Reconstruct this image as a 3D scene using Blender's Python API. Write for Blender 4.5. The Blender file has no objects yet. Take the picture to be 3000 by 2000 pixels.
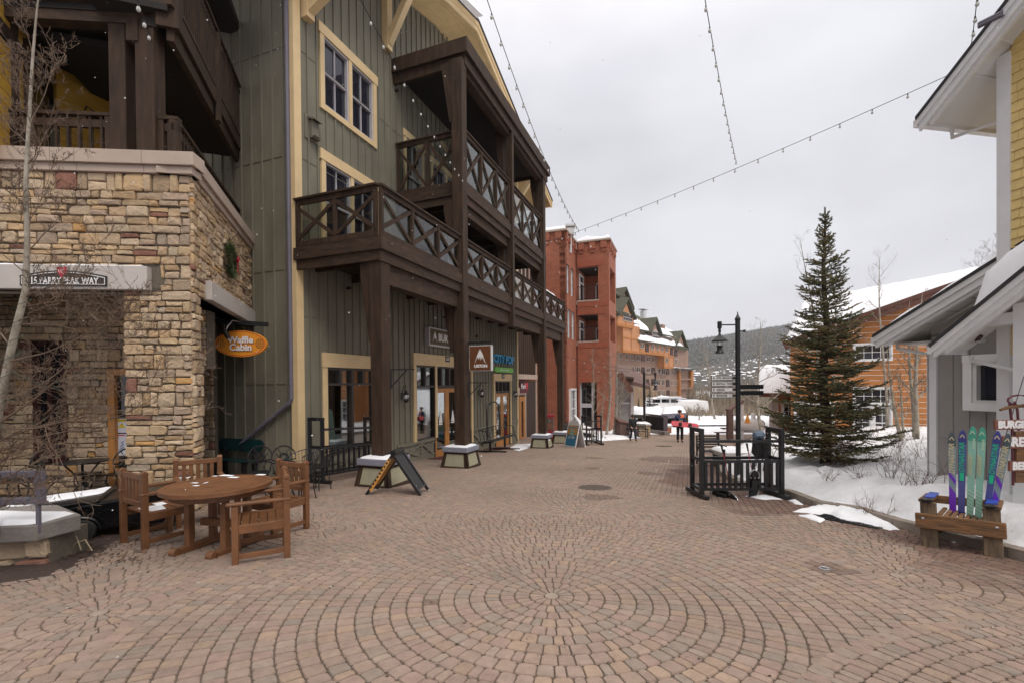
import bpy, math, random
from mathutils import Vector, Matrix, noise
SC=bpy.context.scene; COL=SC.collection
R=math.radians; rnd=random.Random(7)
# ---------------------------------------------------------------- camera model (wide lens, level horizon shifted down)
F=1340.;CH=1.55;PITCH=R(.5);ROLL=.009
SH=124+F*math.tan(PITCH)
def _rot(v):
    x,y,z=v
    c,s=math.cos(ROLL),math.sin(ROLL); x,z=c*x+s*z,-s*x+c*z
    c,s=math.cos(PITCH),math.sin(PITCH); y,z=c*y+s*z,-s*y+c*z
    return (x,y,z)
cd=bpy.data.cameras.new('camera'); cam=bpy.data.objects.new('camera',cd); COL.objects.link(cam)
cam.location=(0,0,CH)
cx,cy,cz=_rot((1,0,0)),_rot((0,1,0)),_rot((0,0,1))
m=Matrix((( cx[0],cz[0],-cy[0]),(cx[1],cz[1],-cy[1]),(cx[2],cz[2],-cy[2])))
cam.rotation_euler=m.to_euler()
cd.sensor_width=36; cd.lens=36*F/3000; cd.shift_y=SH/3000; cd.clip_end=6000; cd.clip_start=.05
SC.camera=cam
# ---------------------------------------------------------------- world, sun, exposure
w=bpy.data.worlds.new('World'); SC.world=w; w.use_nodes=True
nt=w.node_tree; nt.nodes.clear()
def N(t,**k):
    n=nt.nodes.new(t)
    for a,b in k.items(): setattr(n,a,b)
    return n
def L(a,b): nt.links.new(a,b)
out=N('ShaderNodeOutputWorld'); mix=N('ShaderNodeMixShader'); b1=N('ShaderNodeBackground'); b2=N('ShaderNodeBackground')
sky=N('ShaderNodeTexSky',sky_type='NISHITA',sun_disc=False); SUN_EL,SUN_ROT=R(50),R(150)
sky.sun_elevation=SUN_EL; sky.sun_rotation=SUN_ROT; L(sky.outputs[0],b1.inputs[0]); b1.inputs[1].default_value=.09
tc=N('ShaderNodeTexCoord'); mp=N('ShaderNodeMapping'); mp.inputs['Scale'].default_value=(1,1.0,2.0)
nz=N('ShaderNodeTexNoise'); nz.inputs['Scale'].default_value=1.7; nz.inputs['Detail'].default_value=5; nz.inputs['Roughness'].default_value=.45
cr=N('ShaderNodeValToRGB'); e=cr.color_ramp.elements; e[0].position=.32; e[0].color=(.42,.41,.455,1); e[1].position=.66; e[1].color=(.66,.662,.69,1)
L(tc.outputs['Generated'],mp.inputs[0]); L(mp.outputs[0],nz.inputs[0]); L(nz.outputs[0],cr.inputs[0]); wm=N('ShaderNodeMix'); wm.data_type='RGBA'; wm.inputs[7].default_value=(.68,.645,.60,1); L(cr.outputs[0],wm.inputs[6]); L(wm.outputs[2],b2.inputs[0])
sx_=N('ShaderNodeSeparateXYZ'); L(tc.outputs['Generated'],sx_.inputs[0]); zr_=N('ShaderNodeMapRange'); zr_.interpolation_type='SMOOTHSTEP'; zr_.inputs[1].default_value=.42; zr_.inputs[2].default_value=1.0; zr_.inputs[3].default_value=1.0; zr_.inputs[4].default_value=2.55; L(sx_.outputs[2],zr_.inputs[0]); L(zr_.outputs[0],b2.inputs[1]); wf_=N('ShaderNodeMapRange'); wf_.inputs[1].default_value=.55; wf_.inputs[2].default_value=.9; L(sx_.outputs[2],wf_.inputs[0]); L(wf_.outputs[0],wm.inputs[0])   # overcast sky, brighter overhead
mix.inputs[0].default_value=.93; L(b1.outputs[0],mix.inputs[1]); L(b2.outputs[0],mix.inputs[2]); L(mix.outputs[0],out.inputs[0])
sl=bpy.data.lights.new('sun','SUN'); sl.energy=1.25; sl.angle=R(25); sl.color=(1,.93,.84)
so=bpy.data.objects.new('sun',sl); COL.objects.link(so); so.rotation_euler=(R(40),0,R(30))
sd=Vector((math.sin(SUN_ROT)*math.cos(SUN_EL),math.cos(SUN_ROT)*math.cos(SUN_EL),math.sin(SUN_EL)))
so.rotation_euler=sd.to_track_quat('Z','Y').to_euler(); so.location=(0,0,30)
SC.view_settings.view_transform='Standard'; SC.view_settings.look='None'; SC.view_settings.exposure=.36; SC.view_settings.gamma=1
SC.cycles.max_bounces=6; SC.cycles.transparent_max_bounces=12
# ---------------------------------------------------------------- measuring helpers: sight lines cut with ground and walls
def ray(px,py): return _rot(((px-1500)/F,1.0,(1000+SH-py)/F))
def _x(a,b): return (a[1]*b[2]-a[2]*b[1],a[2]*b[0]-a[0]*b[2],a[0]*b[1]-a[1]*b[0])
_n=_x(ray(0,1212),ray(3000,1212)); GA=-_n[0]/_n[2]; GB=-_n[1]/_n[2]
def g(x,y):
    x=max(-14,min(14,x))
    if y<24: yy=y
    elif y<36: t=(y-24)/12.; yy=24+12*(t-t*t/2)
    else: yy=30
    return GA*x+GB*yy
def Gh(px,py,h=0):
    d=ray(px,py); lo,hi=.5,400.
    for _ in range(50):
        m=(lo+hi)/2
        if CH+d[2]*m>g(d[0]*m,d[1]*m)+h: lo=m
        else: hi=m
    return Vector((d[0]*lo,d[1]*lo,CH+d[2]*lo))
G=Gh
def atY(px,py,Y):
    d=ray(px,py); t=Y/d[1]; return Vector((d[0]*t,Y,CH+d[2]*t))
def onG(x,y,h=0): return Vector((x,y,g(x,y)+h))
GN=Vector((-GA,-GB,1)).normalized()
def tilt(rz):   # rotation that stands things square on the sloping paving
    return (Vector((0,0,1)).rotation_difference(GN).to_matrix() @ Matrix.Rotation(rz,3,'Z')).to_euler()
class Fr:
    def __init__(s,O,u):
        l=math.hypot(u[0],u[1]); s.O=(O[0],O[1]); s.u=(u[0]/l,u[1]/l); s.n=(s.u[1],-s.u[0])
        s.ang=math.atan2(s.u[1],s.u[0])
    def hit(s,px,py,o=0):
        d=ray(px,py); ox=s.O[0]+s.n[0]*o; oy=s.O[1]+s.n[1]*o
        t=(ox*s.n[0]+oy*s.n[1])/(d[0]*s.n[0]+d[1]*s.n[1]); x,y=d[0]*t,d[1]*t
        return ((x-ox)*s.u[0]+(y-oy)*s.u[1], CH+d[2]*t)
    def p(s,a,o,z): return Vector((s.O[0]+s.u[0]*a+s.n[0]*o, s.O[1]+s.u[1]*a+s.n[1]*o, z))
    def side(s,a):   # plane across the frame at distance a: its u runs along -n
        q=s.p(a,0,0); return Fr(q,(-s.n[0],-s.n[1]))
# ---------------------------------------------------------------- mesh collecting
class MB:
    def __init__(s): s.v=[];s.f=[];s.c=[];s.cc=None;s.m=0;s.mi=[]
    def add(s,vs,fs):
        b=len(s.v); s.v+= [tuple(q) for q in vs]; s.f+=[tuple(b+i for i in f) for f in fs]; s.mi+=[s.m]*len(fs)
        if s.cc is not None: s.c+=[s.cc]*len(fs)
        return s
    def hexa(s,p):   # 8 points: bottom ring then top ring
        return s.add(p,[(3,2,1,0),(4,5,6,7),(0,1,5,4),(1,2,6,5),(2,3,7,6),(3,0,4,7)])
    def fbox(s,fr,s0,s1,o0,o1,z0,z1):
        if s1<s0:s0,s1=s1,s0
        if o1<o0:o0,o1=o1,o0
        if z1<z0:z0,z1=z1,z0
        P=fr.p
        return s.hexa([P(s0,o1,z0),P(s1,o1,z0),P(s1,o0,z0),P(s0,o0,z0),P(s0,o1,z1),P(s1,o1,z1),P(s1,o0,z1),P(s0,o0,z1)])
    def box(s,c,d,M=None):
        x,y,z=d[0]/2,d[1]/2,d[2]/2; c=Vector(c)
        q=[Vector(a) for a in ((-x,-y,-z),(x,-y,-z),(x,y,-z),(-x,y,-z),(-x,-y,z),(x,-y,z),(x,y,z),(-x,y,z))]
        if M is not None: q=[M@a for a in q]
        return s.hexa([c+a for a in q])
    def bar(s,p,q,w,h=None,up=(0,0,1)):
        p=Vector(p);q=Vector(q);h=h or w; d=(q-p)
        if d.length<1e-6:return s
        d.normalize(); up=Vector(up)
        if abs(d.dot(up))>.98: up=Vector((1,0,0)) if abs(d.x)<.9 else Vector((0,1,0))
        a=d.cross(up).normalized(); b=a.cross(d)
        a*=w/2;b*=h/2
        return s.hexa([p-a-b,p+a-b,q+a-b,q-a-b,p-a+b,p+a+b,q+a+b,q-a+b])
    def tube(s,pts,r,n=6,cap=True):
        pts=[Vector(p) for p in pts]; k=len(pts)
        rs=r if isinstance(r,(list,tuple)) else [r]*k
        vs=[];fs=[]; ref=None
        for i,p in enumerate(pts):
            d=(pts[min(i+1,k-1)]-pts[max(i-1,0)])
            if d.length<1e-9:d=Vector((0,0,1))
            d.normalize()
            if ref is None: ref=Vector((0,0,1)) if abs(d.z)<.9 else Vector((1,0,0))
            a=d.cross(ref)
            if a.length<1e-4: a=d.cross(Vector((0,1,0)))
            a.normalize(); b=d.cross(a); ref=-b if False else ref
            for j in range(n):
                t=2*math.pi*j/n; vs.append(p+(a*math.cos(t)+b*math.sin(t))*rs[i])
        for i in range(k-1):
            for j in range(n):
                jj=(j+1)%n; fs.append((i*n+j,i*n+jj,(i+1)*n+jj,(i+1)*n+j))
        if cap: fs.append(tuple(range(n))[::-1]); fs.append(tuple((k-1)*n+j for j in range(n)))
        return s.add(vs,fs)
    def lathe(s,prof,c=(0,0,0),n=16,M=None):   # prof: (r,z) pairs
        c=Vector(c); vs=[];fs=[];k=len(prof)
        for r,z in prof:
            for j in range(n):
                t=2*math.pi*j/n; q=Vector((r*math.cos(t),r*math.sin(t),z))
                if M is not None:q=M@q
                vs.append(c+q)
        for i in range(k-1):
            for j in range(n):
                jj=(j+1)%n; fs.append((i*n+j,i*n+jj,(i+1)*n+jj,(i+1)*n+j))
        fs.append(tuple(range(n))[::-1]); fs.append(tuple((k-1)*n+j for j in range(n)))
        return s.add(vs,fs)
    def prism(s,poly,vec):
        vec=Vector(vec); poly=[Vector(p) for p in poly]; n=len(poly)
        nn=(poly[1]-poly[0]).cross(poly[2]-poly[1])
        if nn.dot(vec)>0: poly=poly[::-1]
        return s.add(poly+[p+vec for p in poly],[tuple(range(n))]+[tuple(n+i for i in range(n))[::-1]]+[(i,n+i,n+(i+1)%n,(i+1)%n) for i in range(n)])
    def mesh(s,name='m',smooth=False):
        me=bpy.data.meshes.new(name); me.from_pydata(s.v,[],s.f)
        if s.c and len(s.c)==len(s.f):
            at=me.attributes.new('Col','FLOAT_COLOR','FACE'); at.data.foreach_set('color',[x for c in s.c for x in (c[0],c[1],c[2],1)])
        if any(s.mi): me.polygons.foreach_set('material_index',s.mi)
        uv=me.uv_layers.new(name='UVMap'); co=[0.0]*(2*len(me.loops))
        for p in me.polygons:
            nr=p.normal
            if abs(nr.z)<.75:
                t=Vector((-nr.y,nr.x,0)).normalized(); zz=1/max(.3,math.sqrt(max(0,1-nr.z**2)))
                for li in p.loop_indices:
                    v=me.vertices[me.loops[li].vertex_index].co; co[2*li]=v.x*t.x+v.y*t.y; co[2*li+1]=v.z*zz
            else:
                for li in p.loop_indices:
                    v=me.vertices[me.loops[li].vertex_index].co; co[2*li]=v.x; co[2*li+1]=v.y
        uv.data.foreach_set('uv',co)
        if smooth: me.polygons.foreach_set('use_smooth',[True]*len(me.polygons))
        return me
def tag(o,label=None,cat=None,group=None,kind=None):
    if label:o['label']=label
    if cat:o['category']=cat
    if group:o['group']=group
    if kind:o['kind']=kind
    return o
def obj(name,mb,mat,parent=None,bevel=0,smooth=False,label=None):
    me=mb.mesh(name,smooth) if isinstance(mb,MB) else mb
    if mat is not None:
        [me.materials.append(q) for q in (mat if isinstance(mat,(list,tuple)) else [mat])]
    o=bpy.data.objects.new(name,me); COL.objects.link(o)
    if parent is not None:
        o.parent=parent
        if parent.get('_w'): o.matrix_parent_inverse=Matrix.Translation(-parent.location)
    if bevel:
        b=o.modifiers.new('b','BEVEL'); b.width=bevel; b.segments=2; b.limit_method='ANGLE'; b.angle_limit=R(40)
    if label:o['label']=label
    return o
def thing(name,label,cat,loc=(0,0,0),group=None,world=True):
    o=bpy.data.objects.new(name,None); COL.objects.link(o); o.location=loc; o.empty_display_size=.2
    if world:o['_w']=1
    return tag(o,label,cat,group)
def struct(name,mb,mat,smooth=False):
    o=obj(name,mb,mat,None,0,smooth); o['kind']='structure'; return o
def copy_tree(o,parent=None):
    c=o.copy(); COL.objects.link(c)
    if parent is not None: c.parent=parent
    for ch in list(o.children): copy_tree(ch,c)
    return c
def text_mb(txt,size,p,u,v,depth=.004,off=0.0,sx=1.0,align='CENTER',shear=0):
    """lettering as a mesh: origin p, reading direction u, up v"""
    cu=bpy.data.curves.new('t','FONT'); cu.body=txt; cu.size=size; cu.align_x=align; cu.align_y='CENTER'; cu.extrude=depth; cu.offset=off; cu.resolution_u=3; cu.shear=shear
    ob=bpy.data.objects.new('t',cu); COL.objects.link(ob); dg=bpy.context.evaluated_depsgraph_get(); dg.update()
    me=bpy.data.meshes.new_from_object(ob.evaluated_get(dg)); u=Vector(u).normalized();v=Vector(v).normalized();n=u.cross(v); p=Vector(p)
    mb=MB(); mb.add([p+u*(q.co.x*sx)+v*q.co.y+n*q.co.z for q in me.vertices],[tuple(f.vertices) for f in me.polygons])
    bpy.data.objects.remove(ob); bpy.data.curves.remove(cu); bpy.data.meshes.remove(me)
    return mb
def fbm(x,y,z=0): return noise.fractal(Vector((x,y,z)),1.0,2.0,4)
def snow_slab(mb,P,th,nu=24,nv=8,amp=.25,seed=0,edge=.12):
    """rounded lumpy layer of snow on the quad P (4 corners in order)"""
    a,b,c,d=[Vector(q) for q in P]; vs=[];fs=[]
    lu=(b-a).length; lv=(d-a).length
    def q(i,j): return (a*(1-i)+b*i)*(1-j)+(d*(1-i)+c*i)*j
    for i in range(nu+1):
        for j in range(nv+1):
            u,v=i/nu,j/nv; p=q(u,v)
            du=min(u,1-u)*lu; dv=min(v,1-v)*lv
            k=min(1,(max(0,min(du,dv))/edge))**.5
            h=th*k*(1+amp*fbm(p.x*1.7+seed,p.y*1.7,p.z))
            vs.append(p+Vector((0,0,h)))
    for i in range(nu):
        for j in range(nv):
            k=i*(nv+1)+j; fs.append((k,k+nv+1,k+nv+2,k+1))
    base=len(vs); vs+= [a,b,c,d]; fs.append((base+3,base+2,base+1,base))
    return mb.add(vs,fs)
# ---------------------------------------------------------------- materials
def mat(name,col,rough=.6,var=.12,vs=6.,bump=.15,bs=60.,col2=None,metal=0,attr=False,streak=None,spec=.5,trans=0,coat=0,emit=None):
    m=bpy.data.materials.new(name); m.use_nodes=True; t=m.node_tree; b=t.nodes['Principled BSDF']
    nn=t.nodes.new; l=t.links.new
    tc=nn('ShaderNodeTexCoord'); mp=nn('ShaderNodeMapping'); l(tc.outputs['Object'],mp.inputs[0])
    if streak: mp.inputs['Scale'].default_value=streak
    nz=nn('ShaderNodeTexNoise'); nz.inputs['Scale'].default_value=vs; nz.inputs['Detail'].default_value=6; nz.inputs['Roughness'].default_value=.6; l(mp.outputs[0],nz.inputs[0])
    rp=nn('ShaderNodeMapRange'); rp.inputs[1].default_value=.3; rp.inputs[2].default_value=.7; l(nz.outputs[0],rp.inputs[0])
    mx=nn('ShaderNodeMix'); mx.data_type='RGBA'; l(rp.outputs[0],mx.inputs[0])
    c=tuple(col); c2=col2 or tuple(min(1,x*(1+var)) for x in c); c1=c if col2 else tuple(x*(1-var) for x in c)
    mx.inputs[6].default_value=(*c1,1); mx.inputs[7].default_value=(*c2,1); last=mx.outputs[2]
    if attr:
        at=nn('ShaderNodeAttribute'); at.attribute_name='Col'
        m2=nn('ShaderNodeMix'); m2.data_type='RGBA'; m2.blend_type='MULTIPLY'; m2.inputs[0].default_value=1
        l(at.outputs[0],m2.inputs[6]); l(last,m2.inputs[7]); last=m2.outputs[2]
    l(last,b.inputs['Base Color'])
    b.inputs['Metallic'].default_value=metal; b.inputs['Specular IOR Level'].default_value=spec
    rr=nn('ShaderNodeMapRange'); rr.inputs[3].default_value=max(.02,rough-.1*(rough>.15)); rr.inputs[4].default_value=min(1,rough+.1*(rough>.15)); l(nz.outputs[0],rr.inputs[0]); l(rr.outputs[0],b.inputs['Roughness'])
    if trans: b.inputs['Transmission Weight'].default_value=trans
    if coat: b.inputs['Coat Weight'].default_value=coat
    if emit: b.inputs['Emission Color'].default_value=(*emit[0],1); b.inputs['Emission Strength'].default_value=emit[1]
    if bump:
        n2=nn('ShaderNodeTexNoise'); n2.inputs['Scale'].default_value=bs; n2.inputs['Detail'].default_value=4; l(mp.outputs[0],n2.inputs[0])
        bp=nn('ShaderNodeBump'); bp.inputs['Strength'].default_value=bump; bp.inputs['Distance'].default_value=.02; l(n2.outputs[0],bp.inputs['Height']); l(bp.outputs[0],b.inputs['Normal'])
    return m
def brick_mat(name,c1,c2,mortar,bw=.2,bh=.067,ms=.01,rough=.85,off=.5,bump=.5):
    m=mat(name,c1,rough,.1,3,0); t=m.node_tree; b=t.nodes['Principled BSDF']; l=t.links.new
    uv=t.nodes.new('ShaderNodeTexCoord'); br=t.nodes.new('ShaderNodeTexBrick'); l(uv.outputs['UV'],br.inputs['Vector'])
    br.inputs['Scale'].default_value=1; br.inputs['Brick Width'].default_value=bw; br.inputs['Row Height'].default_value=bh; br.inputs['Mortar Size'].default_value=ms; br.inputs['Mortar Smooth'].default_value=.3
    br.inputs['Color1'].default_value=(*c1,1); br.inputs['Color2'].default_value=(*c2,1); br.inputs['Mortar'].default_value=(*mortar,1); br.offset=off; br.inputs['Bias'].default_value=0
    nz=t.nodes.new('ShaderNodeTexNoise'); nz.inputs['Scale'].default_value=1.3; nz.inputs['Detail'].default_value=8; l(uv.outputs['Object'],nz.inputs[0])
    mr=t.nodes.new('ShaderNodeMapRange'); mr.inputs[3].default_value=.7; mr.inputs[4].default_value=1.25; l(nz.outputs[0],mr.inputs[0])
    mx=t.nodes.new('ShaderNodeMix'); mx.data_type='RGBA'; mx.blend_type='MULTIPLY'; mx.inputs[0].default_value=1; l(br.outputs[0],mx.inputs[6]); l(mr.outputs[0],mx.inputs[7]); l(mx.outputs[2],b.inputs['Base Color'])
    bp=t.nodes.new('ShaderNodeBump'); bp.inputs['Strength'].default_value=bump; bp.inputs['Distance'].default_value=.01; bp.invert=True; l(br.outputs['Fac'],bp.inputs['Height']); l(bp.outputs[0],b.inputs['Normal'])
    return m
def glass_mat(name,alpha=.25,tint=(.8,.85,.85)):
    m=bpy.data.materials.new(name); m.use_nodes=True; t=m.node_tree; t.nodes.clear(); n=t.nodes.new; l=t.links.new
    o=n('ShaderNodeOutputMaterial'); a=n('ShaderNodeBsdfTransparent'); gl=n('ShaderNodeBsdfGlossy'); mx=n('ShaderNodeMixShader'); fr=n('ShaderNodeLayerWeight'); pw=n('ShaderNodeMath'); pw.operation='POWER'; pw.inputs[1].default_value=4; ad=n('ShaderNodeMath'); ad.operation='ADD'
    ad.inputs[1].default_value=alpha; a.inputs[0].default_value=(*tint,1); gl.inputs['Roughness'].default_value=.03; gl.inputs[0].default_value=(.9,.9,.9,1)
    nz=n('ShaderNodeTexNoise'); nz.inputs['Scale'].default_value=.8; bp=n('ShaderNodeBump'); bp.inputs['Strength'].default_value=.05; bp.inputs['Distance'].default_value=.05
    l(nz.outputs[0],bp.inputs['Height']); l(bp.outputs[0],gl.inputs['Normal'])
    l(fr.outputs[1],pw.inputs[0]); l(pw.outputs[0],ad.inputs[0]); ad.use_clamp=True; l(ad.outputs[0],mx.inputs[0]); l(a.outputs[0],mx.inputs[1]); l(gl.outputs[0],mx.inputs[2]); l(mx.outputs[0],o.inputs[0]); return m
M={}
M['paver']=mat('paver',(.86,.86,.86),.82,.16,14,.5,90,attr=True)
M['sand']=mat('joint_sand',(.10,.074,.056),.95,.3,20,.3)
M['snow']=mat('snow',(.78,.79,.83),.75,.05,1.5,.35,9,spec=.3)
M['snowg']=mat('packed_snow',(.66,.67,.71),.8,.12,.5,.4,5,col2=(.78,.79,.83))
M['brown']=mat('brown_timber',(.043,.0245,.0150),.78,.5,3,.25,30,spec=.3,streak=(3,3,.5))
M['brownl']=mat('brown_beam',(.049,.029,.0185),.78,.5,3,.25,30,spec=.3,streak=(1,1,4))
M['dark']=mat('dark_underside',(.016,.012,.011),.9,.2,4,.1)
M['olive']=mat('olive_siding',(.172,.158,.118),.75,.2,1.6,.15,40,streak=(1,1,.4))
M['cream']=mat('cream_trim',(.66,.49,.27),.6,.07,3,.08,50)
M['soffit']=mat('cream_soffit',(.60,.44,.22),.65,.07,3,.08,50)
M['glass']=mat('window_glass',(.012,.012,.014),.03,.1,1,0,spec=.8)
M['glassw']=mat('house_glass',(.02,.02,.03),.04,.1,1,0,spec=.8)
M['shop']=glass_mat('shop_glass',.22)
M['clear']=glass_mat('clear_panel',.06,(.7,.72,.70))
M['vinyl']=mat('window_vinyl',(.46,.44,.47),.5,.06,5,.05)
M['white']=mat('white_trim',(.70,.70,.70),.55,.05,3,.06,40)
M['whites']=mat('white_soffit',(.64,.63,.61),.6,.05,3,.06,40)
M['grayw']=mat('gray_siding',(.27,.255,.24),.7,.06,3,.08,40)
M['yellow']=mat('yellow_shingle',(.66,.49,.20),.75,.12,4,.2,50)
M['yellowd']=mat('ochre_siding',(.58,.34,.05),.75,.12,3,.15,40)
M['black']=mat('black_metal',(.011,.011,.013),.42,.3,8,.1)
M['blackm']=mat('black_plastic',(.012,.012,.013),.35,.3,4,.05)
M['stonecap']=mat('precast_cap',(.42,.33,.27),.8,.1,2,.15,30)
M['lintel']=mat('lintel_concrete',(.47,.43,.40),.8,.08,2,.1,30)
M['mortar']=mat('mortar',(.13,.11,.085),.95,.2,20,.3)
M['stone']=mat('stone_face',(.95,.95,.95),.85,.22,9,.9,22,attr=True)
M['teak']=mat('teak_brown',(.155,.066,.027),.5,.3,4,.15,60,streak=(1,1,1))
M['slab']=mat('stone_slab',(.20,.18,.165),.85,.25,5,.4,30)
M['grayp']=mat('mauve_metal',(.135,.125,.16),.5,.1,4,.05)
M['pcap']=mat('planter_cap',(.22,.225,.28),.6,.08,4,.08)
M['olivep']=mat('planter_panel',(.31,.29,.20),.75,.1,4,.1)
M['oak']=mat('oak_door',(.42,.18,.045),.45,.2,4,.12,40,streak=(2,2,.4))
M['dframe']=mat('dark_frame',(.035,.027,.023),.5,.2,5,.08)
M['brick']=brick_mat('red_brick',(.34,.088,.042),(.22,.055,.03),(.36,.20,.13),.22,.078,.009)
M['brickt']=mat('brick_trim',(.34,.10,.055),.85,.15,4,.2)
M['mulch']=mat('mulch',(.02,.014,.012),.9,.5,30,1,60,col2=(.07,.04,.03))
M['concrete']=mat('kerb_concrete',(.24,.20,.165),.85,.2,4,.25)
M['bark']=mat('aspen_bark',(.42,.38,.31),.8,.35,9,.3,30,streak=(1,1,.6),col2=(.16,.13,.10))
M['twig']=mat('twig_bark',(.13,.085,.065),.8,.3,9,.1)
M['twigl']=mat('pale_bark',(.30,.25,.19),.8,.3,7,.2,col2=(.18,.14,.11))
M['spruceb']=mat('spruce_bark',(.07,.045,.035),.9,.3,9,.3)
M['spruce']=mat('spruce_needles',(.9,.9,.9),.65,.25,3,0,attr=True)
M['white_l']=mat('white_lettering',(.75,.73,.72),.6,.05,4,0)
M['chrome']=mat('steel',(.55,.55,.56),.25,.05,4,0,metal=1)
M['bulb']=glass_mat('bulb_glass',.35,(.95,.95,.95))
M['rub']=mat('rubber',(.015,.015,.015),.7,.2,9,.2)
# ================================================================ GROUND
B=Fr(G(876,1405),ray(2010,1119))           # long green shop front
kerb_px=[(3300,1720),(2709,1564),(2615,1540),(2503,1503),(2386,1484),(2307,1451),(2175,1428),(2112,1392),(2104,1345),(2180,1300),(2260,1268)]
KP=[G(*a) for a in kerb_px]
def edge_x(y):
    if y<=KP[1].y: return KP[1].x+(KP[1].y-y)*.05
    for a,b in zip(KP[1:-1],KP[2:]):
        if a.y<=y<=b.y or b.y<=y<=a.y:
            t=(y-a.y)/(b.y-a.y+1e-9); return a.x+(b.x-a.x)*t
    return KP[-1].x
PAL=[(.43,.32,.245),(.42,.315,.25),(.42,.30,.24),(.41,.325,.255),(.37,.305,.245),(.45,.33,.235),(.42,.31,.24),(.40,.295,.235)]
def pcol(x,y):
    c=PAL[min(7,int(rnd.random()*8))]; k=.84+.13*rnd.random()
    f=1+.12*fbm(x*.5,y*.5)
    d=edge_x(y)-x
    wet=(1.25-d)*.9+.8*fbm(x*.8+4,y*.8)+(.5 if 7<y<14 and d<2.2 else 0)
    c=[q*k*f for q in c]
    if wet>0.15: s=min(1,(wet-.15)*2.2); c=[c[0]*(1-.42*s),c[1]*(1-.53*s),c[2]*(1-.55*s)]
    for (px,py,pr) in STAINS:
        dd=math.hypot(x-px,y-py)/pr
        if dd+.35*fbm(x*3,y*3)<1: c=[c[0]*.66,c[1]*.62,c[2]*.62]
    m_=sum(c)/3*.12; return ((c[0]*.88+m_)*.835,(c[1]*.88+m_)*.79,(c[2]*.88+m_)*.785)
STAINS=[(G(px,py).x,G(px,py).y,r) for px,py,r in [(1250,1765,.08),(2425,1663,.16),(1980,1345,1.2),(1900,1385,.35),(1740,1340,.35),(1740,1370,.25),(2060,1380,.9),(1760,1455,.35),(250,1575,.8),(120,1625,.5)]]
pav=MB()
def paver(P,z):   # P: outline corners (x,y) going round; gives a cushion-edged stone
    cx=sum(p[0] for p in P)/4; cy=sum(p[1] for p in P)/4
    pav.cc=pcol(cx,cy); n=4; out=[]
    jz=rnd.uniform(-.0012,.0012)
    for i in range(4):
        a,b,c=P[i-1],P[i],P[(i+1)%4]; k=.015
        for q in (a,c):
            l=math.hypot(q[0]-b[0],q[1]-b[1]) or 1; kk=min(k,l*.3)
            out.append((b[0]+(q[0]-b[0])/l*kk,b[1]+(q[1]-b[1])/l*kk))
    lo=[(x,y,g(x,y)+z-.010) for x,y in out]; hi=[]
    for x,y in out:
        dx,dy=cx-x,cy-y; l=math.hypot(dx,dy) or 1; hi.append((x+dx/l*.006,y+dy/l*.006,g(x,y)+z+jz))
    pav.add(lo+hi,[(8,9,10,11,12,13,14,15)]+[(i,(i+1)%8,8+(i+1)%8,8+i) for i in range(8)])
U=.127
def cen(px,py): q=G(px,py); return (q.x,q.y)
C0=cen(1616,1745)
FANS=[((3.76,.21),3.25,4,.006),(C0,3.25,3,.0045),(cen(290,1794),3.2,2,.003),(cen(2630,1685),2.7,2,.003),(cen(939,1552),1.45,2.5,.0035),(cen(1695,1509),2.75,1,.0015)]
def owner(x,y):
    best=None;bp=0
    for i,(c,r,p,z) in enumerate(FANS):
        if p>bp and (x-c[0])**2+(y-c[1])**2<r*r: best=i;bp=p
    return best
def covered(x,y,pr):   # well inside a fan laid over this one
    for (c,r,p,z) in FANS:
        if p>pr and (x-c[0])**2+(y-c[1])**2<(r-.13)**2: return True
    return False
def inland(x,y):
    if y<.9 or y>36 or x>edge_x(y)-.02: return False
    q=B.side(0); s=(x-B.O[0])*B.u[0]+(y-B.O[1])*B.u[1]; o=(x-B.O[0])*B.n[0]+(y-B.O[1])*B.n[1]
    if s>-.2 and s<15.2 and o<-.05: return False
    if x<-9.2: return False
    return True
for i,(c,r,p,z) in enumerate(FANS):
    k=0
    pav.cc=(.33,.26,.21); n=12
    pav.lathe([(.057,z-.01),(.057,z),(0.001,z+.001)],(c[0],c[1],g(*c)),14)
    while (k+1)*U<r+.0*U or (k+1)*U-.5*U<r:
        r0=.5*U+k*U; r1=r0+U; rm=(r0+r1)/2; t=rnd.random()*6.28; t0=t
        while t<t0+2*math.pi-.02/rm:
            wd=rnd.choice([.108,.108,.108,.07,.07,.128]) if k>2 else (.055,.07,.09)[k]
            dt=wd/rm; rem=t0+2*math.pi-t-dt
            if rem*rm<.06: dt+=rem
            gp=.0026; a0=t+gp/rm; a1=t+dt-gp/rm
            x=c[0]+rm*math.cos((a0+a1)/2); y=c[1]+rm*math.sin((a0+a1)/2)
            if (x-c[0])**2+(y-c[1])**2<r*r and not covered(x,y,p) and inland(x,y) and abs(x)<y*1.35+1.5:
                P=[(c[0]+q*math.cos(a),c[1]+q*math.sin(a)) for q,a in ((r0+gp,a0),(r1-gp,a0),(r1-gp,a1),(r0+gp,a1))]
                P=[(px+rnd.uniform(-.002,.002),py+rnd.uniform(-.002,.002)) for px,py in P]
                paver(P,z)
            t+=dt
        k+=1
bl,bw=.205,.1025
for j in range(-20,190):
    o0=-1.0+j*bw
    for i in range(-85,186):
        s0=i*bl+(j%2)*bl/2; q=B.p(s0+bl/2,o0+bw/2,0); x,y=q.x,q.y
        if abs(x)>y*1.25+2 or not inland(x,y) or covered(x,y,0): continue
        if y>22 and o0>16: continue
        gp=.003; P=[]
        for a,b in ((gp,gp),(bl-gp,gp),(bl-gp,bw-gp),(gp,bw-gp)):
            v=B.p(s0+a,o0+b,0); P.append((v.x,v.y))
        paver(P[::-1],0)
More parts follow.
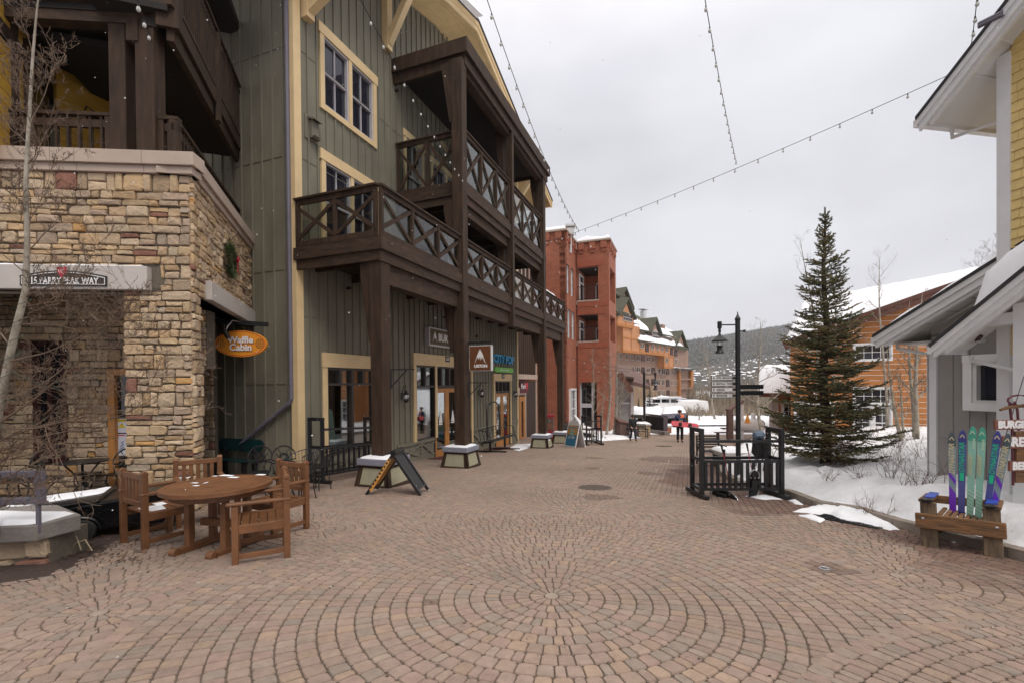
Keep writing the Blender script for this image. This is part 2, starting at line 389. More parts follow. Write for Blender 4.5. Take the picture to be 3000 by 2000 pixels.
band=[G(*q) for q in ((1367,1456),(1372,1440),(1385,1425),(1420,1400),(1475,1378),(1530,1356),(1600,1331),(1680,1308),(1760,1290))]
for a_,b_ in zip(band[:-1],band[1:]):
    d_=(b_-a_).to_2d(); n_=max(1,int(d_.length/.118)); d_/=n_; nn_=Vector((-d_.y,d_.x)).normalized()*.105; dd=d_.normalized()*.003
    for i in range(n_):
        p_=a_.to_2d()+d_*i; q_=p_+d_; P=[p_+dd-nn_,q_-dd-nn_,q_-dd+nn_,p_+dd+nn_]; paver([(v.x,v.y) for v in P][::-1],.0062)
struct('pavement',pav,M['paver'])
gt_=MB()
for i in range(900):
    x=rnd.uniform(-6,5.5); y=rnd.uniform(2.2,11); 
    if not inland(x,y) or abs(x)>y*1.2: continue
    s_=rnd.uniform(.003,.008)*(1+.1*y); a=rnd.random()*6.28; z=g(x,y)+.0075; gt_.cc=rnd.choice([(.05,.035,.025),(.03,.022,.018),(.22,.18,.15),(.10,.045,.02),(.5,.48,.46)])
    gt_.add([(x+s_*math.cos(a+k)*(1+.6*(j%2)),y+s_*math.sin(a+k),z+.002*(j==1)) for j,k in enumerate((0,1.5,3,4.4))],[(0,1,2,3)])
o=obj('grit',gt_,mat('grit_bits',(1,1,1),.9,.2,9,0,attr=True)); tag(o,'grit, crumbs of leaf and specks of old snow scattered on the pavers','grit',kind='stuff')
# bedding sand under the stones
def sheet(name,xs,ys,zf,m,smooth=True,keep=lambda x,y:True):
    mb=MB(); vs=[(x,y,zf(x,y)) for y in ys for x in xs]; nx=len(xs); fs=[]
    for j in range(len(ys)-1):
        for i in range(nx-1):
            if keep((xs[i]+xs[i+1])/2,(ys[j]+ys[j+1])/2): fs.append((j*nx+i,j*nx+i+1,(j+1)*nx+i+1,(j+1)*nx+i))
    mb.add(vs,fs); return struct(name,mb,m,smooth)
rg=lambda a,b,s:[a+s*i for i in range(int(round((b-a)/s))+1)]
sheet('ground',rg(-26,30,1),rg(-4,38,1),lambda x,y:g(x,y)-.008,M['sand'])
# far snow-covered ground out to the hills
far_ys=[37.5,40,45,50,60,80,110,150,220,330,500,800,1300,1900]
def farz(x,y):
    z=g(0,30)-.02
    if y>36: z-=.038*(min(y,150)-36)
    if y>150: z+=(y-150)*.006
    return z+(0 if y<41 else .2*fbm(x*.05,y*.05))
sheet('snow_field',[-900,-500,-250,-120,-60,-30,-15,-8,-4,0,4,8,12,16,20,26,34,45,60,90,140,250,500,900,1600,2500],far_ys,farz,M['snowg'])
# ---- snow bank right of the kerb
mb=MB(); ys=[];y=-1.0
while y<38: ys.append(y); y+=.16 if y<14 else .4
ws=[0,.03,.1,.2,.35,.5,.7,.95,1.25,1.6,2,2.5,3,3.6,4.3,5,6,7,8,10,12,15,19,24,30]
def bankz(x,y,w):
    k=min(1,w/.75); k=k*k*(3-2*k)
    h=.10+.30*k+.10*fbm(x*.9,y*.9)*k+.13*fbm(x*2.3,y*2.3)*k+.05*abs(fbm(x*7,y*7))*k+min(.5,max(0,w-1.2)*.10)
    if y>12: h=h*.9+.1
    return g(min(x,12),y)+h-.07*(1-k)
def snowz(x,y): return bankz(x,y,max(0,x-edge_x(y)-.12))
vs=[];fs=[]
for y in ys:
    e=edge_x(y)+.12+.10*fbm(y*.8,3)
    for k,w_ in enumerate(ws):
        x=e+w_; z=bankz(x,y,w_) if k else g(x,y)-.02
        vs.append((x,y,z))
nx=len(ws)
for j in range(len(ys)-1):
    for i in range(nx-1): fs.append((j*nx+i,j*nx+i+1,(j+1)*nx+i+1,(j+1)*nx+i))
mb.add(vs,fs); M['snowb']=mat('old_snow',(.60,.60,.62),.8,.1,2.2,.6,16,col2=(.80,.80,.83),spec=.3); struct('snow_bank',mb,M['snowb'],True)
# ---- kerb
mb=MB()
for a,b in zip(KP[:-1],KP[1:]):
    n=max(1,int((b-a).length/.9))
    for i in range(n):
        p=a.lerp(b,i/n);q=a.lerp(b,(i+1)/n)
        p=Vector((p.x+.07,p.y,g(p.x,p.y)+.02)); q=Vector((q.x+.07,q.y,g(q.x,q.y)+.02)); d=(q-p).normalized()*.004
        mb.bar(p+d,q-d,.15,.17)
struct('kerb',mb,M['concrete'])
# spill of snow over the kerb and the drain grate
gp=thing('drain_grate','long slotted black drain grate half under snow at the kerb','grate',G(2450,1525))
mb=MB(); a=G(2400,1512);b=G(2590,1545);u=(b-a).normalized();nrm=Vector((0,0,1)).cross(u)
for i in range(9):
    t=-.16+i*.04; p=a+nrm*t;q=b+nrm*t; mb.bar(p+Vector((0,0,.012)),q+Vector((0,0,.012)),.012,.02)
for i in range(8):
    t=i/7; p=a.lerp(b,t); mb.bar(p+nrm*-.17+Vector((0,0,.012)),p+nrm*.17+Vector((0,0,.012)),.014,.018)
obj('grating',mb,M['blackm'],gp)
mb=MB(); 
def patch(mb,pts,h,seed=0,nr=6):
    c=sum((Vector(p) for p in pts),Vector())/len(pts); n=len(pts); vs=[];fs=[]
    for k in range(nr+1):
        t=k/nr
        for p in pts:
            q=c.lerp(Vector(p),t); z=g(q.x,q.y)+.007+h*math.sqrt(max(0,1-t*t))*(1+.5*fbm(q.x*5+seed,q.y*5))
            if k==nr: z=g(q.x,q.y)+.001
            vs.append((q.x,q.y,z))
    for k in range(nr):
        for i in range(n): fs.append((k*n+i,k*n+(i+1)%n,(k+1)*n+(i+1)%n,(k+1)*n+i))
    return mb.add(vs,fs)
def px_patch(mb,pp,h,seed=0):
    base=[G(*p) for p in pp]; pts=[]
    for i in range(len(base)):
        a,b=base[i],base[(i+1)%len(base)]; n=max(2,int((b-a).length/.08))
        for k in range(n):
            q=a.lerp(b,k/n); pts.append(q+Vector((.03*fbm(q.x*6,q.y*6,seed),.05*fbm(q.x*6+9,q.y*6,seed),0)))
    return patch(mb,pts,h,seed)
for pp,h in [([(2325,1498),(2400,1482),(2440,1470),(2540,1500),(2640,1552),(2610,1553),(2540,1538),(2480,1528),(2420,1508)],.09),([(2335,1507),(2375,1505),(2425,1522),(2400,1530)],.02),
             ([(2310,1465),(2330,1462),(2352,1478),(2330,1476)],.02),([(2750,1570),(2840,1562),(2880,1582),(2800,1590)],.03),([(2180,1452),(2245,1450),(2290,1462),(2230,1462)],.03),([(2940,1545),(3000,1548),(3060,1575),(2960,1572)],.05)]:
    px_patch(mb,pp,h,pp[0][0]*.01)
for pp,h in [([(1490,1311),(1512,1300),(1556,1298),(1552,1310),(1520,1320)],.03),([(1610,1285),(1640,1275),(1790,1262),(1850,1270),(1880,1282),(1760,1291),(1660,1288)],.18)]: px_patch(mb,pp,h)
struct('snow_drift',mb,M['snow'],True)
# ---- planting bed with mulch at the left edge
bed=MB(); px_patch(bed,[(-260,1770),(160,1690),(245,1648),(330,1600),(400,1545),(430,1500),(400,1450),(200,1420),(-300,1450)],.012,3)
struct('mulch_bed',bed,M['mulch'])
lv=MB()
for i in range(240):
    q=G(rnd.uniform(150,420),rnd.uniform(1500,1650)); 
    if q.x*1.0> -3.0+(-1)*(q.y-5.0)*1.0: continue
    a=rnd.random()*6.28;s=rnd.uniform(.012,.03); z=g(q.x,q.y)+.02
    lv.cc=rnd.choice([(.10,.04,.015),(.05,.03,.02),(.16,.07,.02),(.03,.02,.015)])
    lv.add([(q.x+s*math.cos(a+k),q.y+s*.8*math.sin(a+k),z+rnd.uniform(0,.012)) for k in(0,1.4,3.1,4.6)],[(0,1,2,3)])
lm=mat('dead_leaf',(.9,.9,.9),.7,.2,9,0,attr=True); o=obj('dead_leaves',lv,lm); tag(o,'fallen brown leaves scattered over the dark mulch','leaves',kind='stuff')
def leaf_litter(n,area,zoff):
    lv=MB()
    return lv
# manhole covers
def manhole(px,py,r,label):
    c=G(px,py); t=thing('manhole_cover',label,'manhole cover',c+Vector((0,0,.009)),world=False); t.rotation_euler=tilt(0)
    mb=MB(); mb.lathe([(r,-.01),(r,0),(r-.02,.002),(r-.03,-.003),(0.02,-.003)],(0,0,0),28)
    for i in range(-5,6):
        y=i*r/6; hw=math.sqrt(max(0,(r-.04)**2-y*y)); mb.box((0,y,0),(hw*2,.018,.006))
    for k in range(14):
        a=k/14*6.28; mb.box((math.cos(a)*(r-.012),math.sin(a)*(r-.012),.001),(.02,.02,.006))
    obj('cover',mb,M['iron'],t)
M['iron']=mat('cast_iron',(.12,.095,.08),.7,.25,9,.2)
manhole(1743,1427,.36,'round cast iron manhole cover in the middle of the paving')
manhole(1945,1306,.42,'darker distant manhole cover in front of the snowboarder')
c=G(2415,1666); t=thing('valve_cap','small round grey valve cap set flush in the pavers','cap',c+Vector((0,0,.01)),world=False); mb=MB(); mb.lathe([(.05,-.01),(.05,.004),(.04,.006),(.03,.003),(0.005,.003)],(0,0,0),16); obj('lid',mb,M['chrome'],t)
# ================================================================ GREEN SHOP BUILDING (frame B: s along front, o outwards)
ZG=lambda s,o: g(*B.p(s,o,0).xy)
LEN=15.0
OV=1.25
# roof line : street-facing gable
pk=B.hit(1394,66,OV); ev=B.hit(1613,592,OV)
SP,ZP=pk; SE,ZE=ev; slope=(ZP-ZE)/(SE-SP)
print('gable peak',SP,ZP,'eave',SE,ZE,'slope',slope)
def roofz(s): return ZP-abs(s-SP)*slope
bd=thing('green_shop_building','olive green board and batten building with cream trim over the ski shop','building',B.p(0,0,ZG(0,0)))
# openings on the front wall: list of (s0,s1,z0,z1)
OPEN=[]
def wall_with_holes(mb,fr,s0,s1,z0,zt,holes,th=.25,ztf=None):
    """vertical wall slab built as strips round the openings; top may follow ztf(s)"""
    cuts=sorted(set([s0,s1]+[h for q in holes for h in q[:2] if s0<h<s1]))
    for a,b in zip(cuts[:-1],cuts[1:]):
        mid=(a+b)/2; hs=sorted([(h[2],h[3]) for h in holes if h[0]<=mid<=h[1]]); z=z0
        for h0,h1 in hs:
            if h0>z: mb.fbox(fr,a,b,-th,0,z,h0)
            z=max(z,h1)
        n=1
        if ztf is None: mb.fbox(fr,a,b,-th,0,z,zt)
        else:
            n=max(1,int((b-a)/1.0))
            for i in range(n):
                p,q=a+(b-a)*i/n,a+(b-a)*(i+1)/n
                P=fr.p; mb.hexa([P(p,0,z),P(q,0,z),P(q,-th,z),P(p,-th,z),P(p,0,ztf(p)),P(q,0,ztf(q)),P(q,-th,ztf(q)),P(p,-th,ztf(p))])
def battens(mb,fr,s0,s1,z0,zt,holes,step=.3,w=.045,d=.035,ztf=None,pad=.0):
    s=s0+step*.5
    while s<s1:
        hs=sorted([(h[2]-pad,h[3]+pad) for h in holes if h[0]-pad-.03<=s<=h[1]+pad+.03]); z=z0; top=ztf(s) if ztf else zt
        for h0,h1 in hs+[(top,top)]:
            if h0>z+.03: mb.fbox(fr,s-w/2,s+w/2,0,d,z,min(h0,top))
            z=max(z,h1)
        s+=step
w1=(B.hit(960,1100)[0],B.hit(1092,1100)[0]); w2=(B.hit(1219,1100)[0],B.hit(1376,1100)[0]); w3=(B.hit(1449,1150)[0],B.hit(1492,1150)[0])
H=[(w1[0],w1[1],B.hit(1030,1318)[1],2.02),
   (w2[0],B.hit(1270,1200)[0],B.hit(1240,1290)[1],2.22),
   (B.hit(1270,1200)[0],w2[1],B.hit(1300,1338)[1],2.22),
   (w3[0],w3[1],B.hit(1480,1303)[1],1.70)]
upw=(B.hit(945,100)[0],B.hit(1088,100)[0])
H+= [(upw[0],upw[1],8.62,10.35),(upw[0],upw[1]+.05,5.2,7.2)]
H+= [(4.55,5.5,7.3,9.6),(6.2,8.2,7.3,9.5),(6.6,8.6,4.7,6.9),(11.5,12.6,4.7,6.9)]
mb=MB(); wall_with_holes(mb,B,0,LEN,-2.4,0,H,ztf=lambda s:roofz(s)-.12)
battens(mb,B,0.25,LEN,-.45,0,H,.305,ztf=lambda s:roofz(s)-.2,pad=.1)
# horizontal panel seams (z flashing)
for z in (3.2,6.95,9.5): mb.fbox(B,.15,LEN,0,.012,z,z+.012)
# base band with crossed boards
zb=lambda s: ZG(s,0)
for a,b in ((.2,w1[1]+.9),(3.9,H[1][1]-.02),(w2[1]+.05,w3[0]-.1),(w3[1]+.1,14.9)):
    zt=B.hit(1160,1312)[1]
    mb.fbox(B,a,b,0,.05,zt-.02,zt+.09); mb.fbox(B,a,b,0,.035,ZG(a,0)-.1-.2,ZG(a,0)+.05)
    k=a
    while k<b-.2:
        e=min(b,k+1.35); z0=ZG(e,0)+.1
        mb.fbox(B,k,k+.09,0,.04,z0-.2,zt); 
        mb.bar(B.p(k+.08,.03,z0),B.p(e-.02,.03,zt-.05),.06,.03,up=(B.n[0],B.n[1],0)); mb.bar(B.p(k+.08,.034,zt-.05),B.p(e-.02,.034,z0),.06,.03,up=(B.n[0],B.n[1],0))
        k=e
obj('front_wall',mb,M['olive'],bd)
# end wall: frame E runs along +n, negative distances lead away from the corner, outwards is towards the camera
E=Fr(B.O,B.n)
mb=MB(); mb.fbox(E,-9,-.03,-.3,0,-2.4,17)
k=-.33
while k>-9: mb.fbox(E,k-.025,k+.025,0,.03,-1.5,16); k-=.345
for z in (1.6,4.3,6.97,9.53): mb.fbox(E,-8.9,-.1,0,.014,z,z+.014)
obj('end_wall',mb,M['olive'],bd)
mb=MB(); mb.fbox(B,.26,LEN-.0,-8,-.27,-2.4,-2.3); mb.fbox(B,LEN-.25,LEN-.005,-8,-.26,-2.4,12); obj('far_wall',mb,M['olive'],bd)
# corner boards
mb=MB(); mb.fbox(B,-.035,.17,-.0,.04,-1.2,14.5); mb.fbox(B,-.045,-.036,-.15,.04,-1.2,14.5); obj('corner_trim',mb,M['cream'],bd); mb=MB(); mb.fbox(B,LEN-.14,LEN+.03,-.05,.04,-2.2,roofz(LEN)-.2)
obj('corner_trim',mb,M['cream'],bd)
# dark interiors
def room(fr,s0,s1,z0,z1,depth,parent,m,name='interior'):
    mb=MB(); P=fr.p; o=-.26
    q=[P(s0,o,z0),P(s1,o,z0),P(s1,-depth,z0),P(s0,-depth,z0),P(s0,o,z1),P(s1,o,z1),P(s1,-depth,z1),P(s0,-depth,z1)]
    mb.add(q,[(0,1,2,3),(4,7,6,5),(1,5,6,2),(2,6,7,3),(3,7,4,0)]); return obj(name,mb,m,parent)
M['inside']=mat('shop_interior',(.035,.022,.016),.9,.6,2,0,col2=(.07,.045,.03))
M['wood_in']=mat('interior_wood',(.20,.085,.03),.7,.3,3,.1)
# house windows: trim, vinyl frame, glass
def house_window(fr,s0,s1,z0,z1,parent,units=2,head=.26,trim=.14,o=0,mtrim='cream',mv='vinyl',cols=2,rows=1,name='window',sill=True,mid=.12,mglass='glassw',hang=True,ear=.05):
    ob_=o-.1 if o>0 else o; w=MB(); w.fbox(fr,s0-trim-ear,s1+trim+ear,ob_,o+.07,z1,z1+head); w.fbox(fr,s0-trim,s0,ob_,o+.055,z0-trim*(1 if sill else 0),z1); w.fbox(fr,s1,s1+trim,ob_,o+.055,z0-trim*(1 if sill else 0),z1)
    if sill: w.fbox(fr,s0-.002,s1+.002,ob_,o+.06,z0-trim,z0)
    uw=(s1-s0-(units-1)*mid)/units
    for i in range(1,units): a=s0+i*uw+(i-1)*mid; w.fbox(fr,a,a+mid,o-.05,o+.052,z0,z1)
    W=obj(name,w,M[mtrim],parent)
    f=MB();gl=MB()
    for i in range(units):
        a=s0+i*(uw+mid);b=a+uw; t=.045
        f.fbox(fr,a,a+t,o-.1,o+.02,z0,z1);f.fbox(fr,b-t,b,o-.1,o+.02,z0,z1);f.fbox(fr,a+t,b-t,o-.1,o+.02,z0,z0+t);f.fbox(fr,a+t,b-t,o-.1,o+.02,z1-t,z1)
        if hang: zm=(z0+z1)/2; f.fbox(fr,a+t,b-t,o-.09,o-.0,zm-.025,zm+.03)
        else: zm=z1
        zs=[(z0+t,zm-.025),(zm+.03,z1-t)] if hang else [(z0+t,z1-t)]
        for (za,zb_) in zs:
            for c in range(1,cols): x=a+t+(b-a-2*t)*c/cols; f.fbox(fr,x-.011,x+.011,o-.075,o-.03,za,zb_)
            for r_ in range(1,rows): z=za+(zb_-za)*r_/rows; f.fbox(fr,a+t,b-t,o-.074,o-.031,z-.011,z+.011)
        gl.fbox(fr,a+t*.5,b-t*.5,o-.085,o-.07,z0+t*.5,z1-t*.5)
    obj('frame',f,M[mv],W); obj('pane',gl,M[mglass],W); return W
house_window(B,upw[0],upw[1],8.62,10.35,bd)
house_window(B,upw[0],upw[1]+.05,5.2,7.2,bd)
house_window(B,4.55,5.5,7.3,9.6,bd,1,.22,.12)
house_window(B,6.2,8.2,7.3,9.5,bd,2,.2,.12)
house_window(B,6.6,8.6,4.7,6.9,bd,2,.2,.12)
house_window(B,11.5,12.6,4.7,6.9,bd,1,.2,.12)
# shop windows
def shop_window(s0,s1,z0,z1,head,nv,transom,hcols,label=None,panel=True):
    w=MB(); w.fbox(B,s0-.24,s1+.24,0,.08,z1,z1+head); w.fbox(B,s0-.22,s0-.06,0,.06,z0+.02,z1); w.fbox(B,s1+.06,s1+.2,0,.06,z0+.02,z1)
    W=obj('shop_window',w,M['cream'],bd,label=label)
    f=MB()
    def fr_(a,b,c,d,o0=-.14,o1=.03): f.fbox(B,a,b,o0,o1,c,d)
    fr_(s0-.06,s0,z0,z1);fr_(s1,s1+.06,z0,z1);fr_(s0,s1,z0,z0+.07);fr_(s0,s1,z1-.06,z1);fr_(s0,s1,transom,transom+.06)
    for i in range(1,nv): x=s0+(s1-s0)*i/nv; fr_(x-.04,x+.04,z0+.07,transom); 
    for i in range(1,hcols): x=s0+(s1-s0)*i/hcols; fr_(x-.05,x+.05,transom+.06,z1-.06)
    obj('frame',f,M['dframe'],W)
    gl=MB(); gl.fbox(B,s0,s1,-.07,-.055,z0+.03,z1-.03); obj('pane',gl,M['shop'],W); return W
W1=shop_window(H[0][0],H[0][1],H[0][2],2.02,.36,2,B.hit(1000,1128)[1],4)
shop_window(H[1][0],H[1][1],H[1][2],2.22,.0001,1,B.hit(1240,1134)[1],2)
mb=MB(); mb.fbox(B,w2[0]-.26,w2[1]+.26,0,.085,2.221,2.62); mb.fbox(B,w2[1]+.05,w2[1]+.2,0,.06,-.9,2.22)
obj('door_head',mb,M['cream'],bd)
def doors(s0,s1,z0,ztr,z1,n,logo=False,hcols=4):
    f=MB(); f.fbox(B,s0,s0+.07,-.14,.03,z0,z1);f.fbox(B,s1-.07,s1,-.14,.03,z0,z1);f.fbox(B,s0+.07,s1-.07,-.14,.03,ztr,ztr+.1);f.fbox(B,s0+.07,s1-.07,-.14,.03,z1-.06,z1)
    for i in range(1,hcols): x=s0+(s1-s0)*i/hcols; f.fbox(B,x-.045,x+.045,-.13,.02,ztr+.1,z1-.06)
    D=obj('door_frame',f,M['dframe'],bd)
    gl=MB(); gl.fbox(B,s0+.06,s1-.06,-.08,-.065,ztr+.08,z1-.03); obj('transom_pane',gl,M['shop'],D)
    wdt=(s1-s0-.14)/n
    for i in range(n):
        a=s0+.07+i*wdt+.004;b=a+wdt-.008; t=.14; d=MB()
        d.fbox(B,a,a+t,-.06,.0,z0+.02,ztr-.01);d.fbox(B,b-t,b,-.06,.0,z0+.02,ztr-.01);d.fbox(B,a+t,b-t,-.06,.0,z0+.02,z0+.32);d.fbox(B,a+t,b-t,-.06,.0,ztr-.17,ztr-.01)
        dd=obj('door',d,M['oak'],bd)
        gl=MB(); gl.fbox(B,a+t-.01,b-t+.01,-.035,-.025,z0+.3,ztr-.16); obj('pane',gl,M['shop'],dd)
        hx=b-.08 if i==0 and n>1 else a+.08
        h=MB(); h.tube([B.p(hx,0,z0+1.0),B.p(hx,.06,z0+1.0),B.p(hx,.06,z0+1.4),B.p(hx,0,z0+1.4)],.012,8); obj('handle',h,M['chrome'],dd)
        if logo:
            c=B.p((a+b)/2,-.02,z0+1.5); P=[(-.13,-.2),(-.03,.2),(0,.25),(.05,.15),(.13,-.2)]
            l=MB(); l.add([c+Vector((B.u[0]*x,B.u[1]*x,y)) for x,y in P],[(0,1,2,3,4)]); l.add([c+Vector((B.u[0]*x,B.u[1]*x,y)) for x,y in ((-.13,-.27),(.13,-.27),(.13,-.22),(-.13,-.22))],[(0,1,2,3)]); obj('door_decal',l,M['white_l'],dd)
doors(H[2][0],H[2][1],H[2][2],B.hit(1274,1136)[1],2.22,3,True,5)
doors(H[3][0],H[3][1],H[3][2],B.hit(1470,1150)[1],1.70,2,False,4)
mb=MB(); mb.fbox(B,H[3][0]-.25,H[3][1]+.2,0,.08,1.701,2.05); mb.fbox(B,H[3][0]-.22,H[3][0]-.05,0,.06,-1.2,1.7); mb.fbox(B,H[3][1]+.05,H[3][1]+.17,0,.06,-1.5,1.7); obj('door_head',mb,M['cream'],bd)
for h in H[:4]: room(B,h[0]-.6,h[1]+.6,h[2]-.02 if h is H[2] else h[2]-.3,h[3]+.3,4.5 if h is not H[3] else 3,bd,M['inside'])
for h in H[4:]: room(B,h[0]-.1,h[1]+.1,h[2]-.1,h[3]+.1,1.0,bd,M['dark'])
# roof: two slabs with boarded soffit, fascia and snow
P=B.p
def roof_side(s_top,s_eave,name):
    zt,ze=roofz(s_top),roofz(s_eave)
    mb=MB(); mb.hexa([P(s_top,OV,zt-.1),P(s_eave,OV,ze-.1),P(s_eave,-9,ze-.1),P(s_top,-9,zt-.1),P(s_top,OV,zt),P(s_eave,OV,ze),P(s_eave,-9,ze),P(s_top,-9,zt)])
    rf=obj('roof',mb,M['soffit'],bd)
    f=MB()   # barge boards
    for o0,o1,d0,d1 in ((OV-.0,OV+.06,-.34,.0),(OV+.06,OV+.1,-.16,.0)):
        f.hexa([P(s_top,o1,zt+d0),P(s_eave,o1,ze+d0),P(s_eave,o0,ze+d0),P(s_top,o0,zt+d0),P(s_top,o1,zt+d1),P(s_eave,o1,ze+d1),P(s_eave,o0,ze+d1),P(s_top,o0,zt+d1)])
    f.fbox(B,s_eave-.05,s_eave+.05,-9,OV+.1,ze-.3,ze)
    n=int(OV/.16)
    for i in range(n):   # soffit board joints
        o=.1+i*.155; f.hexa([P(s_top,o+.012,zt-.118),P(s_eave,o+.012,ze-.118),P(s_eave,o,ze-.118),P(s_top,o,zt-.118),P(s_top,o+.012,zt-.1),P(s_eave,o+.012,ze-.1),P(s_eave,o,ze-.1),P(s_top,o,zt-.1)])
    obj('barge_board',f,M['cream'],rf)
    t=MB(); t.hexa([P(s_top,OV+.14,zt),P(s_eave,OV+.14,ze),P(s_eave,-9,ze),P(s_top,-9,zt),P(s_top,OV+.14,zt+.07),P(s_eave,OV+.14,ze+.07),P(s_eave,-9,ze+.07),P(s_top,-9,zt+.07)])
    obj('shingles',t,M['shingle'],rf)
    return zt,ze
M['shingle']=mat('dark_shingle',(.035,.033,.035),.9,.3,9,.3)
roof_side(SP,SE,'a'); roof_side(SP,-1.9,'b')
sn=MB(); snow_slab(sn,[P(4.4,.2,roofz(4.4)+.07),P(SP-.25,.2,roofz(SP-.25)+.07),P(SP-.25,OV+.42,roofz(SP-.25)+.0),P(4.4,OV+.3,roofz(4.4)+.03)],.5,30,10,.4,3,.25)
obj('roof_snow',sn,M['snow'],bd,smooth=True)
# knee braces under the overhang
for sb in (.35,B.hit(1135,150,.1)[0],11.6,LEN-.3):
    zr=roofz(sb)-.14; k=MB(); zq=zr-1.75
    if sb==.35: zr=min(zr,B.hit(880,-60,0)[1]); zq=B.hit(905,62,.1)[1]
    elif sb<6: zq=B.hit(1140,155,.1)[1]
    k.fbox(B,sb-.12,sb+.12,0,.2,zq,zr); k.fbox(B,sb-.12,sb+.12,.2,OV+.05,zr-.28,zr)
    k.bar(B.p(sb,.14,zq+.2),B.p(sb,OV-.1,zr-.2),.2,.2,up=(0,0,1)); obj('knee_brace',k,M['cream'],bd)
# vent hood, downpipe
vp=B.hit(912,382,0); mb=MB(); a,z=vp
mb.fbox(B,a-.22,a+.3,0,.03,z-.28,z+.3); mb.fbox(B,a-.1,a+.12,.03,.12,z-.2,z+.18); mb.bar(B.p(a-.14,.02,z+.24),B.p(a-.14,.2,z+.16),.02,.02); mb.hexa([P(a-.15,.22,z+.17),P(a+.17,.22,z+.17),P(a+.17,.03,z+.24),P(a-.15,.03,z+.24),P(a-.15,.22,z+.19),P(a+.17,.22,z+.19),P(a+.17,.03,z+.26),P(a-.15,.03,z+.26)]); mb.hexa([P(a-.1,.12,z-.24),P(a+.12,.2,z-.24),P(a+.12,.03,z-.24),P(a-.1,.03,z-.24),P(a-.1,.2,z-.2),P(a+.12,.2,z-.2),P(a+.12,.03,z-.2),P(a-.1,.03,z-.2)])
obj('vent_hood',mb,M['olive'],bd)
mb=MB(); za=E.hit(850,1180)[1]; q=E.hit(690,1312,.1)
mb.tube([E.p(-.12,.08,13.5),E.p(-.12,.08,za+.1),E.p(-.18,.09,za),E.p(q[0],.1,q[1])],.05,10); obj('downpipe',mb,M['grayp'],bd)
# small security cameras / soffit spots on wall
for x,y in ((1158,268),(1016,845),(1300,930),(1393,985)): mb=MB(); a,z=B.hit(x,y); mb.tube([B.p(a,0,z),B.p(a,.12,z)],.04,8); obj('wall_spotlight',mb,M['blackm'],bd)
# wall lanterns
for x,y in ((1190,1160),(1413,1150),(1512,1152)):
    a,z=B.hit(x,y,.2); l=thing('wall_lantern',{1190:'black onion lantern on the green wall left of the shop doors',1413:'black onion lantern between the hanging sign and the popcorn shop door',1512:'black onion lantern nearest the far corner of the green wall'}[x],'lantern',B.p(a,.18,z),'black onion lanterns on the shop wall')
    mb=MB(); c=B.p(a,.2,z)
    mb.fbox(B,a-.05,a+.05,.0,.05,z-.1,z+.12); mb.tube([B.p(a,.04,z+.05),B.p(a,.1,z+.3),B.p(a,.18,z+.36),B.p(a,.2,z+.26)],.012,6)
    mb.lathe([(.02,.2),(.03,.14),(.08,.1),(.1,.06),(.09,.05)],c,12); mb.lathe([(.09,-.1),(.095,-.12),(.06,-.17),(.02,-.2)],c,12)
    for k in range(6): t=k*1.047; mb.tube([c+Vector((.095*math.cos(t),.095*math.sin(t),-.11)),c+Vector((.1*math.cos(t),.1*math.sin(t),.06))],.006,4)
    obj('lantern_body',mb,M['black'],l); gm=MB(); gm.lathe([(.05,-.11),(.085,-.08),(.095,-.02),(.07,.06),(.03,.06)],c,12); obj('glass_globe',gm,M['bulb'],l)
# ================================================================ BROWN TIMBER BALCONIES
bal=thing('timber_balconies','three storey dark brown timber balcony frame with crossed railings','balcony',B.p(0,2.7,ZG(0,2.7)))
OB=2.42
S_=lambda x,y:B.hit(x,y,OB)[0]
POSTS=[S_(1150,1000)-.16,S_(1366,900)-.15,S_(1502,800)-.1,S_(1597,1000)-.16,S_(1654,1000)-.17]
RL=B.hit(1114,535,OB)[1]; DL=B.hit(1116,691,OB)[1]; BL=B.hit(1108,727,OB)[1]; GL=B.hit(1150,850,OB)[1]
RU=B.hit(1366,383,OB)[1]; DU=B.hit(1367,545,OB)[1]; CT=B.hit(1351,89,OB+.15)[1]
SL0=S_(1114,600); SL1=S_(1656,900); SU0=S_(1351,89)+.12; SU1=POSTS[3]+.3
print('bal',POSTS,RL,DL,BL,GL,RU,DU,CT,SL0,SL1,SU0,SU1)
def beam(mb,s0,s1,o0,o1,z0,z1): mb.fbox(B,s0,s1,o0,o1,z0,z1)
for (sa,sb,zt,gd) in ((SL0,SL1,DL,.95),(SU0,SU1,DU,.8)):
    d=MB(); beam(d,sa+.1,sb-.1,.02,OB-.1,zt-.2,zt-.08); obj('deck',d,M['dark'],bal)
    f=MB()
    beam(f,sa-.02,sb+.02,OB-.02,OB+.04,zt-.28,zt); beam(f,sa+.02,sb-.02,OB-.09,OB-.021,zt-.52,zt-.282)
    beam(f,sa-.03,sa+.03,.0,OB-.021,zt-.28,zt-.001); beam(f,sa+.02,sa+.08,.0,OB-.1,zt-.5,zt-.281)
    beam(f,sb-.05,sb+.015,.0,OB-.021,zt-.28,zt-.001); beam(f,sb-.08,sb-.03,.0,OB-.1,zt-.5,zt-.281)
    beam(f,sa+.25,sb-.12,OB-.42,OB-.12,zt-gd,zt-.25)
    obj('edge_beam',f,M['brownl'],bal)
    for k in range(int((sb-sa)/1.3)): f=MB(); beam(f,sa+.6+k*1.3,sa+.68+k*1.3,.05,OB-.5,zt-.42,zt-.2); obj('joist',f,M['brown'],bal)
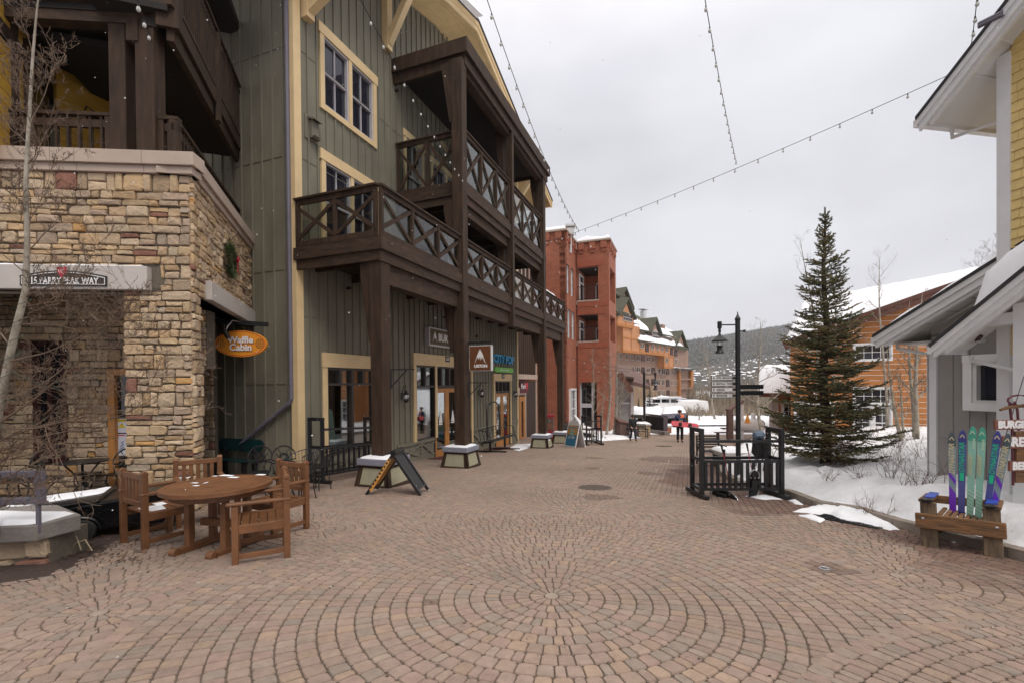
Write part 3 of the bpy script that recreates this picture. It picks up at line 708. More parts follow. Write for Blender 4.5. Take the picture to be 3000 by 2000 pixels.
# railings with crosses
def xrail(fr_pts,z0,z1,npan,par):
    a,b=Vector(fr_pts[0]),Vector(fr_pts[1]); d=(b-a); L_=d.length; d.normalize(); nrm=d.cross(Vector((0,0,1)))
    up=Vector((0,0,1)); r=MB()
    A=lambda t,z:a+d*t+Vector((0,0,z))
    r.bar(A(-.02,z1-.02),A(L_+.02,z1-.02),.16,.045); r.bar(A(0,z1-.1),A(L_,z1-.1),.06,.11); r.bar(A(0,z0+.08),A(L_,z0+.08),.07,.13)
    pw=L_/npan
    for i in range(npan+1): t=min(max(i*pw,.045),L_-.045); r.bar(A(t,z0+.145),A(t,z1-.155),.09,.07,up=d)
    for i in range(npan):
        p,q=i*pw+.05,(i+1)*pw-.05; e=.06
        r.bar(A(p,z0+.14+e),A(q,z1-.155-e),.035,.085); 
        r.bar(A(p,z1-.155-e)+nrm*.004,A(q,z0+.14+e)+nrm*.004,.03,.085)
    o=obj('railing',r,M['brown'],par)
    g_=MB(); g_.bar(A(.03,(z0+z1)/2)-nrm*.03,A(L_-.03,(z0+z1)/2)-nrm*.03,.008,z1-z0-.25); obj('clear_panel',g_,M['clear'],o)
OR=OB-.05
PW=[.17,.16,.11,.16,.17]
bays=[(SL0+.05,POSTS[1]-.17,3),(POSTS[1]+.17,POSTS[2]-.12,3),(POSTS[2]+.12,POSTS[3]-.17,3),(POSTS[3]+.17,SL1-.03,3)]
for sa,sb,n in bays: xrail([B.p(sa,OR,0),B.p(sb,OR,0)],DL,RL,n,bal)
xrail([B.p(SL0+.03,.05,0),B.p(SL0+.03,OB-.1,0)],DL,RL,2,bal)
for sa,sb,n in ((POSTS[1]+.17,POSTS[2]-.12,3),(POSTS[2]+.12,POSTS[3]-.17,3)): xrail([B.p(sa,OR,0),B.p(sb,OR,0)],DU,RU,n,bal)
xrail([B.p(SU0+.05,.05,0),B.p(SU0+.05,OB-.2,0)],DU,RU,2,bal)
xrail([B.p(SU1-.05,.05,0),B.p(SU1-.05,OB-.2,0)],DU,RU,2,bal)
pz=lambda s:ZG(s,OB)+.6
ZT1=DL-.55
def post(s,z0,z1,w=.32,o=OB-.22,d=.28):
    q=MB(); q.fbox(B,s-w/2,s+w/2,o-d/2,o+d/2,z0,z1)
    for z in (z0+.1,z1-.3):
        for e in(-.06,.06): q.lathe([(.016,0),(.016,.01),(.001,.012)],B.p(s+e,o+d/2,z),6,Matrix.Rotation(R(90),3,'X'))
    obj('post',q,M['brown'],bal,bevel=.008)
CB=CT-.62
post(POSTS[0],pz(0),DL-.3,.32,OB-.2,.3); post(POSTS[1],pz(3.1),CB,.32,OB-.1,.34); post(POSTS[2],DL-1.05,CB,.2,OB-.03,.24)
post(POSTS[3],pz(10.8),CB,.32,OB-.1,.34); post(POSTS[4],pz(14.3),DL-.3,.32,OB-.2,.3)
# tapered corbels on the post sides
def corbel(s,o,zt,h,wt,sgn):
    q=MB(); P_=B.p
    q.prism([P_(s+sgn*.17,o-.13,zt),P_(s+sgn*(.17+wt),o-.13,zt),P_(s+sgn*(.17+wt),o-.13,zt-.25),P_(s+sgn*(.17+.04),o-.13,zt-h),P_(s+sgn*.17,o-.13,zt-h)],Vector((B.n[0],B.n[1],0))*.26); obj('corbel',q,M['brown'],bal)
def corbel_in(s,zt,h,o0):
    q=MB(); P_=B.p; q.prism([P_(s-.13,o0,zt),P_(s-.13,o0-.32,zt),P_(s-.13,o0-.32,zt-.32),P_(s-.13,o0-.1,zt-h),P_(s-.13,o0,zt-h)],Vector((B.u[0],B.u[1],0))*.26); obj('corbel',q,M['brown'],bal)
for s in (POSTS[0],POSTS[1],POSTS[3],POSTS[4]): corbel_in(s,DL-.5,1.75,OB-.3)
for s in (POSTS[1],POSTS[2],POSTS[3]): corbel_in(s,CB-.05,1.75,OB-.25); corbel_in(s,DU-.5,1.5,OB-.25)
# canopy
C0_,C1_=SU0-.18,SU1+.25
c=MB(); beam(c,C0_,C1_,.02,OB+.2,CT-.1,CT); beam(c,C0_,C1_,OB+.12,OB+.2,CT-.42,CT-.101); beam(c,C0_,C0_+.08,.02,OB+.119,CT-.42,CT-.101); beam(c,C1_-.08,C1_,.02,OB+.119,CT-.42,CT-.101)
beam(c,C0_+.1,C1_-.1,OB-.02,OB+.1,CT-.72,CT-.421); beam(c,C0_+.1,C0_+.2,.02,OB-.021,CT-.72,CT-.421); beam(c,C0_+.2,C1_-.2,OB-.3,OB-.021,CT-.85,CT-.3)
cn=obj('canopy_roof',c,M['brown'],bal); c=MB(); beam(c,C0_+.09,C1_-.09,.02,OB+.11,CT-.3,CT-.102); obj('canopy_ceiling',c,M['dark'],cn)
sn=MB(); snow_slab(sn,[B.p(C0_+1.2,.3,CT),B.p(C1_-.03,.3,CT),B.p(C1_-.03,OB+.2,CT),B.p(C0_+1.2,OB+.2,CT)],.34,40,10,.3,1,.22); obj('canopy_snow',sn,M['snow'],bal,smooth=True)
sn=MB(); snow_slab(sn,[B.p(POSTS[3]+.4,OR-.1,RL),B.p(POSTS[3]+1.9,OR-.1,RL),B.p(POSTS[3]+1.9,OR+.09,RL),B.p(POSTS[3]+.4,OR+.09,RL)],.12,14,4,.3,1,.1); obj('rail_snow',sn,M['snow'],bal,smooth=True)
# planter pedestals under the posts
def pedestal(s,label,first=[None]):
    q=B.p(s,OB-.15,0); loc=Vector((q.x,q.y,g(q.x,q.y)))
    if first[0]: t=copy_tree(first[0]); tag(t,label)
    else:
        t=thing('post_pedestal',label,'pedestal',loc,'timber and panel pedestals under the balcony posts',world=False); first[0]=t
        W0,W1,H0=.45,.36,.47
        f=MB()
        for k in range(4):
            Mr=Matrix.Rotation(k*math.pi/2,3,'Z')
            def q_(pts,th): 
                f.prism([Mr@Vector(p) for p in pts],Mr@Vector((0,th,0)))
            lerp=lambda z:W0+(W1-W0)*z/H0
            z0,z1=0,H0; a=lerp(0);b=lerp(H0)
            Q=lambda u,z:Vector((u*lerp(z),-lerp(z),z))
            for (u0,u1,za,zb_) in ((-1,-.74,0,H0),(.74,1,0,H0),(-.74,.74,0,.07),(-.74,.74,.42,H0)):
                f.prism([Mr@Q(u0,za),Mr@Q(u1,za),Mr@Q(u1,zb_),Mr@Q(u0,zb_)],Mr@Vector((0,.05,0)))
        obj('trim_frame',f,M['brown'],t)
        pn=MB()
        for k in range(4):
            Mr=Matrix.Rotation(k*math.pi/2,3,'Z'); lerp=lambda z:(W0+(W1-W0)*z/H0)
            Q=lambda u,z:Vector((u*lerp(z)*.97,-lerp(z)*.955+.0,z)); pn.prism([Mr@Q(-.78,.05),Mr@Q(.78,.05),Mr@Q(.78,.44),Mr@Q(-.78,.44)],Mr@Vector((0,.05,0)))
        obj('panel',pn,M['olivep'],t)
        cp=MB(); cp.box((0,0,H0+.075),(.82,.82,.15)); obj('cap',cp,M['pcap'],t,bevel=.02)
        sn=MB(); snow_slab(sn,[(-.38,-.38,H0+.15),(.38,-.38,H0+.15),(.38,.38,H0+.15),(-.38,.38,H0+.15)],.035,12,12,.5,2,.12); obj('cap_snow',sn,M['snow'],t,smooth=True)
    t.location=loc; t.rotation_euler=(0,0,B.ang); return t
pedestal(POSTS[0],'nearest timber pedestal behind the folding sandwich board'); pedestal(POSTS[1],'timber pedestal right of the oak shop doors with no snow on its panels'); pedestal(POSTS[3],'timber pedestal with snow on the cap beyond the chairlift seat'); pedestal(POSTS[4],'farthest timber pedestal partly behind the blue sandwich board')

M['lit']=mat('lit_bulb',(1,.8,.5),.5,.05,4,0,emit=((1,.72,.35),14))
for i,(x,y,o) in enumerate(((957,1067,-.9),(972,1066,-.9),(1030,1070,-1.6),(1043,1073,-1.6),(1240,1072,-1.5),(1461,1122,-1.0))):
    q=B.hit(x,y,o); t=thing('ceiling_spotlight',['lit spotlight at the top left corner inside the first shop window','second lit spotlight from the left inside the first shop window','third lit spotlight inside the first shop window','rightmost lit spotlight inside the first shop window','lit spotlight above the pane left of the oak doors','lit spotlight behind the popcorn shop transom'][i],'lamp',B.p(q[0],o,q[1]),'lit shop spotlights'); mb=MB(); mb.lathe([(.01,.03),(.035,.02),(.035,-.02),(.01,-.03)],B.p(q[0],o,q[1]),8); obj('lit_bulb',mb,M['lit'],t); mb=MB(); mb.tube([B.p(q[0],o,q[1]+.03),B.p(q[0],o,q[1]+.22)],.02,6); obj('stem',mb,M['blackm'],t)
# ================================================================ STONE CORNER BUILDING (left)
SG=G(373,1500); a5=R(5)
S=Fr(SG,(math.cos(a5),math.sin(a5)))          # front face frame, outwards = towards the camera
sc_=S.hit(560,800)[0]                         # corner distance
CORN=S.p(sc_,0,0)
T=Fr(CORN,(math.cos(R(108.4)),math.sin(R(108.4))))  # side face frame, runs away from the corner; n points to the street
print('stone corner',sc_,CORN,'side',T.hit(740,705))
zc1=S.hit(555,455)[1]; zc0=S.hit(545,515)[1]; zl1=S.hit(443,785)[1]; zl0=S.hit(443,853)[1]
SLEN=T.hit(741,700)[0]
stn=thing('stone_building','tan stone veneer corner building with precast cap and arched passage','building',S.p(0,0,-.6))
SPAL=[(.50,.40,.28),(.55,.45,.33),(.47,.36,.24),(.44,.36,.27),(.58,.49,.37),(.50,.37,.22),(.42,.34,.27),(.53,.42,.27),(.25,.12,.09),(.55,.34,.13),(.46,.40,.33)]
def stones(mb,fr,s0,s1,z0,z1,holes=(),seed=1,o=0.0,dp=.05,sc=1.0,jag=0.0):
    r=random.Random(seed); z=z0
    def st(a,b,c,d):
        if b-a<.03 or d-c<.03: return
        for h in holes:
            if a<h[1]-.01 and b>h[0]+.01 and c<h[3]-.01 and d>h[2]+.01:
                if a<h[0]-.06: b=h[0]
                elif b>h[1]+.06: a=h[1]
                elif c<h[2]-.04: d=h[2]
                elif d>h[3]+.04: c=h[3]
                else: return
                if b-a<.04: return
        gp=.008; w,h_=b-a,d-c; k=min(w,h_)*.2
        j=lambda m_:r.uniform(-m_,m_)
        P2=[(a+gp+k*r.uniform(.2,1),c+gp),(b-gp-k*r.uniform(.2,1),c+gp),(b-gp,c+gp+k*r.uniform(.2,1)),(b-gp,d-gp-k*r.uniform(.2,1)),(b-gp-k*r.uniform(.2,1),d-gp),(a+gp+k*r.uniform(.2,1),d-gp),(a+gp,d-gp-k*r.uniform(.2,1)),(a+gp,c+gp+k*r.uniform(.2,1))]
        jj=.011
        P2=[(x+j(jj),y+j(jj)) for x,y in P2]; cx,cy=(a+b)/2+j(w*.15),(c+d)/2+j(h_*.15)
        o1=o+r.uniform(.25,1)*dp; V=[]
        for x,y in P2: V.append(fr.p(x,o-.03,y))
        for x,y in P2: V.append(fr.p(x,o1-.014,y))
        for x,y in P2: q=.16; V.append(fr.p(x+(cx-x)*q,o1+j(.006),y+(cy-y)*q))
        V.append(fr.p(cx,o1+.006+j(.008),cy))
        cidx=r.random(); col=SPAL[int(r.random()*8)] if cidx<.93 else (SPAL[8] if cidx<.955 else (SPAL[9] if cidx<.97 else SPAL[10]))
        kk=r.uniform(.72,1.08); m_=sum(col)/3*.08; mb.cc=((col[0]*.92+m_)*kk*1.10,(col[1]*.92+m_)*kk*.99,(col[2]*.92+m_)*kk*.88)
        fs=[(i,(i+1)%8,8+(i+1)%8,8+i) for i in range(8)]+[(8+i,8+(i+1)%8,16+(i+1)%8,16+i) for i in range(8)]+[(16+i,16+(i+1)%8,24) for i in range(8)]
        mb.add(V,fs)
    while z<z1-.02:
        h=r.choice([.10,.13,.16,.19,.23])*sc
        if z+h>z1-.07: h=z1-z
        s=s0-r.uniform(0,.1)
        while s<s1:
            w=r.uniform(.11,.36)*sc*(1.15 if h<.18 else .95)
            if s+w>s1-.1: w=s1-s
            a_=max(s,s0)
            if h>.15*sc and r.random()<.5:
                t=r.uniform(.4,.6); st(a_,s+w,z,z+h*t)
                if w>.28 and r.random()<.4: m_=s+w*r.uniform(.4,.6); st(a_,m_,z+h*t,z+h); st(m_,s+w,z+h*t,z+h)
                else: st(a_,s+w,z+h*t,z+h)
            else: st(a_,s+w,z,z+h)
            s+=w
        z+=h
    return mb
# front: pillar, band over the opening, left pier outside the frame
OPL=-3.2    # left end of the opening
stm=MB()
stones(stm,S,0.0,sc_,-.9,zl0,(),11)                               # pillar front
stones(stm,S,-4.6,sc_,zl0,zc0,[(-4.7,.55,zl0-.1,zl1)],12)         # band above
stones(stm,S,-4.6,OPL,-.9,zl0,(),13)
obj('stone_facing',stm,M['stone'],stn); stm=MB()
# side face
tl1=T.hit(588,816)[1]; tl0=T.hit(595,877)[1]; td=T.hit(600,885)[0]
stones(stm,T,0,SLEN,tl0,zc0,[(td-.02,SLEN+.1,tl0-.1,tl1)],14)
stones(stm,T,0,.42,-.9,tl0,(),15)
# jambs of the pillar, seen through the openings
JF=Fr(S.p(0,0,0),(S.n[0],S.n[1]));    
JS=Fr(T.p(.42,0,0),(T.n[0],T.n[1]))
stones(stm,Fr(T.p(.42,-.4,0),T.n),0,.4,-.9,tl0,(),16)
obj('stone_facing',stm,M['stone'],stn)
mb=MB(); mb.fbox(S,.02,sc_-.06,-.12,-.012,-1,zl0+.05); mb.fbox(S,.02,sc_-.3,-.5,-.121,-1,zl0+.05); mb.fbox(S,-4.6,sc_-.06,-.12,-.012,zl0,zc0); mb.fbox(S,-4.6,OPL-.02,-.5,-.012,-1,zl0)
obj('front_backing',mb,M['mortar'],stn)
mb=MB(); mb.fbox(T,.13,SLEN,-.4,-.012,tl0,zc0); mb.fbox(T,.13,.41,-.4,-.012,-1,tl0); obj('side_backing',mb,M['mortar'],stn)
# lintels
mb=MB(); mb.fbox(S,-4.6,S.hit(443,800)[0],-.35,.10,zl0,zl1); li=obj('front_lintel',mb,M['lintel'],stn,bevel=.01)
sn=MB(); e=S.hit(443,800)[0]; snow_slab(sn,[S.p(-4.5,0,zl1),S.p(-4.5,.1,zl1),S.p(e-.03,.1,zl1),S.p(e-.03,0,zl1)],.025,4,60,.6,2,.05); obj('lintel_snow',sn,M['snow'],li,smooth=True)
mb=MB(); mb.fbox(T,td-.05,SLEN+.02,-.4,.12,tl0,tl1); obj('side_lintel',mb,M['lintel'],stn,bevel=.01)
# precast cap, two steps, panels with joints
cp=MB(); zm=zc0+(zc1-zc0)*.36
j=-4.6
segs=[(-4.6,-2.6),(-2.595,-.6),(-.595,sc_-.64),(sc_-.635,sc_+.12)]
for a_,b_ in segs: cp.fbox(S,a_,b_,-.2,.12,zm,zc1); cp.fbox(S,a_,b_-(.05 if b_>sc_ else 0),-.2,.07,zc0,zm-.006)
for k in range(4): a_=.0+SLEN*k/4; b_=SLEN*(k+1)/4-.005; cp.fbox(T,a_,b_,-.45,.12,zm,zc1-.002); cp.fbox(T,a_,b_,-.45,.07,zc0,zm-.006)
obj('cap_course',cp,M['stonecap'],stn,bevel=.006)
# passage: back wall, ceiling, floor, windows
bk=MB(); d0=1.75
sbx=[(S.hit(100,1200,-d0)[0],S.hit(198,1200,-d0)[0],S.hit(150,1355,-d0)[1],S.hit(150,1000,-d0)[1]),(S.hit(322,1200,-d0)[0],sc_-.72,-1,S.hit(340,1080,-d0)[1])]
stones(bk,S,-4.2,sc_-.75,-.9,zl0+.6,sbx,17,-d0)
obj('passage_wall',bk,M['stone'],stn)
mb=MB(); mb.fbox(S,-4.6,sbx[0][0],-d0-.3,-d0-.012,-1,4.4);mb.fbox(S,sbx[0][1],sbx[1][0],-d0-.3,-d0-.012,-1,4.4);mb.fbox(S,sbx[0][0],sbx[0][1],-d0-.3,-d0-.012,-1,sbx[0][2]);mb.fbox(S,sbx[0][0],sbx[0][1],-d0-.3,-d0-.012,sbx[0][3],4.4);mb.fbox(S,sbx[1][0],sc_-.74,-d0-.3,-d0-.012,sbx[1][3],4.4)
obj('passage_backing',mb,M['mortar'],stn)
mb=MB(); mb.fbox(S,-4.6,sc_-1.2,-3.4,-.56,zl0+.25,zl0+.35); obj('passage_ceiling',mb,M['dark'],stn)
mb=MB(); mb.fbox(S,-4.75,-4.6,-4,.1,-1,zc0); mb.fbox(S,-4.6,sc_-2.4,-4.2,-4.0,-1,zc0); obj('outer_wall',mb,M['mortar'],stn)
M['redf']=mat('dark_red_frame',(.045,.012,.010),.5,.2,5,.05)
h=sbx[0]; f=MB()
for a_,b_,c_,d_ in ((h[0],h[0]+.09,h[2],h[3]),(h[1]-.09,h[1],h[2],h[3]),(h[0],h[1],h[2],h[2]+.1),(h[0],h[1],h[3]-.1,h[3]),((h[0]+h[1])/2-.04,(h[0]+h[1])/2+.04,h[2],h[3])): f.fbox(S,a_,b_,-d0-.08,-d0+.03,c_,d_)
wf=obj('passage_window',f,M['redf'],stn); gl=MB(); gl.fbox(S,h[0],h[1],-d0-.05,-d0-.04,h[2],h[3]); obj('pane',gl,M['glass'],wf)
h=sbx[1]; f=MB(); x0=h[0]; x1=S.hit(342,1200,-d0)[0]; f.fbox(S,x0,x1,-d0-.05,-d0+.06,-.8,h[3]-.12); f.fbox(S,x0,x1+.45,-d0-.05,-d0+.05,h[3]-.12,h[3]); dr=obj('oak_door_frame',f,M['oak'],stn)
f=MB(); f.fbox(S,x1,x1+.45,-d0-.06,-d0-.03,-.8,h[3]-.12); obj('door_pane',f,M['glass'],dr)
nt_=thing('notice','pair of printed notices taped inside the dark glass of the oak door','notice',S.p(x1,-d0,1.0))
def poster(name,px0,px1,py0,py1,base,par,off=-.02):
    a0,z1_=S.hit(px0,py0,-d0+off); a1,z0_=S.hit(px1,py1,-d0+off); mb=MB(); mb.fbox(S,a0,a1,-d0+off-.004,-d0+off,z0_,z1_); return obj(name,mb,base,par),a0,a1,z0_,z1_
M['paper']=mat('paper',(.6,.6,.66),.7,.03,4,0); M['yel']=mat('yellow_ink',(.7,.5,.03),.6,.05,4,0); M['blk']=mat('black_ink',(.02,.02,.02),.6,.05,4,0); M['redi']=mat('red_ink',(.5,.04,.04),.6,.05,4,0); M['blui']=mat('blue_ink',(.12,.25,.5),.6,.05,4,0)
p_,a0,a1,z0_,z1_=poster('warning_sheet',343,372,1225,1266,M['paper'],nt_)
mb=MB(); o_=-d0-.015; mb.fbox(S,a0+.01,a1-.01,o_-.003,o_,z1_-.06,z1_-.01); c=(a0+a1)/2; mb.add([S.p(c-.07,o_,z0_+.1),S.p(c+.07,o_,z0_+.1),S.p(c,o_,z1_-.08)],[(0,1,2)]); obj('yellow_marks',mb,M['yel'],p_)
mb=text_mb('CAUTION',.045,S.p(c,o_+.003,z1_-.035),(S.u[0],S.u[1],0),(0,0,1),.0005); 
obj('warning_lettering',mb,M['blk'],p_); obj('warning_mark',text_mb('!',.09,S.p(c,o_+.003,z0_+.145),(S.u[0],S.u[1],0),(0,0,1),.0005),M['blk'],p_)
p_,a0,a1,z0_,z1_=poster('instruction_sheet',343,372,1270,1333,M['paper'],nt_)
mb=MB(); mb.fbox(S,a0+.02,a1-.02,o_-.003,o_,z1_-.035,z1_-.015); obj('red_line',mb,M['redi'],p_)
mb=MB(); 
for k in range(3): mb.bar(S.p(a0+.04+.02*k,o_,z0_+.12+.06*k),S.p(a1-.05,o_,z0_+.17+.06*k),.03,.003)
obj('blue_drawing',mb,M['blui'],p_)
# side opening window (behind pillar, right)
f=MB(); 
WN=Fr(T.p(SLEN,0,0),(-1,.2))
# recess walls of the side entrance
r1=Fr(S.p(sc_-1.6,-d0-.3,0),S.u)
st2=MB(); stones(st2,Fr(E.p(-4.25,.34,0),E.u),0,1.9,-1.2,tl1+.2,[(.15,.62,-.2,2.2)],18); obj('entry_wall',st2,M['stone'],stn)
f=MB(); q0=Fr(E.p(-4.25,.34,0),E.u); f.fbox(q0,0,1.9,-.1,-.012,-1.2,4); obj('entry_backing',f,M['mortar'],stn)
f=MB()
for a_,b_,c_,d_ in ((.15,.22,-.2,2.2),(.55,.62,-.2,2.2),(.22,.55,-.2,-.1),(.22,.55,2.1,2.2)): f.fbox(q0,a_,b_,-.02,.05,c_,d_)
wf=obj('side_window',f,M['redf'],stn); f=MB()
for a_,b_,c_,d_ in ((.22,.26,-.1,2.1),(.51,.55,-.1,2.1),(.26,.51,1.0,1.08)): f.fbox(q0,a_,b_,-.01,.03,c_,d_)
obj('sash',f,M['vinyl'],wf); f=MB(); f.fbox(q0,.22,.55,-.005,.005,-.1,2.1); obj('pane',f,M['glass'],wf)
mb=MB(); mb.fbox(T,td,SLEN+.5,-1.7,-.41,tl1+.0,tl1+.1); obj('entry_ceiling',mb,M['dark'],stn)
# upper floor: deck floor, ochre walls, posts, railing, dark ceiling
Z1=zc1-.05
UP=thing('upper_terrace','dark brown timber terrace with ochre walls above the stone base','terrace',S.p(0,-1,Z1))
mb=MB(); mb.fbox(S,-4.6,sc_-1.2,-3.4,-.4,Z1-.25,Z1-.15); obj('terrace_floor',mb,M['dark'],UP)
ytop=Z1+4.2
zc=S.hit(250,72,-.2)[1]+.16
def atZ(px,py,z): d=ray(px,py); t=(z-CH)/d[2]; return Vector((d[0]*t,d[1]*t,z))
w0,w1_,w2_,w3_=atZ(24,38,zc),atZ(191,263,zc),atZ(204,216,zc),atZ(335,279,zc)
print('terrace',zc,w0,w1_,w2_,w3_)
LW=Fr(w0,(w1_-w0)); l1=(w1_-w0).length
BW=Fr(w2_,(w3_-w2_)); l2=(w3_-w2_).length
for nm,fr,ll,s_ in (('left_wall',LW,l1,-.6),('back_wall',BW,l2+.1,-.2)):
    mb=MB(); mb.fbox(fr,s_,ll,-.1,0,Z1-.2,zc)
    z=Z1
    while z<zc: mb.fbox(fr,s_,ll,0,.014,z,z+.185); z+=.2
    obj(nm,mb,M['yellowd'],UP)
mb=MB(); mb.fbox(LW,l1-.02,l1+.12,-.05,.12,Z1-.2,zc); mb.fbox(LW,-.5,l1,0,.05,zc-.55,zc-.3); obj('corner_post',mb,M['brown'],UP)
d0x,d1x=LW.hit(75,300)[0],LW.hit(172,300)[0]; zd=LW.hit(120,205)[1]
f=MB()
for a_,b_,c_,d_ in ((d0x-.1,d0x,Z1,zd),(d1x,d1x+.1,Z1,zd),(d0x-.1,d1x+.1,zd,zd+.12)): f.fbox(LW,a_,b_,.014,.08,c_,d_)
wf=obj('terrace_door',f,M['brown'],UP); f=MB()
for a_,b_,c_,d_ in ((d0x,d0x+.05,Z1,zd),(d1x-.05,d1x,Z1,zd),(d0x+.05,d1x-.05,zd-.06,zd)): f.fbox(LW,a_,b_,.014,.06,c_,d_)
obj('door_edge',f,M['vinyl'],wf); f=MB(); f.fbox(LW,d0x+.05,d1x-.05,.014,.03,Z1,zd-.06); obj('pane',f,M['glass'],wf)
# ceiling of the terrace and the balcony above on the street side
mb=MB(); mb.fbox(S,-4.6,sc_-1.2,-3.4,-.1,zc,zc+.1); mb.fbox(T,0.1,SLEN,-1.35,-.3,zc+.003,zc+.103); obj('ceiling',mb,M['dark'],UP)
mb=MB()
for z0,z1_,o in ((zc-.16,zc+.02,-.12),(zc+.1,zc+.34,-.02),(zc+.36,zc+.8,-.1)): mb.fbox(S,-4.6,sc_-.25,o-.2,o,z0,z1_)
obj('header_beam',mb,M['brownl'],UP)
for x0,x1,dd in ((319,368,.0),(397,452,.02),(-30,8,0)):
    s0=S.hit(x0,300,-.14+dd)[0]; s1=S.hit(x1,300,-.14+dd)[0]; mb=MB(); mb.fbox(S,s0,s1,-.42+dd,-.14+dd,Z1-.1,zc+4); obj('post',mb,M['brown'],UP,bevel=.01)
s0=S.hit(368,90,-.1)[0]; s1=S.hit(403,90,-.1)[0]; zb=S.hit(380,118,-.1)[1]; zt=S.hit(380,53,-.1)[1]; mb=MB(); mb.fbox(S,s0,s1,-.3,-.1,zb,zt); obj('splice_block',mb,M['brown'],UP)
# railing on the terrace
def prail(name,a,b,z0,z1,par,step=.15,t=.06,m='brown'):
    a=Vector(a);b=Vector(b); d=b-a;L_=d.length;d.normalize(); r=MB(); A=lambda x,z:Vector((a.x+d.x*x,a.y+d.y*x,z))
    r.bar(A(0,z1),A(L_,z1),.12,.05); r.bar(A(0,z1-.14),A(L_,z1-.14),.05,.12); r.bar(A(0,z0+.06),A(L_,z0+.06),.05,.08)
    n=int(L_/step)
    for i in range(1,n): r.bar(A(L_*i/n,z0+.1),A(L_*i/n,z1-.03),t,.035,up=d)
    for x in (.05,L_-.05): r.bar(A(x,z0),A(x,z1-.03),.1,.1,up=d)
    return obj(name,r,M[m],par)
zr=S.hit(280,365,-.2)[1]; zrr=max(zr,Z1+.75)
prail('railing',S.p(-4.5,-.24,0),S.p(S.hit(318,300,-.14)[0],-.24,0),Z1-.15,zrr,UP,.165)
prail('railing',S.p(S.hit(452,300,-.14)[0],-.24,0),S.p(sc_-.28,-.24,0),Z1-.15,zrr-.02,UP,.15)
prail('railing',T.p(.25,-.3,0),T.p(SLEN,-.3,0),Z1-.15,zrr-.02,UP,.14)
# upper balcony on the street side: big dark slatted railing and edge beams
UBo=-.2
za_=T.hit(518,80,UBo)[1]
UB=thing('upper_balcony','high dark brown slatted balcony hanging over the stone corner','balcony',T.p(1,0,za_))
e0=T.hit(518,60,UBo)[0]; e1=T.hit(712,400,UBo)[0]; zlo=T.hit(520,85,UBo)[1]; zhi=T.hit(712,425,UBo)[1]
print('ub',e0,e1,zlo,zhi)
zB=zlo
mb=MB(); mb.fbox(T,e0,e1,UBo-.06,UBo,zB+.05,zB+.32); mb.fbox(T,e0+.05,e1-.02,UBo-.16,UBo-.061,zB-.2,zB+.03); mb.fbox(T,e0,e1,UBo-.12,UBo-.08,zB+.03,zB+.5)
mb.fbox(T,e0-.02,e0+.16,UBo-.28,UBo+.03,zB-.02,zB+2.2); mb.fbox(T,(e0+e1)/2-.06,(e0+e1)/2+.1,UBo-.02,UBo+.05,zB-.3,zB+1.5); mb.fbox(T,e1-.1,e1,UBo-.1,UBo+.02,zB-.35,zB+1.6)
obj('edge_beam',mb,M['brown'],UB)
prail('railing',T.p(e0+.1,UBo-.03,0),T.p(e1,UBo-.03,0),zB+.36,zB+1.6,UB,.11,.05)
mb=MB(); mb.fbox(T,e0+.05,e1,-.7,UBo-.17,zB-.02,zB+.1); mb.fbox(T,e0+.85,e1,-2.4,-.701,zB-.02,zB+.1); obj('deck',mb,M['dark'],UB)
mb=MB(); mb.fbox(T,1.7,SLEN-.1,-1.45,-1.3,Z1-.2,zB); 
z=Z1
while z<zB-.1: mb.fbox(T,1.7,SLEN-.1,-1.3,-1.286,z,z+.19); z+=.2
obj('street_wall',mb,M['yellowd'],UB)
mb=MB(); mb.fbox(T,SLEN-1.0,SLEN-.1,-1.8,-1.2,zB+.1,zB+3); obj('upper_wall',mb,M['yellowd'],UB)
mb=MB(); mb.fbox(T,e0+.9,SLEN,-2.6,UBo,zB+3.0,zB+3.2); obj('soffit',mb,M['dark'],UB)
# terrace furniture: small wall lamp
wl=BW.hit(262,350,.1); l=thing('wall_lamp','small black gooseneck lamp on the ochre terrace wall','lamp',BW.p(wl[0],.05,wl[1])); mb=MB(); mb.tube([BW.p(wl[0]-.1,.01,wl[1]),BW.p(wl[0]-.08,.2,wl[1]+.18),BW.p(wl[0]+.05,.25,wl[1]+.1)],.015,6); mb.lathe([(.02,.08),(.1,-.02),(.11,-.06)],BW.p(wl[0]+.05,.25,wl[1]),10); obj('shade',mb,M['blackm'],l)
# address sign
def shape_sign(fr,pts,o,th,m,par,name): mb=MB(); mb.prism([fr.p(a,o,z) for a,z in pts],Vector((fr.n[0],fr.n[1],0))*th); return obj(name,mb,m,par)
ad=thing('address_sign','black arched address sign reading 115 PARRY PEAK WAY on the lintel','sign',S.p(S.hit(185,815,.1)[0],.12,S.hit(185,815,.1)[1]))
def arch(x0,x1,yb,ye,ym,inset=0):
    a0=S.hit(x0,815,.12)[0]+inset; a1=S.hit(x1,815,.12)[0]-inset; zb=S.hit(200,yb,.12)[1]+inset; ze=S.hit(200,ye,.12)[1]-inset; zm=S.hit(200,ym,.12)[1]-inset
    pts=[(a0,zb),(a1,zb),(a1,ze)]; pts+= [(a1+(a0-a1)*k/12, ze+(zm-ze)*math.sin(math.pi*k/12)) for k in range(1,12)]+[(a0,ze)]; return pts
shape_sign(S,arch(58,312,838,808,793),.101,.02,M['blk'],ad,'panel')
shape_sign(S,arch(58,312,838,808,793,.022),.1215,.003,M['white_l'],ad,'border_line')
shape_sign(S,arch(58,312,838,808,793,.032),.1248,.002,M['blk'],ad,'inner_panel')
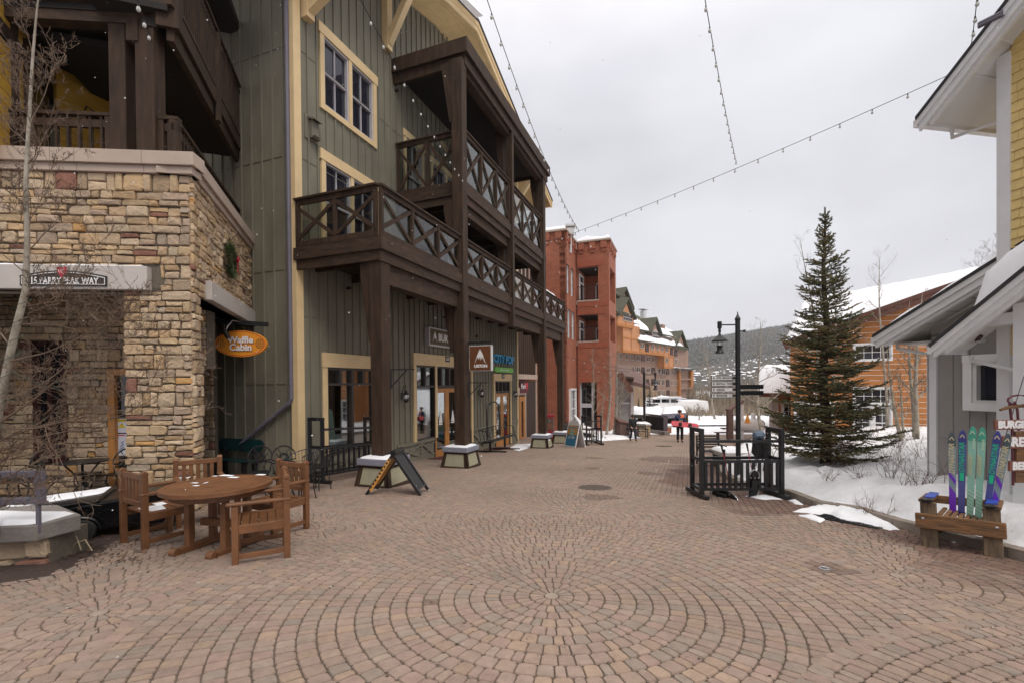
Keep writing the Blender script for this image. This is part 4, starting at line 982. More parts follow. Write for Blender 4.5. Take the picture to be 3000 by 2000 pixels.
c_=S.hit(183,824,.13); obj('lettering',text_mb('115 PARRY PEAK WAY',.145,S.p(c_[0],.130,c_[1]),(S.u[0],S.u[1],0),(0,0,1),.002,.004,.70),M['white_l'],ad)
c_=S.hit(181,795,.13); mb=MB(); sh=[(-.07,.07),(-.06,-.03),(0,-.1),(.06,-.03),(.07,.07),(0,.05)]
M['crest']=mat('crest_red',(.42,.02,.04),.5,.1,4,0)
mb.prism([S.p(c_[0]+x,.128,c_[1]+z) for x,z in sh],Vector((S.n[0],S.n[1],0))*.01); cr_=obj('crest',mb,M['crest'],ad)
mb=MB(); 
for p,q in (((-.045,.03),(-.02,-.03)),((-.02,-.03),(.0,.02)),((.0,.02),(.045,.03)),((.045,.03),(.0,-.02)),((0,-.02),(.03,-.04))): mb.bar(S.p(c_[0]+p[0],.14,c_[1]+p[1]),S.p(c_[0]+q[0],.14,c_[1]+q[1]),.012,.003)
obj('crest_mark',mb,M['white_l'],cr_)
# wreath on side stone
wr=T.hit(671,763,.06); wt=thing('wreath','round evergreen wreath with a red bow on the stone wall','wreath',T.p(wr[0],.1,wr[1]))
mb=MB(); r2=random.Random(3); c=T.p(wr[0],.09,wr[1]); uu=Vector((T.u[0],T.u[1],0)); nn_=Vector((T.n[0],T.n[1],0))
for i in range(4200):
    a_=r2.random()*6.28; rr_=.26+r2.gauss(0,.045); q=c+uu*(rr_*math.cos(a_))+Vector((0,0,rr_*math.sin(a_)))+nn_*r2.gauss(.02,.03)
    d=(uu*math.cos(a_+1.2+r2.gauss(0,.5))+Vector((0,0,math.sin(a_+1.2+r2.gauss(0,.5))))+nn_*r2.gauss(.2,.4)).normalized()*r2.uniform(.04,.09); w_=d.cross(nn_).normalized()*.006
    mb.cc=r2.choice([(.05,.09,.025),(.08,.12,.03),(.12,.14,.045),(.03,.06,.02)]); mb.add([q-w_,q+w_,q+d],[(0,1,2)])
obj('greenery',mb,M['spruce'],wt)
mb=MB(); b0=c+uu*.2+nn_*.08; 
mb.tube([b0,b0+uu*.02+Vector((0,0,.12)),b0+uu*.08+Vector((0,0,.1)),b0],[.01,.03,.03,.01],6); mb.tube([b0,b0-uu*.06+Vector((0,0,.06)),b0],[.01,.03,.01],6); mb.bar(b0,b0+Vector((0,0,-.25))+uu*.04,.045,.01,up=nn_); mb.bar(b0,b0+Vector((0,0,-.2))-uu*.03,.045,.01,up=nn_)
obj('bow',mb,M['crest'],wt)
# waffle sign on its arm
wy=9.9; ws_=thing('hanging_sign','orange oval hanging sign reading Waffle Cabin','sign',atY(708,1007,wy))
c=atY(708,1007,wy); WF=Fr(c,(1,.16)); ra=(WF.hit(783,1007)[0]-WF.hit(632,1007)[0])/2; rb=(WF.hit(708,969)[1]-WF.hit(708,1045)[1])/2; c.z=WF.hit(708,1007)[1]
M['orange']=mat('sign_orange',(.72,.27,.02),.45,.05,3,.05); M['wafb']=mat('waffle_brown',(.36,.12,.02),.5,.1,4,0); M['wafy']=mat('waffle_light',(.75,.38,.05),.5,.1,4,0)
def oval(k,o,th,m,name,par,ring=None):
    mb=MB(); pts=[(ra*k*math.cos(t*math.pi/24),rb*k*math.sin(t*math.pi/24)) for t in range(48)]
    if ring is None: mb.prism([WF.p(x,o,c.z+y) for x,y in pts],Vector((WF.n[0],WF.n[1],0))*th)
    else:
        pi_=[(ra*(k)-ring,rb*k-ring)]; 
        for t in range(48):
            a_,b_=t*math.pi/24,(t+1)*math.pi/24; r1_,r2_=ra*k-ring,rb*k-ring
            mb.add([WF.p(ra*k*math.cos(a_),o+th,c.z+rb*k*math.sin(a_)),WF.p(ra*k*math.cos(b_),o+th,c.z+rb*k*math.sin(b_)),WF.p(r1_*math.cos(b_),o+th,c.z+r2_*math.sin(b_)),WF.p(r1_*math.cos(a_),o+th,c.z+r2_*math.sin(a_))],[(0,1,2,3)])
    return obj(name,mb,m,par)
pn=oval(1,-.05,.1,M['orange'],'panel',ws_); oval(.94,.05,.003,M['crest'],'border_line',pn,.012)
U3=(WF.u[0],WF.u[1],0)
for tx,dz in (('Waffle',.075),('Cabin',-.085)):
    obj('letter_shadow',text_mb(tx,.195,WF.p(.012,.056,c.z+dz-.012),U3,(0,0,1),.002,.012,.98),M['wafb'],pn); obj('lettering',text_mb(tx,.195,WF.p(0,.062,c.z+dz),U3,(0,0,1),.003,.006,.98),M['white_l'],pn)
for sx in (-1,1):
    mb=MB(); cx_=sx*ra*.735
    for t in range(20): pass
    mb.prism([WF.p(cx_+.085*math.cos(t*.314),.05,c.z+.01+.105*math.sin(t*.314)) for t in range(20)],Vector((WF.n[0],WF.n[1],0))*.006); wa=obj('waffle_disc',mb,M['wafb'],pn)
    mb=MB()
    for i in range(-2,3):
        hh=math.sqrt(max(.001,1-(i*.42)**2)); x=cx_+i*.034; mb.bar(WF.p(x,.059,c.z+.01-.1*hh),WF.p(x,.059,c.z+.01+.1*hh),.009,.004); y=c.z+.01+i*.042; w_=.08*math.sqrt(max(0.001,1-(i*.4)**2)); mb.bar(WF.p(cx_-w_,.061,y),WF.p(cx_+w_,.061,y),.009,.004)
    obj('waffle_grid',mb,M['wafy'],wa)
ap=MB(); zt=WF.hit(708,950)[1]; ap.bar(WF.p(-ra-.05,-.02,zt+.06),WF.p(ra+.02,.0,zt),.09,.09); ap.bar(WF.p(-ra-1.0,-.9,zt+.12),WF.p(-ra-.05,-.02,zt+.06),.08,.08); 
for x in (-.25,.25): ap.bar(WF.p(x,0,zt),WF.p(x,0,c.z+rb*.9),.012,.012)
obj('support_arm',ap,M['blackm'],ws_)
ap=MB(); ap.tube([WF.p(-.02,0,zt+.04),WF.p(-.1,.18,zt+.06),WF.p(-.17,.26,zt-.08),WF.p(-.2,.28,zt-.2)],.012,8); sl_=obj('gooseneck',ap,M['chrome'],ws_)
ap=MB(); ap.tube([WF.p(-.22,.3,zt-.17),WF.p(-.15,.26,zt-.33)],[.055,.045],10); obj('spotlight',ap,M['blackm'],sl_)
# ================================================================ RIGHT BUILDING (white trim, grey wing, yellow upper floor)
_v=ray(1250,1119); RO=Fr((7.25,8.4),(-_v[0],-_v[1]))
r0=RO.hit(2728,1300)[0]; OU=.55
rb_=thing('white_trimmed_building','building with grey board siding below yellow shingles and deep white eaves','building',RO.p(r0,0,g(7.3,8.2)))
# lower wing
mb=MB(); mb.fbox(RO,r0,r0+3.2,-.2,0,-1.4,2.35)
tipL=RO.hit(2570,985,.5); upL=RO.hit(2935,760,.5); kL=(upL[1]-tipL[1])/(upL[0]-tipL[0]); zL=lambda s:tipL[1]+kL*(s-tipL[0])
P=RO.p; mb.hexa([P(r0,0,2.3),P(r0+3.2,0,2.3),P(r0+3.2,-.2,2.3),P(r0,-.2,2.3),P(r0,0,zL(r0)-.2),P(r0+3.2,0,zL(r0+3.2)-.2),P(r0+3.2,-.2,zL(r0+3.2)-.2),P(r0,-.2,zL(r0)-.2)])
wr0=RO.hit(2868,1100)[0]; wr1=RO.hit(2960,1100)[0]; wz1=RO.hit(2900,1060)[1]+.0; wz0=RO.hit(2900,1180)[1]
for k in range(1,9): s=r0+k*.21; 
s=r0+.30
for x in (2790,2838,2886): a=RO.hit(x,1250)[0]; mb.fbox(RO,a-.02,a+.02,0,.02,-1.4,wz0-.16 if x>2838 else 2.2)
mb.fbox(RO,r0,r0+2,0,.008,RO.hit(2800,1285)[1],RO.hit(2800,1285)[1]+.01)
mb.fbox(RO,r0,r0+.2,-6,-.201,-1.4,2.2)
obj('grey_wall',mb,M['grayw'],rb_)
mb=MB(); a1=RO.hit(2748,1300)[0]; mb.fbox(RO,r0-.03,a1,.0,.04,-1.4,2.2); mb.fbox(RO,r0-.04,r0-.001,-.2,.04,-1.4,2.2); obj('corner_board',mb,M['white'],rb_)
w=house_window(RO,wr0,wr1,wz0,wz1,rb_,1,.12,.12,.1,'white','whites',1,1,'window',True,.1,'glassw',False,0)
# roofs with white soffit and barge boards
def eave_roof(tip,k,s_end,o_out,o_in,ov,th_snow,snow_from,par,gut=True,black=.05,bargeh=.2):
    z=lambda s:tip[1]+k*(s-tip[0]); s0=tip[0]; P=RO.p
    mb=MB(); H=lambda sa,sb,oa,ob,da,db,m_:m_.hexa([P(sa,ob,z(sa)+da),P(sb,ob,z(sb)+da),P(sb,oa,z(sb)+da),P(sa,oa,z(sa)+da),P(sa,ob,z(sa)+db),P(sb,ob,z(sb)+db),P(sb,oa,z(sb)+db),P(sa,oa,z(sa)+db)])
    H(s0,s_end,o_in,o_out-.03,-.10,-.04,mb)
    n=int((s_end-s0)/.33)
    for i in range(1,n): a=s0+.2+i*.33; H(a,a+.02,o_in,o_out-.1,-.118,-.1,mb)
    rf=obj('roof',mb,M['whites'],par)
    mb=MB(); H(s0-.02,s_end,o_out-.03,o_out+.02,-bargeh,0,mb); H(s0-.03,s_end,o_out+.02,o_out+.05,-.09,.0,mb); H(s0+.1,s_end,o_out-.09,o_out-.031,-bargeh-.05,-.101,mb); obj('barge_board',mb,M['white'],rf)
    mb=MB(); H(s0-.04,s_end,o_in,o_out+.07,.001,black,mb); obj('shingles',mb,M['shingle'],rf)
    if gut:
        g_=MB(); zz=z(s0)
        g_.fbox(RO,s0-.09,s0-.03,o_in,o_out+.04,zz-.13,zz-.02); g_.fbox(RO,s0-.03,s0+.02,o_in,o_out,zz-.14,zz-.06); obj('gutter',g_,M['white'],rf)
    if th_snow:
        sa=snow_from; m_=MB(); snow_slab(m_,[P(sa,o_in,z(sa)+black),P(s_end,o_in,z(s_end)+black),P(s_end,o_out+.05,z(s_end)+black),P(sa,o_out+.05,z(sa)+black)],th_snow,30,14,.35,5,.14); obj('roof_snow',m_,M['snow'],rf,smooth=True)
    return rf
eave_roof(tipL,kL,upL[0]+2.2,.5,-5,.5,.24,tipL[0]+.03,rb_)
# vertical face under the lower eave soffit
mb=MB(); mb.fbox(RO,tipL[0]+.02,r0,-5,-.0,tipL[1]-.16,tipL[1]-.12); obj('soffit_return',mb,M['whites'],rb_)
mb=MB(); q=RO.hit(2650,1030,.2); a=RO.p(tipL[0],.05,tipL[1]-.14); b=RO.p(r0-.06,.0,tipL[1]-.36); mb.tube([a,a+Vector((0,0,-.08)),b],.03,8); obj('downpipe',mb,M['white'],rb_)
# upper building
p0=RO.hit(2934,600,OU)[0]; p1=RO.hit(2965,600,OU)[0]
tipT=RO.hit(2699,343,OU+.45); rT=RO.hit(2990,-30,OU+.45); kT=(rT[1]-tipT[1])/(rT[0]-tipT[0]); zT=lambda s:tipT[1]+kT*(s-tipT[0])
mb=MB(); z=1.9; i=0; r3=random.Random(5)
while z<9:
    s=p1-.1+(i%2)*.06
    while s<p1+3.2:
        w_=r3.uniform(.1,.22); 
        mb.hexa([P(max(s,p1),OU+.022,z+r3.uniform(-.008,.008)),P(s+w_-.004,OU+.022,z+r3.uniform(-.008,.008)),P(s+w_-.004,OU-.02,z),P(max(s,p1),OU-.02,z),P(max(s,p1),OU+.004,z+.155),P(s+w_-.004,OU+.004,z+.155),P(s+w_-.004,OU-.02,z+.155),P(max(s,p1),OU-.02,z+.155)]); s+=w_
    z+=.135; i+=1
mb.fbox(RO,p0+.02,p1+3.2,OU-.25,OU-.02,1.9,9); mb.fbox(RO,p0+.02,p0+.2,-6,OU-.25,1.9,zT(p0)-.1)
obj('yellow_wall',mb,M['yellow'],rb_)
mb=MB(); mb.fbox(RO,p0,p1,OU-.02,OU+.045,-1.2,zT(p0)-.1); mb.fbox(RO,p0-.03,p0-.001,OU-.3,OU+.045,-1.2,zT(p0)-.1); obj('corner_board',mb,M['white'],rb_)
eave_roof(tipT,kT,p1+3.3,OU+.45,-6,.45,.45,tipT[0]+.9,rb_)
mb=MB(); a=RO.p(tipT[0]+.0,OU-.15,tipT[1]-.14); b=RO.p(p0-.04,OU-.1,RO.hit(2920,352,OU)[1]); mb.tube([a,a+Vector((0,0,-.13)),b,b+Vector((.0,0,-4.2))],.03,8); obj('downpipe',mb,M['white'],rb_)
mb=MB(); 
for dz in (0,.12): q=RO.hit(2925,45+dz*60,OU+.5); mb.tube([RO.p(q[0]-.22,OU+.5,q[1]+.05),RO.p(q[0]+.05,OU+.5,q[1])],.03,8)
obj('roof_vent',mb,M['grayp'],rb_)
mb=MB(); mb.fbox(RO,p1,p1+3,.2,OU-.03,-1.4,1.9); obj('lower_front',mb,M['white'],rb_)
# porch roof in front with its square post
pp_=Gh(2985,1508,.2); OP=(pp_.x-RO.O[0])*RO.n[0]+(pp_.y-RO.O[1])*RO.n[1]; 
porch=thing('white_porch','small white gabled porch with square post and snowy roof','porch',pp_)
ps0=RO.hit(2966,1200,OP)[0]; ps1=ps0+.24
mb=MB(); mb.fbox(RO,ps0,ps1,OP-.24,OP,pp_.z-.1,RO.hit(2980,955,OP)[1]+.3); obj('post',mb,M['white'],porch,bevel=.006)
tipP=RO.hit(2741,1010,OP+.3); uP=RO.hit(2999,803,OP+.3); kP=(uP[1]-tipP[1])/(uP[0]-tipP[0])
print('porch',OP,ps0,tipP,uP,kP,r0,OU,RO.O)
eave_roof(tipP,kP,tipP[0]+3.5,OP+.3,OU+.1,.3,.42,RO.hit(2850,900,OP+.3)[0],porch,True,.055,.17)
mb=MB(); zb=RO.hit(2960,953,OP-.2)[1]; a=RO.hit(2922,940,OP-.25)[0]; mb.fbox(RO,a,ps1+2,OP-.27,OP-.02,zb,zb+.16); obj('header_beam',mb,M['white'],porch,bevel=.004)
mb=MB(); a=RO.p(tipP[0]+.12,OP-.2,tipP[1]-.16); mb.tube([a,a+Vector((0,0,-.07)),RO.p(ps0,OP-.15,tipP[1]-.42)],.03,8); obj('downpipe',mb,M['white'],porch)
M['light']=mat('floodlight_grey',(.5,.5,.5),.4,.05,4,0)
fl=RO.hit(2868,1010,OP-.2); t=thing('floodlight','small white motion floodlight under the porch eave','lamp',RO.p(fl[0],OP-.2,fl[1])); mb=MB(); mb.fbox(RO,fl[0]-.08,fl[0]+.05,OP-.25,OP-.12,fl[1]+.03,fl[1]+.08); obj('housing',mb,M['light'],t); mb=MB(); mb.tube([RO.p(fl[0],OP-.15,fl[1]+.05),RO.p(fl[0]+.1,OP-.1,fl[1]+.12)],[.03,.02],8); obj('sensor',mb,M['redf'],t)
# ================================================================ ORANGE LOG-SIDED BUILDING
OY=23.0; ob=thing('orange_timber_building','orange log sided building with white chinking lines and snowy roof','building',atY(2500,1290,OY))
OF=Fr(atY(2300,1290,OY),(1,-.6)); oh=lambda x,y,o=0:OF.hit(x,y,o)
M['orangew']=mat('orange_logs',(.43,.165,.042),.6,.18,2,.15,20,streak=(.3,.3,3)); M['chink']=mat('chinking',(.62,.55,.48),.8,.08,4,.1); M['fascia']=mat('brown_fascia',(.10,.035,.022),.6,.2,4,.1)
_h=oh(2300,1000,.4); A=OF.p(_h[0],.4,_h[1]); _h=oh(2860,802,.4); Bp=OF.p(_h[0],.4,_h[1]); D=atY(2350,890,29); Cp=atY(2900,792,27)
topz=lambda s:A.z-.15+(Bp.z-A.z)*(OF.p(s,.4,0).x-A.x)/(Bp.x-A.x)
xL=oh(2318,1200)[0]; xR=oh(2900,1200)[0]; zb=oh(2500,1300)[1]-.5
mb=MB(); n=20
for i in range(n):
    a=xL+(xR-xL)*i/n; b=xL+(xR-xL)*(i+1)/n; mb.hexa([OF.p(a,0,zb),OF.p(b,0,zb),OF.p(b,-.3,zb),OF.p(a,-.3,zb),OF.p(a,0,topz(a)),OF.p(b,0,topz(b)),OF.p(b,-.3,topz(b)),OF.p(a,-.3,topz(a))])
mb.fbox(OF,xL,xL+.3,-9,-.301,zb,A.z-.2); z=oh(2500,1283)[1]; mb.m=1; holes=[(2503,2608,1189,1293),(2503,2608,1012,1055),(2503,2608,1140,1180)]
WH=[]
for x0,x1,y0,y1 in [(2503,2608,1189,1282),(2503,2608,1012,1055),(2503,2608,1138,1180),(2330,2440,1180,1282)]:
    WH.append((oh(x0,y0)[0],oh(x1,y0)[0],oh(x0,y1)[1],oh(x0,y0)[1]))
dz=(oh(2650,1066)[1]-oh(2650,1100)[1])
while z<oh(2500,850)[1]+2:
    segs=[(xL,xR)]
    for h in WH:
        if h[2]-.1<z<h[3]+.1: segs=[q for s_ in segs for q in ((s_[0],min(s_[1],h[0]-.1)),(max(s_[0],h[1]+.1),s_[1])) if q[1]>q[0]+.05]
    for a,b in segs:
        n_=max(1,int((b-a)/.8))
        for i in range(n_):
            p_=a+(b-a)*i/n_;q_=a+(b-a)*(i+1)/n_
            if topz((p_+q_)/2)>z+.15: mb.fbox(OF,p_,q_,0,.012,z,z+.026)
    z+=dz*.47
wal=obj('wall',mb,[M['orangew'],M['chink']],ob)
house_window(OF,WH[0][0],WH[0][1],WH[0][2],WH[0][3],ob,2,.08,.07,.1,'white','white',2,2,'window',False,.14,'glassw',True,0)
house_window(OF,WH[1][0],WH[1][1],WH[1][2],WH[1][3],ob,1,.08,.07,.1,'white','white',4,2,'window',True,.1,'glassw',False,0)
house_window(OF,WH[2][0],WH[2][1],WH[2][2],WH[2][3],ob,1,.08,.07,.1,'white','white',4,2,'window',True,.1,'glassw',False,0)
house_window(OF,WH[3][0],WH[3][1],WH[3][2],WH[3][3],ob,2,.08,.07,.1,'white','white',2,2,'window',False,.14,'glassw',True,0)
mb=MB(); mb.add([A,Bp,Cp,D,A+Vector((0,0,-.2)),Bp+Vector((0,0,-.2)),Cp+Vector((0,0,-.2)),D+Vector((0,0,-.2))],[(0,1,2,3),(7,6,5,4),(0,4,5,1),(1,5,6,2),(2,6,7,3),(3,7,4,0)]); rf=obj('roof',mb,M['fascia'],ob)
mb=MB(); mb.bar(A+Vector((-.1,-.06,-.22)),Bp+Vector((0,-.06,-.22)),.12,.42); mb.bar(A+Vector((-.1,-.14,-.08)),Bp+Vector((0,-.14,-.08)),.06,.16); obj('barge_board',mb,M['fascia'],rf)
mb=MB(); snow_slab(mb,[A+Vector((-.1,-.15,.02)),Bp+Vector((0,-.15,.02)),Cp,D],.3,60,20,.25,8,.3); obj('roof_snow',mb,M['snow'],rf,smooth=True)
# left low wing
LF=Fr(atY(2225,1290,27),(1,.0)); lh=lambda x,y:LF.hit(x,y)
lw=thing('low_wing','low orange timber wing with a deep snowy roof and stone pier','building',atY(2300,1290,27))
a,b=lh(2262,1250)[0],lh(2420,1250)[0]; mb=MB(); mb.fbox(LF,a,b,-.3,0,lh(2300,1290)[1]-1,lh(2300,1150)[1]); obj('wall',mb,M['orangew'],lw)
mb=MB(); mb.fbox(LF,a-.1,a+.3,-.1,.15,lh(2300,1290)[1]-1,lh(2300,1150)[1]); obj('pier',mb,M['lintel'],lw)
house_window(LF,lh(2292,1200)[0],lh(2368,1200)[0],lh(2300,1228)[1],lh(2300,1180)[1],lw,2,.1,.1,.1,'white','white',2,2,'window',True,.2,'glassw',False,0)
e0=atY(2218,1150,26.3);e1=atY(2430,1150,26.3);f0=atY(2226,1072,33);f1=atY(2440,1072,33)
mb=MB(); mb.add([e0,e1,f1,f0]+[q+Vector((0,0,-.22)) for q in(e0,e1,f1,f0)],[(0,1,2,3),(7,6,5,4),(0,4,5,1),(1,5,6,2),(2,6,7,3),(3,7,4,0)]); rf=obj('roof',mb,M['fascia'],lw)
mb=MB(); snow_slab(mb,[e0,e1,f1,f0],.2,40,20,.3,8,.3); obj('roof_snow',mb,M['snow'],rf,smooth=True)
# ================================================================ RED BRICK BUILDING
sA=B.inv if False else None
zt=12.1
cA=atZ(1655,676,zt); cB0=atZ(1690,714,zt); cB1=atZ(1783,703,zt); cB2=atZ(1810,740,zt)
inv=lambda q:((q.x-B.O[0])*B.u[0]+(q.y-B.O[1])*B.u[1],(q.x-B.O[0])*B.n[0]+(q.y-B.O[1])*B.n[1])
sA_,oA=inv(cA); sB_,oB0=inv(cB0); sB1,oB1=inv(cB1); sB2,_=inv(cB2)
print('brick',sA_,oA,sB_,oB0,sB1,oB1,sB2)
sBm=(sB_+sB1)/2; FA=Fr(B.p(sA_,0,0),B.n); FB=Fr(B.p(sBm,0,0),B.n)   # camera-facing planes: distance along = o
br_=thing('brick_building','tall red brick building with corner balconies and stepped parapet','building',B.p(sA_,oA,-2.5))
Z0=-3.2
BH=[]
fbx=lambda x,y:FB.hit(x,y)
opn=[]
for y0,y1 in ((780,878),(921,998)): opn.append((oB0-.05,fbx(1752,y0)[0],fbx(1740,y1)[1],fbx(1740,y0)[1]))
opn.append((fbx(1697,1130)[0],fbx(1748,1130)[0],Z0,fbx(1720,1119)[1]))
mb=MB()
wall_with_holes(mb,FA,-6,oA,Z0,zt,[],.4)
SA=Fr(B.p(0,oA,0),B.u)   # street side of wing A
swh=[]
for y0,y1,x0,x1 in ((772,858,1660,1668),(784,866,1672,1680),(903,988,1662,1671),(912,992,1674,1683)):
    a=SA.hit(x0,y0)[0];b=SA.hit(x1,y0)[0]; swh.append((a,b,SA.hit(x0,y1)[1],SA.hit(x0,y0)[1]))
wall_with_holes(mb,SA,sA_,sBm,Z0,zt,swh,.4)
wall_with_holes(mb,FB,oB0-.01,oB1,Z0,zt,opn,.4)
SBf=Fr(B.p(0,oB1,0),B.u)
so=[]
for (x0,y0,x1,y1) in ((1786,790,1803,880),(1788,925,1804,1000)):
    so.append((sBm+.5,sB2-.5,opn[len(so)][2],opn[len(so)][3]))
wall_with_holes(mb,SBf,sBm+.4,sB2,Z0,zt,so,.4)
mb.fbox(B,sB2-.4,sB2,oB0-6,oB1-.4,Z0,zt); mb.fbox(B,sBm+.4,sB2-.4,oB0-2,oB1-.4,zt-.4,zt-.3); mb.fbox(B,sA_+.4,sB2-.4,oA-6,oA-2.0,zt-.5,zt-.4)
mb.fbox(B,sBm+.4,sB2-.4,oB0-.4,oB0,Z0,zt-.5)
brick_mb=mb; mb.m=0
# parapet cap and dentils
mb=MB(); 
for fr,a,b in ((FA,-6,oA+.15),(SA,sA_,sBm),(FB,oB0,oB1+.15),(SBf,sBm,sB2)): mb.fbox(fr,a,b,-.4,.16,zt,zt+.12)
obj('parapet_cap',mb,M['stonecap'],br_)
mb=brick_mb
for fr,a,b in ((FA,-6,oA),(SA,sA_,sBm),(FB,oB0,oB1),(SBf,sBm,sB2)):
    x=a+.1
    while x<b-.25: mb.fbox(fr,x,x+.45,.001,.12,zt-.55,zt-.004); mb.fbox(fr,x+.06,x+.4,.001,.06,zt-.8,zt-.551); x+=.85
mb.m=1
for (a,b,z0,z1) in opn:
    x=a if a>oB0 else oB0+.02
    while x<b+.3: mb.fbox(FB,x,x+.08,.0,.03,z1+.02,z1+.42); x+=.1
    if z0>Z0+1:
        x=oB0+.05
        while x<oB1-.05: mb.fbox(FB,x,x+.08,.0,.03,z0-.5,z0-.12); x+=.1
obj('brick_wall',brick_mb,[M['brick'],M['brickt']],br_)
for k,(a,b,z0,z1) in enumerate(opn[:2]):
    mb=MB(); mb.fbox(FB,a,b+.05,-.42,.04,z0-.1,z0); mb.fbox(B,sBm,sB2-.4,oB0-.1,oB1-.4,z0-.3,z0-.101); obj('balcony_floor',mb,M['stonecap'],br_)
    mb=MB(); A_=lambda x,z:FB.p(x,-.15,z)
    mb.bar(A_(a,z0+1.05),A_(b,z0+1.05),.05,.05);mb.bar(A_(a,z0+.1),A_(b,z0+.1),.04,.04)
    x=a+.1
    while x<b: mb.bar(A_(x,z0+.1),A_(x,z0+1.05),.018,.018); x+=.13
    rr_=obj('balcony_railing',mb,M['black'],br_)
    mb=MB(); mb.fbox(B,sBm+.4,sB2-.4,oB0-.1,oB1-.4,z1,z1+.1); obj('balcony_ceiling',mb,M['dark'],br_)
    # glazed door on the inner wall
    IW=Fr(B.p(0,oB0+.01,0),B.u)
    mb=MB(); 
    for p_,q_,c_,d_ in ((sBm+.6,sBm+.72,z0,z1-.3),(sBm+1.9,sBm+2.02,z0,z1-.3),(sBm+.72,sBm+1.9,z1-.42,z1-.3),(sBm+.72,sBm+1.9,z1-1.0,z1-.9)): mb.fbox(IW,p_,q_,0,.08,c_,d_)
    dd=obj('balcony_door',mb,M['white'],br_); mb=MB(); mb.fbox(IW,sBm+.72,sBm+1.9,.0,.03,z0,z1-.4); obj('pane',mb,M['glass'],dd)
    # arched window on the rear wall
    RW=Fr(B.p(sB2-.41,0,0),B.n); m_=(b+oB0)/2+.35; mb=MB(); mb.fbox(RW,m_-.35,m_+.35,0,.03,z0+.3,z1-.9); mb.lathe([(.35,0),(.35,.03),(.001,.031)],RW.p(m_,.0,z1-.9),20,Matrix.Rotation(RW.ang,3,'Z')@Matrix.Rotation(R(90),3,'X')); ww=obj('arched_window',mb,M['white'],br_)
    mb=MB(); mb.fbox(RW,m_-.26,m_+.26,.031,.04,z0+.4,z1-.9); mb.lathe([(.26,0),(.26,.04),(.001,.041)],RW.p(m_,.0,z1-.9),20,Matrix.Rotation(RW.ang,3,'Z')@Matrix.Rotation(R(90),3,'X')); obj('pane',mb,M['glass'],ww)
for h in swh: house_window(SA,h[0],h[1],h[2],h[3],br_,1,.02,.02,-.12,'white','white',1,1,'window',True,.1,'glassw',True,0)
gh=opn[2]; mb=MB(); 
for a_,b_,c_,d_ in ((gh[0],gh[0]+.12,Z0,gh[3]),(gh[0]+.9,gh[0]+1.05,Z0,gh[3]),(gh[0]+.12,gh[0]+.9,gh[3]-1.9,gh[3]-1.6)): mb.fbox(FB,a_,b_,-.35,-.2,c_,d_)
dd=obj('ground_floor_glazing',mb,M['vinyl'],br_); mb=MB(); mb.fbox(FB,gh[0],gh[1],-.4,-.36,Z0,gh[3]); obj('pane',mb,M['glass'],dd)
h0=FA.hit(1667,1138)[0]; a=FA.hit(1667,1138); b=FA.hit(1684,1270)
SW=SA; ha=SA.hit(1667,1138)[0]; hb=SA.hit(1683,1138)[0]; zz1=SA.hit(1667,1138)[1]; zz0=SA.hit(1667,1255)[1]
house_window(SA,ha+.1,hb-.1,zz0,zz1-.1,br_,1,.12,.12,.1,'white','white',2,2,'shop_window',True,.1,'glassw',True,0)
sn=MB(); snow_slab(sn,[FA.p(-5.5,-.35,zt+.12),FA.p(oA+.1,-.35,zt+.12),FA.p(oA+.1,.12,zt+.12),FA.p(-5.5,.12,zt+.12)],.22,40,6,.6,3,.1); snow_slab(sn,[FB.p(oB0,-.35,zt+.12),FB.p(oB1+.1,-.35,zt+.12),FB.p(oB1+.1,.12,zt+.12),FB.p(oB0,.12,zt+.12)],.28,40,6,.6,4,.1); obj('parapet_snow',sn,M['snow'],br_,smooth=True)
sn=MB(); q=atY(1671,680,33); sn.box(q,(.5,.5,.5)); sn.box(q+Vector((0,0,.4)),(.7,.7,.15)); sn.tube([q-Vector((0,0,1.5)),q],.1,8); obj('roof_flue',sn,M['light'],br_)
# low brown shop between (ski rental link) with sign
lk=thing('brown_link_building','dark brown sided link building with white band between the green and brick buildings','building',B.p(LEN+2,.0,-2))
M['browns']=mat('dark_brown_siding',(.045,.028,.022),.75,.15,3,.15); mb=MB(); K=Fr(B.p(LEN+.05,0,0),B.u)
kx=lambda x,y,o=-1.0:B.hit(x,y,o)
sE=kx(1569,1150)[0]
mb.fbox(B,LEN+.03,sE,-1.4,-1.0,-2.6,kx(1540,1115)[1]); obj('lower_wall',mb,M['browns'],lk)
mb=MB(); zq=kx(1540,975)[1]; mb.fbox(B,LEN+.03,sE+.1,-1.35,-1.02,kx(1540,1096)[1],zq); 
x=LEN+.3
while x<sE: mb.fbox(B,x,x+.04,-1.02,-1.0,kx(1540,1096)[1],zq); x+=.4
obj('upper_wall',mb,M['brown'],lk)
mb=MB(); mb.fbox(B,LEN+.03,sE+.15,-1.0,-.9,kx(1540,1110)[1],kx(1540,1096)[1]); mb.fbox(B,sE-.05,sE+.1,-1.0,-.93,-2.6,zq); obj('white_band',mb,M['stonecap'],lk)
d0_=kx(1521,1250); d1_=kx(1536,1250); ztd=kx(1530,1160)[1]; mb=MB(); 
for a_,b_,c_,d_ in ((d0_[0]-.15,d0_[0]+.25,-2.4,ztd),(d1_[0]-.3,d1_[0],-2.4,ztd),(d0_[0]+.25,d1_[0]-.3,ztd-.3,ztd),(d0_[0]+.25,d1_[0]-.3,-2.4,-1.7)): mb.fbox(B,a_,b_,-1.0,-.93,c_,d_)
dd=obj('door',mb,M['oak'],lk); mb=MB(); mb.fbox(B,d0_[0]+.25,d1_[0]-.3,-1,-.97,-1.7,ztd-.3); obj('pane',mb,M['glass'],dd)
